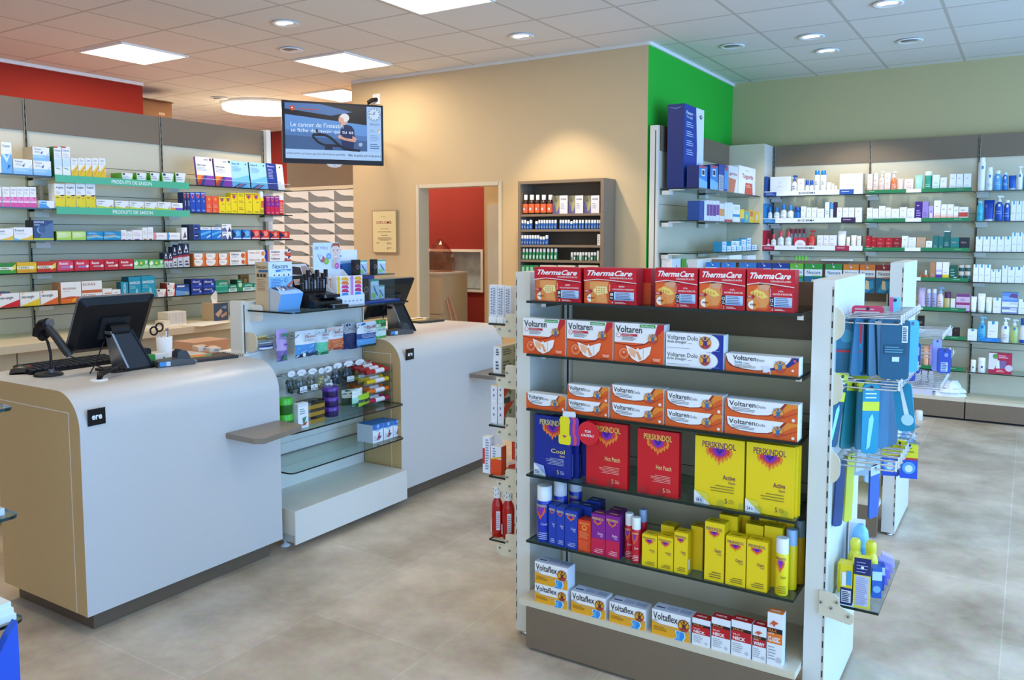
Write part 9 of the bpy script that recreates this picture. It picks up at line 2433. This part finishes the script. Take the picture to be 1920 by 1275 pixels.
# black make-up display
ym0, ym1 = along(560, 0, DX + 0.20, ZT)[0], along(627, 0, DX + 0.20, ZT)[0]
ym0 = yn1 + 0.03
wM = ym1 - ym0
e = tag(empty('makeup_display', (DX + 0.20, ym0, ZT), R90), 'black stepped make-up display with a slanted picture header', 'display stand')
hM = at(560, 494, 0, DX + 0.06).z - ZT
b = MB()
b.prism([(-0.06, 0.0), (-0.06, 0.035), (-0.02, 0.05), (-0.02, 0.07), (0.03, 0.08), (0.06, 0.09), (0.16, 0.09), (0.16, 0.0)], 0, 0, wM, M('#141416', 0.25))
b.build('stepped_base', e)
b = MB()
b.add([(0, 0.10, 0.09), (wM, 0.10, 0.09), (wM * 0.72, 0.15, hM), (0, 0.15, hM), (0, 0.11, 0.085), (wM, 0.11, 0.085), (wM * 0.72, 0.16, hM), (0, 0.16, hM)], [(0, 1, 2, 3), (7, 6, 5, 4), (1, 5, 6, 2), (3, 2, 6, 7)], M('#18181b', 0.3))
P_ = lambda a, v: (a * (wM - wM * 0.28 * v), 0.0985 + 0.05 * v, 0.09 + (hM - 0.09) * v)
for pts, col in (([(0.1, 0.55), (0.95, 0.55), (0.95, 0.98), (0.1, 0.98)], '#d8cfcc'), ([(0.15, 0.6), (0.55, 0.56), (0.6, 0.85), (0.25, 0.9)], '#2a1c1a'), ([(0.6, 0.6), (0.9, 0.58), (0.92, 0.9), (0.65, 0.9)], '#a58c84'), ([(0.12, 0.2), (0.5, 0.2), (0.5, 0.42), (0.12, 0.42)], '#e0c4bc'), ([(0.56, 0.2), (0.9, 0.2), (0.9, 0.42), (0.56, 0.42)], '#d8a898'), ([(0.25, 0.25), (0.42, 0.27), (0.35, 0.36)], '#b83a3a'), ([(0.65, 0.27), (0.8, 0.29), (0.72, 0.37)], '#b83a3a')):
 q = [P_(a, v) for a, v in pts]
 b.add([(x, y - 0.0008 * (1 + (col != '#d8cfcc')), z_) for x, y, z_ in q], [tuple(range(len(q)))], col)
b.build('header', e)
for k in range(9):
 b = MB(); hgt = 0.075 + 0.02 * (k % 3)
 b.box(-0.008, 0.008, -0.008, 0.008, 0, hgt, M('#1f1f24', 0.2)); b.box(-0.006, 0.006, -0.0085, -0.008, 0.015, hgt * .6, ['#3a3a40', '#8a8a90', '#54525a'][k % 3])
 b.box(-0.0082, 0.0082, -0.0082, 0.0082, hgt * .62, hgt * .64, '#9a9aa2')
 y = ym0 + wM * (0.08 + 0.105 * k)
 o = b.build('lipstick', None, (DX + 0.20 - 0.045, y, ZT + 0.0835 + 0.001), (0, 0, R90)); tag(o, 'black cosmetic stick in the make-up display, %s from the plaster dispenser' % ORD[k], 'cosmetic stick', 'cosmetic sticks in the make-up display')
for k in range(2):
 b = MB(); b.prism(rounded(-0.06, -0.024, 0.06, 0.024, 0.01, 4), 2, 0, 0.016, M('#10141c', 0.15)); f = Face(b, (-0.05, -0.02, 0.0163), (1, 0, 0), (0, 1, 0), 0.1, 0.04); f.rect(0, 0.2, 1, 0.8, '#8fa4bc' if k == 0 else '#2a2e36')
 o = b.build('makeup_palette', None, (DX + 0.305 if k == 0 else DX + 0.245, ym0 + wM * 0.62, ZT + (0.0005 if k == 0 else 0.0525)), (0, 0, R90)); tag(o, ['glossy black make-up palette lying in front of the make-up display', 'black make-up palette resting on the step of the make-up display'][k], 'palette')
# toothbrush display with the portrait header
yt0, yt1 = along(632, 0, DX + 0.24, ZT)[0], along(683, 0, DX + 0.24, ZT)[0]
wT = yt1 - yt0
e = tag(empty('toothbrush_display', (DX + 0.24, yt0, ZT), R90), 'white toothbrush display with a smiling portrait on its header card', 'display stand')
zH0, zH1 = at(612, 506, 0, DX + 0.06).z - ZT, at(612, 455, 0, DX + 0.06).z - ZT
ph0, ph1 = at(587, 480, 0, DX + 0.06).y - yt0, at(637, 480, 0, DX + 0.06).y - yt0
b = MB()
b.prism(rounded(ph0, zH0 - 0.03, ph1, zH1, 0.012, 4, (0, 0, 1, 1)), 1, 0.178, 0.184, '#d9e6f4')
f = Face(b, (ph0, 0.178, zH0), (1, 0, 0), (0, 0, 1), ph1 - ph0, zH1 - zH0)
f.text('(BE YOU)', 0.05, 0.72, 0.52, 0.86, '#6a6a72', 0.0)
f.poly([(0.66, 0.08), (0.98, 0.05), (1, 0.6), (0.98, 0.98), (0.68, 0.98), (0.62, 0.6)], '#cfd6e2')
f.poly([(0.63, 0.55), (0.65, 0.85), (0.74, 0.98), (0.98, 0.98), (0.995, 0.7), (0.99, 0.5), (0.93, 0.8), (0.72, 0.82)], '#9c4a30')
f.disc(0.82, 0.66, 0.27, '#ecd2c6', sq=1.1); f.poly([(0.66, 0.8), (0.75, 0.97), (0.95, 0.97), (0.98, 0.8), (0.9, 0.88), (0.75, 0.88)], '#a8522f')
f.disc(0.75, 0.70, 0.022, '#3a4a5c', 8); f.disc(0.89, 0.70, 0.022, '#3a4a5c', 8); f.rect(0.71, 0.745, 0.79, 0.755, '#8c5a44'); f.rect(0.85, 0.745, 0.93, 0.755, '#8c5a44')
f.poly([(0.81, 0.66), (0.84, 0.58), (0.80, 0.58)], '#d8b4a6'); f.poly([(0.76, 0.53), (0.89, 0.53), (0.86, 0.47), (0.79, 0.47)], '#f6f2f0'); f.poly([(0.75, 0.54), (0.90, 0.54), (0.885, 0.525), (0.765, 0.525)], '#b8564a')
f.poly([(0.70, 0.05), (0.78, 0.05), (0.86, 0.35), (0.92, 0.42), (0.84, 0.46), (0.72, 0.35)], '#e2c2b4')
for a, v, cc in ((0.32, 0.4, '#c8506a'), (0.47, 0.32, '#8fc03a'), (0.56, 0.5, '#7fb0e0'), (0.86, 0.14, '#d86ab0')):
 f.disc(a, v, 0.12, cc, 14); f.lines(a - 0.05, v - 0.02, a + 0.05, v + 0.02, 1, '#f2eef0', 0.4)
f.poly([(0.14, 0.56), (0.2, 0.58), (0.24, 0.5), (0.28, 0.57), (0.33, 0.5), (0.25, 0.34)], '#9fb0c8'); f.poly([(0.155, 0.55), (0.2, 0.565), (0.24, 0.48), (0.28, 0.55), (0.31, 0.5), (0.25, 0.37)], '#d9e6f4')
b.build('header_card', e)
b = MB()
b.prism([(0.0, 0.0), (0.0, 0.055), (0.165, zH0), (0.176, zH0), (0.176, 0.0)], 0, -0.003, 0.0, '#e6e9ee')
b.prism([(0.0, 0.0), (0.0, 0.055), (0.165, zH0), (0.176, zH0), (0.176, 0.0)], 0, wT, wT + 0.003, '#e6e9ee')
b.box(0.0, wT, -0.003, 0.0, 0.0, 0.055, '#e4ecf4'); b.box(0.0, wT, 0.0, 0.176, 0.0, 0.004, '#e6e9ee'); b.box(0, wT, 0.172, 0.176, 0.004, zH0, '#dfe4ea')
f = Face(b, (0, -0.003, 0), (1, 0, 0), (0, 0, 1), wT, 0.055)
for k in range(6):
 f.poly([(0.1 + k * 0.14, 0.4), (0.16 + k * 0.14, 0.5), (0.2 + k * 0.14, 0.4), (0.15 + k * 0.14, 0.3)], '#9aa8c4')
b.build('tray', e)
BR = ['#3f5fa8', '#d02a4a', '#d8401c', '#e8901c', '#f0c02a', '#c080d0', '#8fc03a', '#e04a8a']
for k in range(6):
 y0_ = 0.16 - 0.026 * k
 hB = 0.06 + (zH0 - 0.05) * 0.95
 if k < 4:
  b = MB(); b.box(0.006, 0.028, y0_ - 0.018, y0_, 0.0045, hB - 0.012 * k, '#e9ecf2'); f = Face(b, (0.006, y0_ - 0.018, 0.0045), (1, 0, 0), (0, 0, 1), 0.022, hB - 0.012 * k); f.rect(0.3, 0.3, 0.6, 0.9, BR[k]); f.disc(0.45, 0.88, 0.06, BR[k], 10, 0.6)
  o = b.build('toothbrush_box', None, (DX + 0.24, yt0, ZT), (0, 0, R90)); tag(o, '%s toothbrush in its clear box behind the others, %s from the front' % (['blue', 'red', 'vermilion', 'amber'][k], ORD[3 - k]), 'toothbrush', 'toothbrushes in the white display')
for k, (a0, a1) in enumerate(((0.03, 0.50), (0.52, 0.97))):
 b = MB()
 hB = 0.16
 x0, x1 = a0 * wT, a1 * wT
 b.box(x0, x1, 0.006, 0.03, 0.0045, hB, '#f0eef2')
 f = Face(b, (x0, 0.006, 0.0045), (1, 0, 0), (0, 0, 1), x1 - x0, hB)
 f.rect(0.04, 0.30, 0.24, 0.97, BR[4 + k]); f.disc(0.14, 0.9, 0.09, BR[4 + k], 10, 0.7)
 for m, cc in enumerate(('#2f8ad8', '#c8286a', '#d83a8a', '#ee7a1c', '#f4b01c')):
  f.poly([(0.34, 0.30 + m * 0.135), (0.92, 0.27 + m * 0.135), (0.86, 0.36 + m * 0.135), (0.80, 0.40 + m * 0.135), (0.42, 0.40 + m * 0.135)], cc)
 o = b.build('toothbrush_set', None, (DX + 0.24, yt0, ZT), (0, 0, R90)); tag(o, ['toothbrush and rainbow caps set with a yellow brush, front of the display', 'toothbrush and rainbow caps set with a lilac brush, front of the display'][k], 'toothbrush', 'toothbrush sets in the white display')
# blue glazed display of dental devices
yd0 = yt1 + 0.006
yd1 = along(738, 0, DX + 0.20, ZT)[0]
wD = yd1 - yd0
zD = at(715, 515, 0, DX + 0.18).z - ZT
zU = at(690, 468, 0, DX + 0.06).z - ZT
e = tag(empty('device_display', (DX + 0.20, yd0, ZT), R90), 'blue two tier glass display with a white header for dental devices', 'display stand')
b = MB(); b.box(0, wD, 0.15, 0.16, 0, zD, '#1d4fb4'); b.box(-0.05, wD * 0.55, 0.165, 0.172, 0, zU, '#f2f5f8'); b.box(0, wD, -0.05, 0.15, 0, 0.008, '#1b3f94'); b.box(0, 0.006, 0.0, 0.15, 0.008, zD, '#1a3a8c')
f = Face(b, (-0.05, 0.165, 0), (1, 0, 0), (0, 0, 1), wD * 0.55 + 0.05, zU); f.rect(0, 0.35, 1, 0.78, '#2f78c8'); f.poly([(0, 0.72), (1, 0.76), (1, 0.8), (0, 0.78)], '#9cc4ec'); f.lines(0.05, 0.85, 0.5, 0.92, 1, '#8aa4c8'); f.rect(0.05, 0.36, 0.4, 0.7, '#1b4494')
b.build('cabinet', e)
bx('glass_front', e, 0.007, wD, -0.012, -0.009, 0.008, zD, ACRYL)
bx('glass_top', e, 0, wD, -0.012, 0.15, zD, zD + 0.006, clear('dark_glass', '#5a7fa8', 0.15))
for k, (a, z_, y_, wide, l) in enumerate(((0.30, 0.0085, 0.03, 0.045, 'black device box inside the blue glass display'), (0.18, zD + 0.0065, 0.06, 0.045, 'black device box on top of the blue display, nearer the portrait'), (0.62, zD + 0.0065, 0.04, 0.035, 'black device box on top of the blue display, farther one'))):
 hB = 0.125 if k == 0 else 0.085
 b = MB(); b.box(-wide / 2, wide / 2, 0, 0.03, 0, hB, M('#1d1a1c', 0.25)); f = Face(b, (-wide / 2, 0, 0), (1, 0, 0), (0, 0, 1), wide, hB); f.disc(0.5, 0.5, 0.16, '#8c6a5a', 12); f.disc(0.5, 0.5, 0.1, '#2a2022', 12)
 o = b.build('device_box', None, (DX + 0.20 - y_ , yd0 + wD * a, ZT + z_), (0, 0, R90)); tag(o, l, 'box', 'device boxes of the blue display')
for k, (a, z_, y_, l) in enumerate(((0.55, 0.0085, 0.03, 'white and green device pack inside the blue glass display, front one'), (0.80, 0.0085, 0.05, 'white and green device pack inside the blue glass display, far one'), (0.40, zD + 0.0065, 0.08, 'white and green device pack on the blue display between black boxes'), (0.84, zD + 0.0065, 0.05, 'white and green device pack at the far end of the blue display'))):
 hB = 0.12 if k == 0 else 0.08
 wb = 0.07
 b = MB(); b.box(-wb / 2, wb / 2, 0, 0.03, 0, hB, '#cfdde8'); f = Face(b, (-wb / 2, 0, 0), (1, 0, 0), (0, 0, 1), wb, hB); f.rect(0, 0.72, 1, 1, '#e4f0f0'); f.rect(0.1, 0.08, 0.6, 0.32, '#9ad86a'); f.poly([(0.3, 0.75), (0.5, 0.6), (0.9, 0.2), (0.8, 0.15), (0.4, 0.5)], '#5a7a9c'); f.rect(0, 0.9, 1, 1, '#4aa48a')
 o = b.build('device_pack', None, (DX + 0.20 - y_, yd0 + wD * a, ZT + z_), (0, 0, R90)); tag(o, l, 'pack', 'device packs of the blue display')

settle_labels()
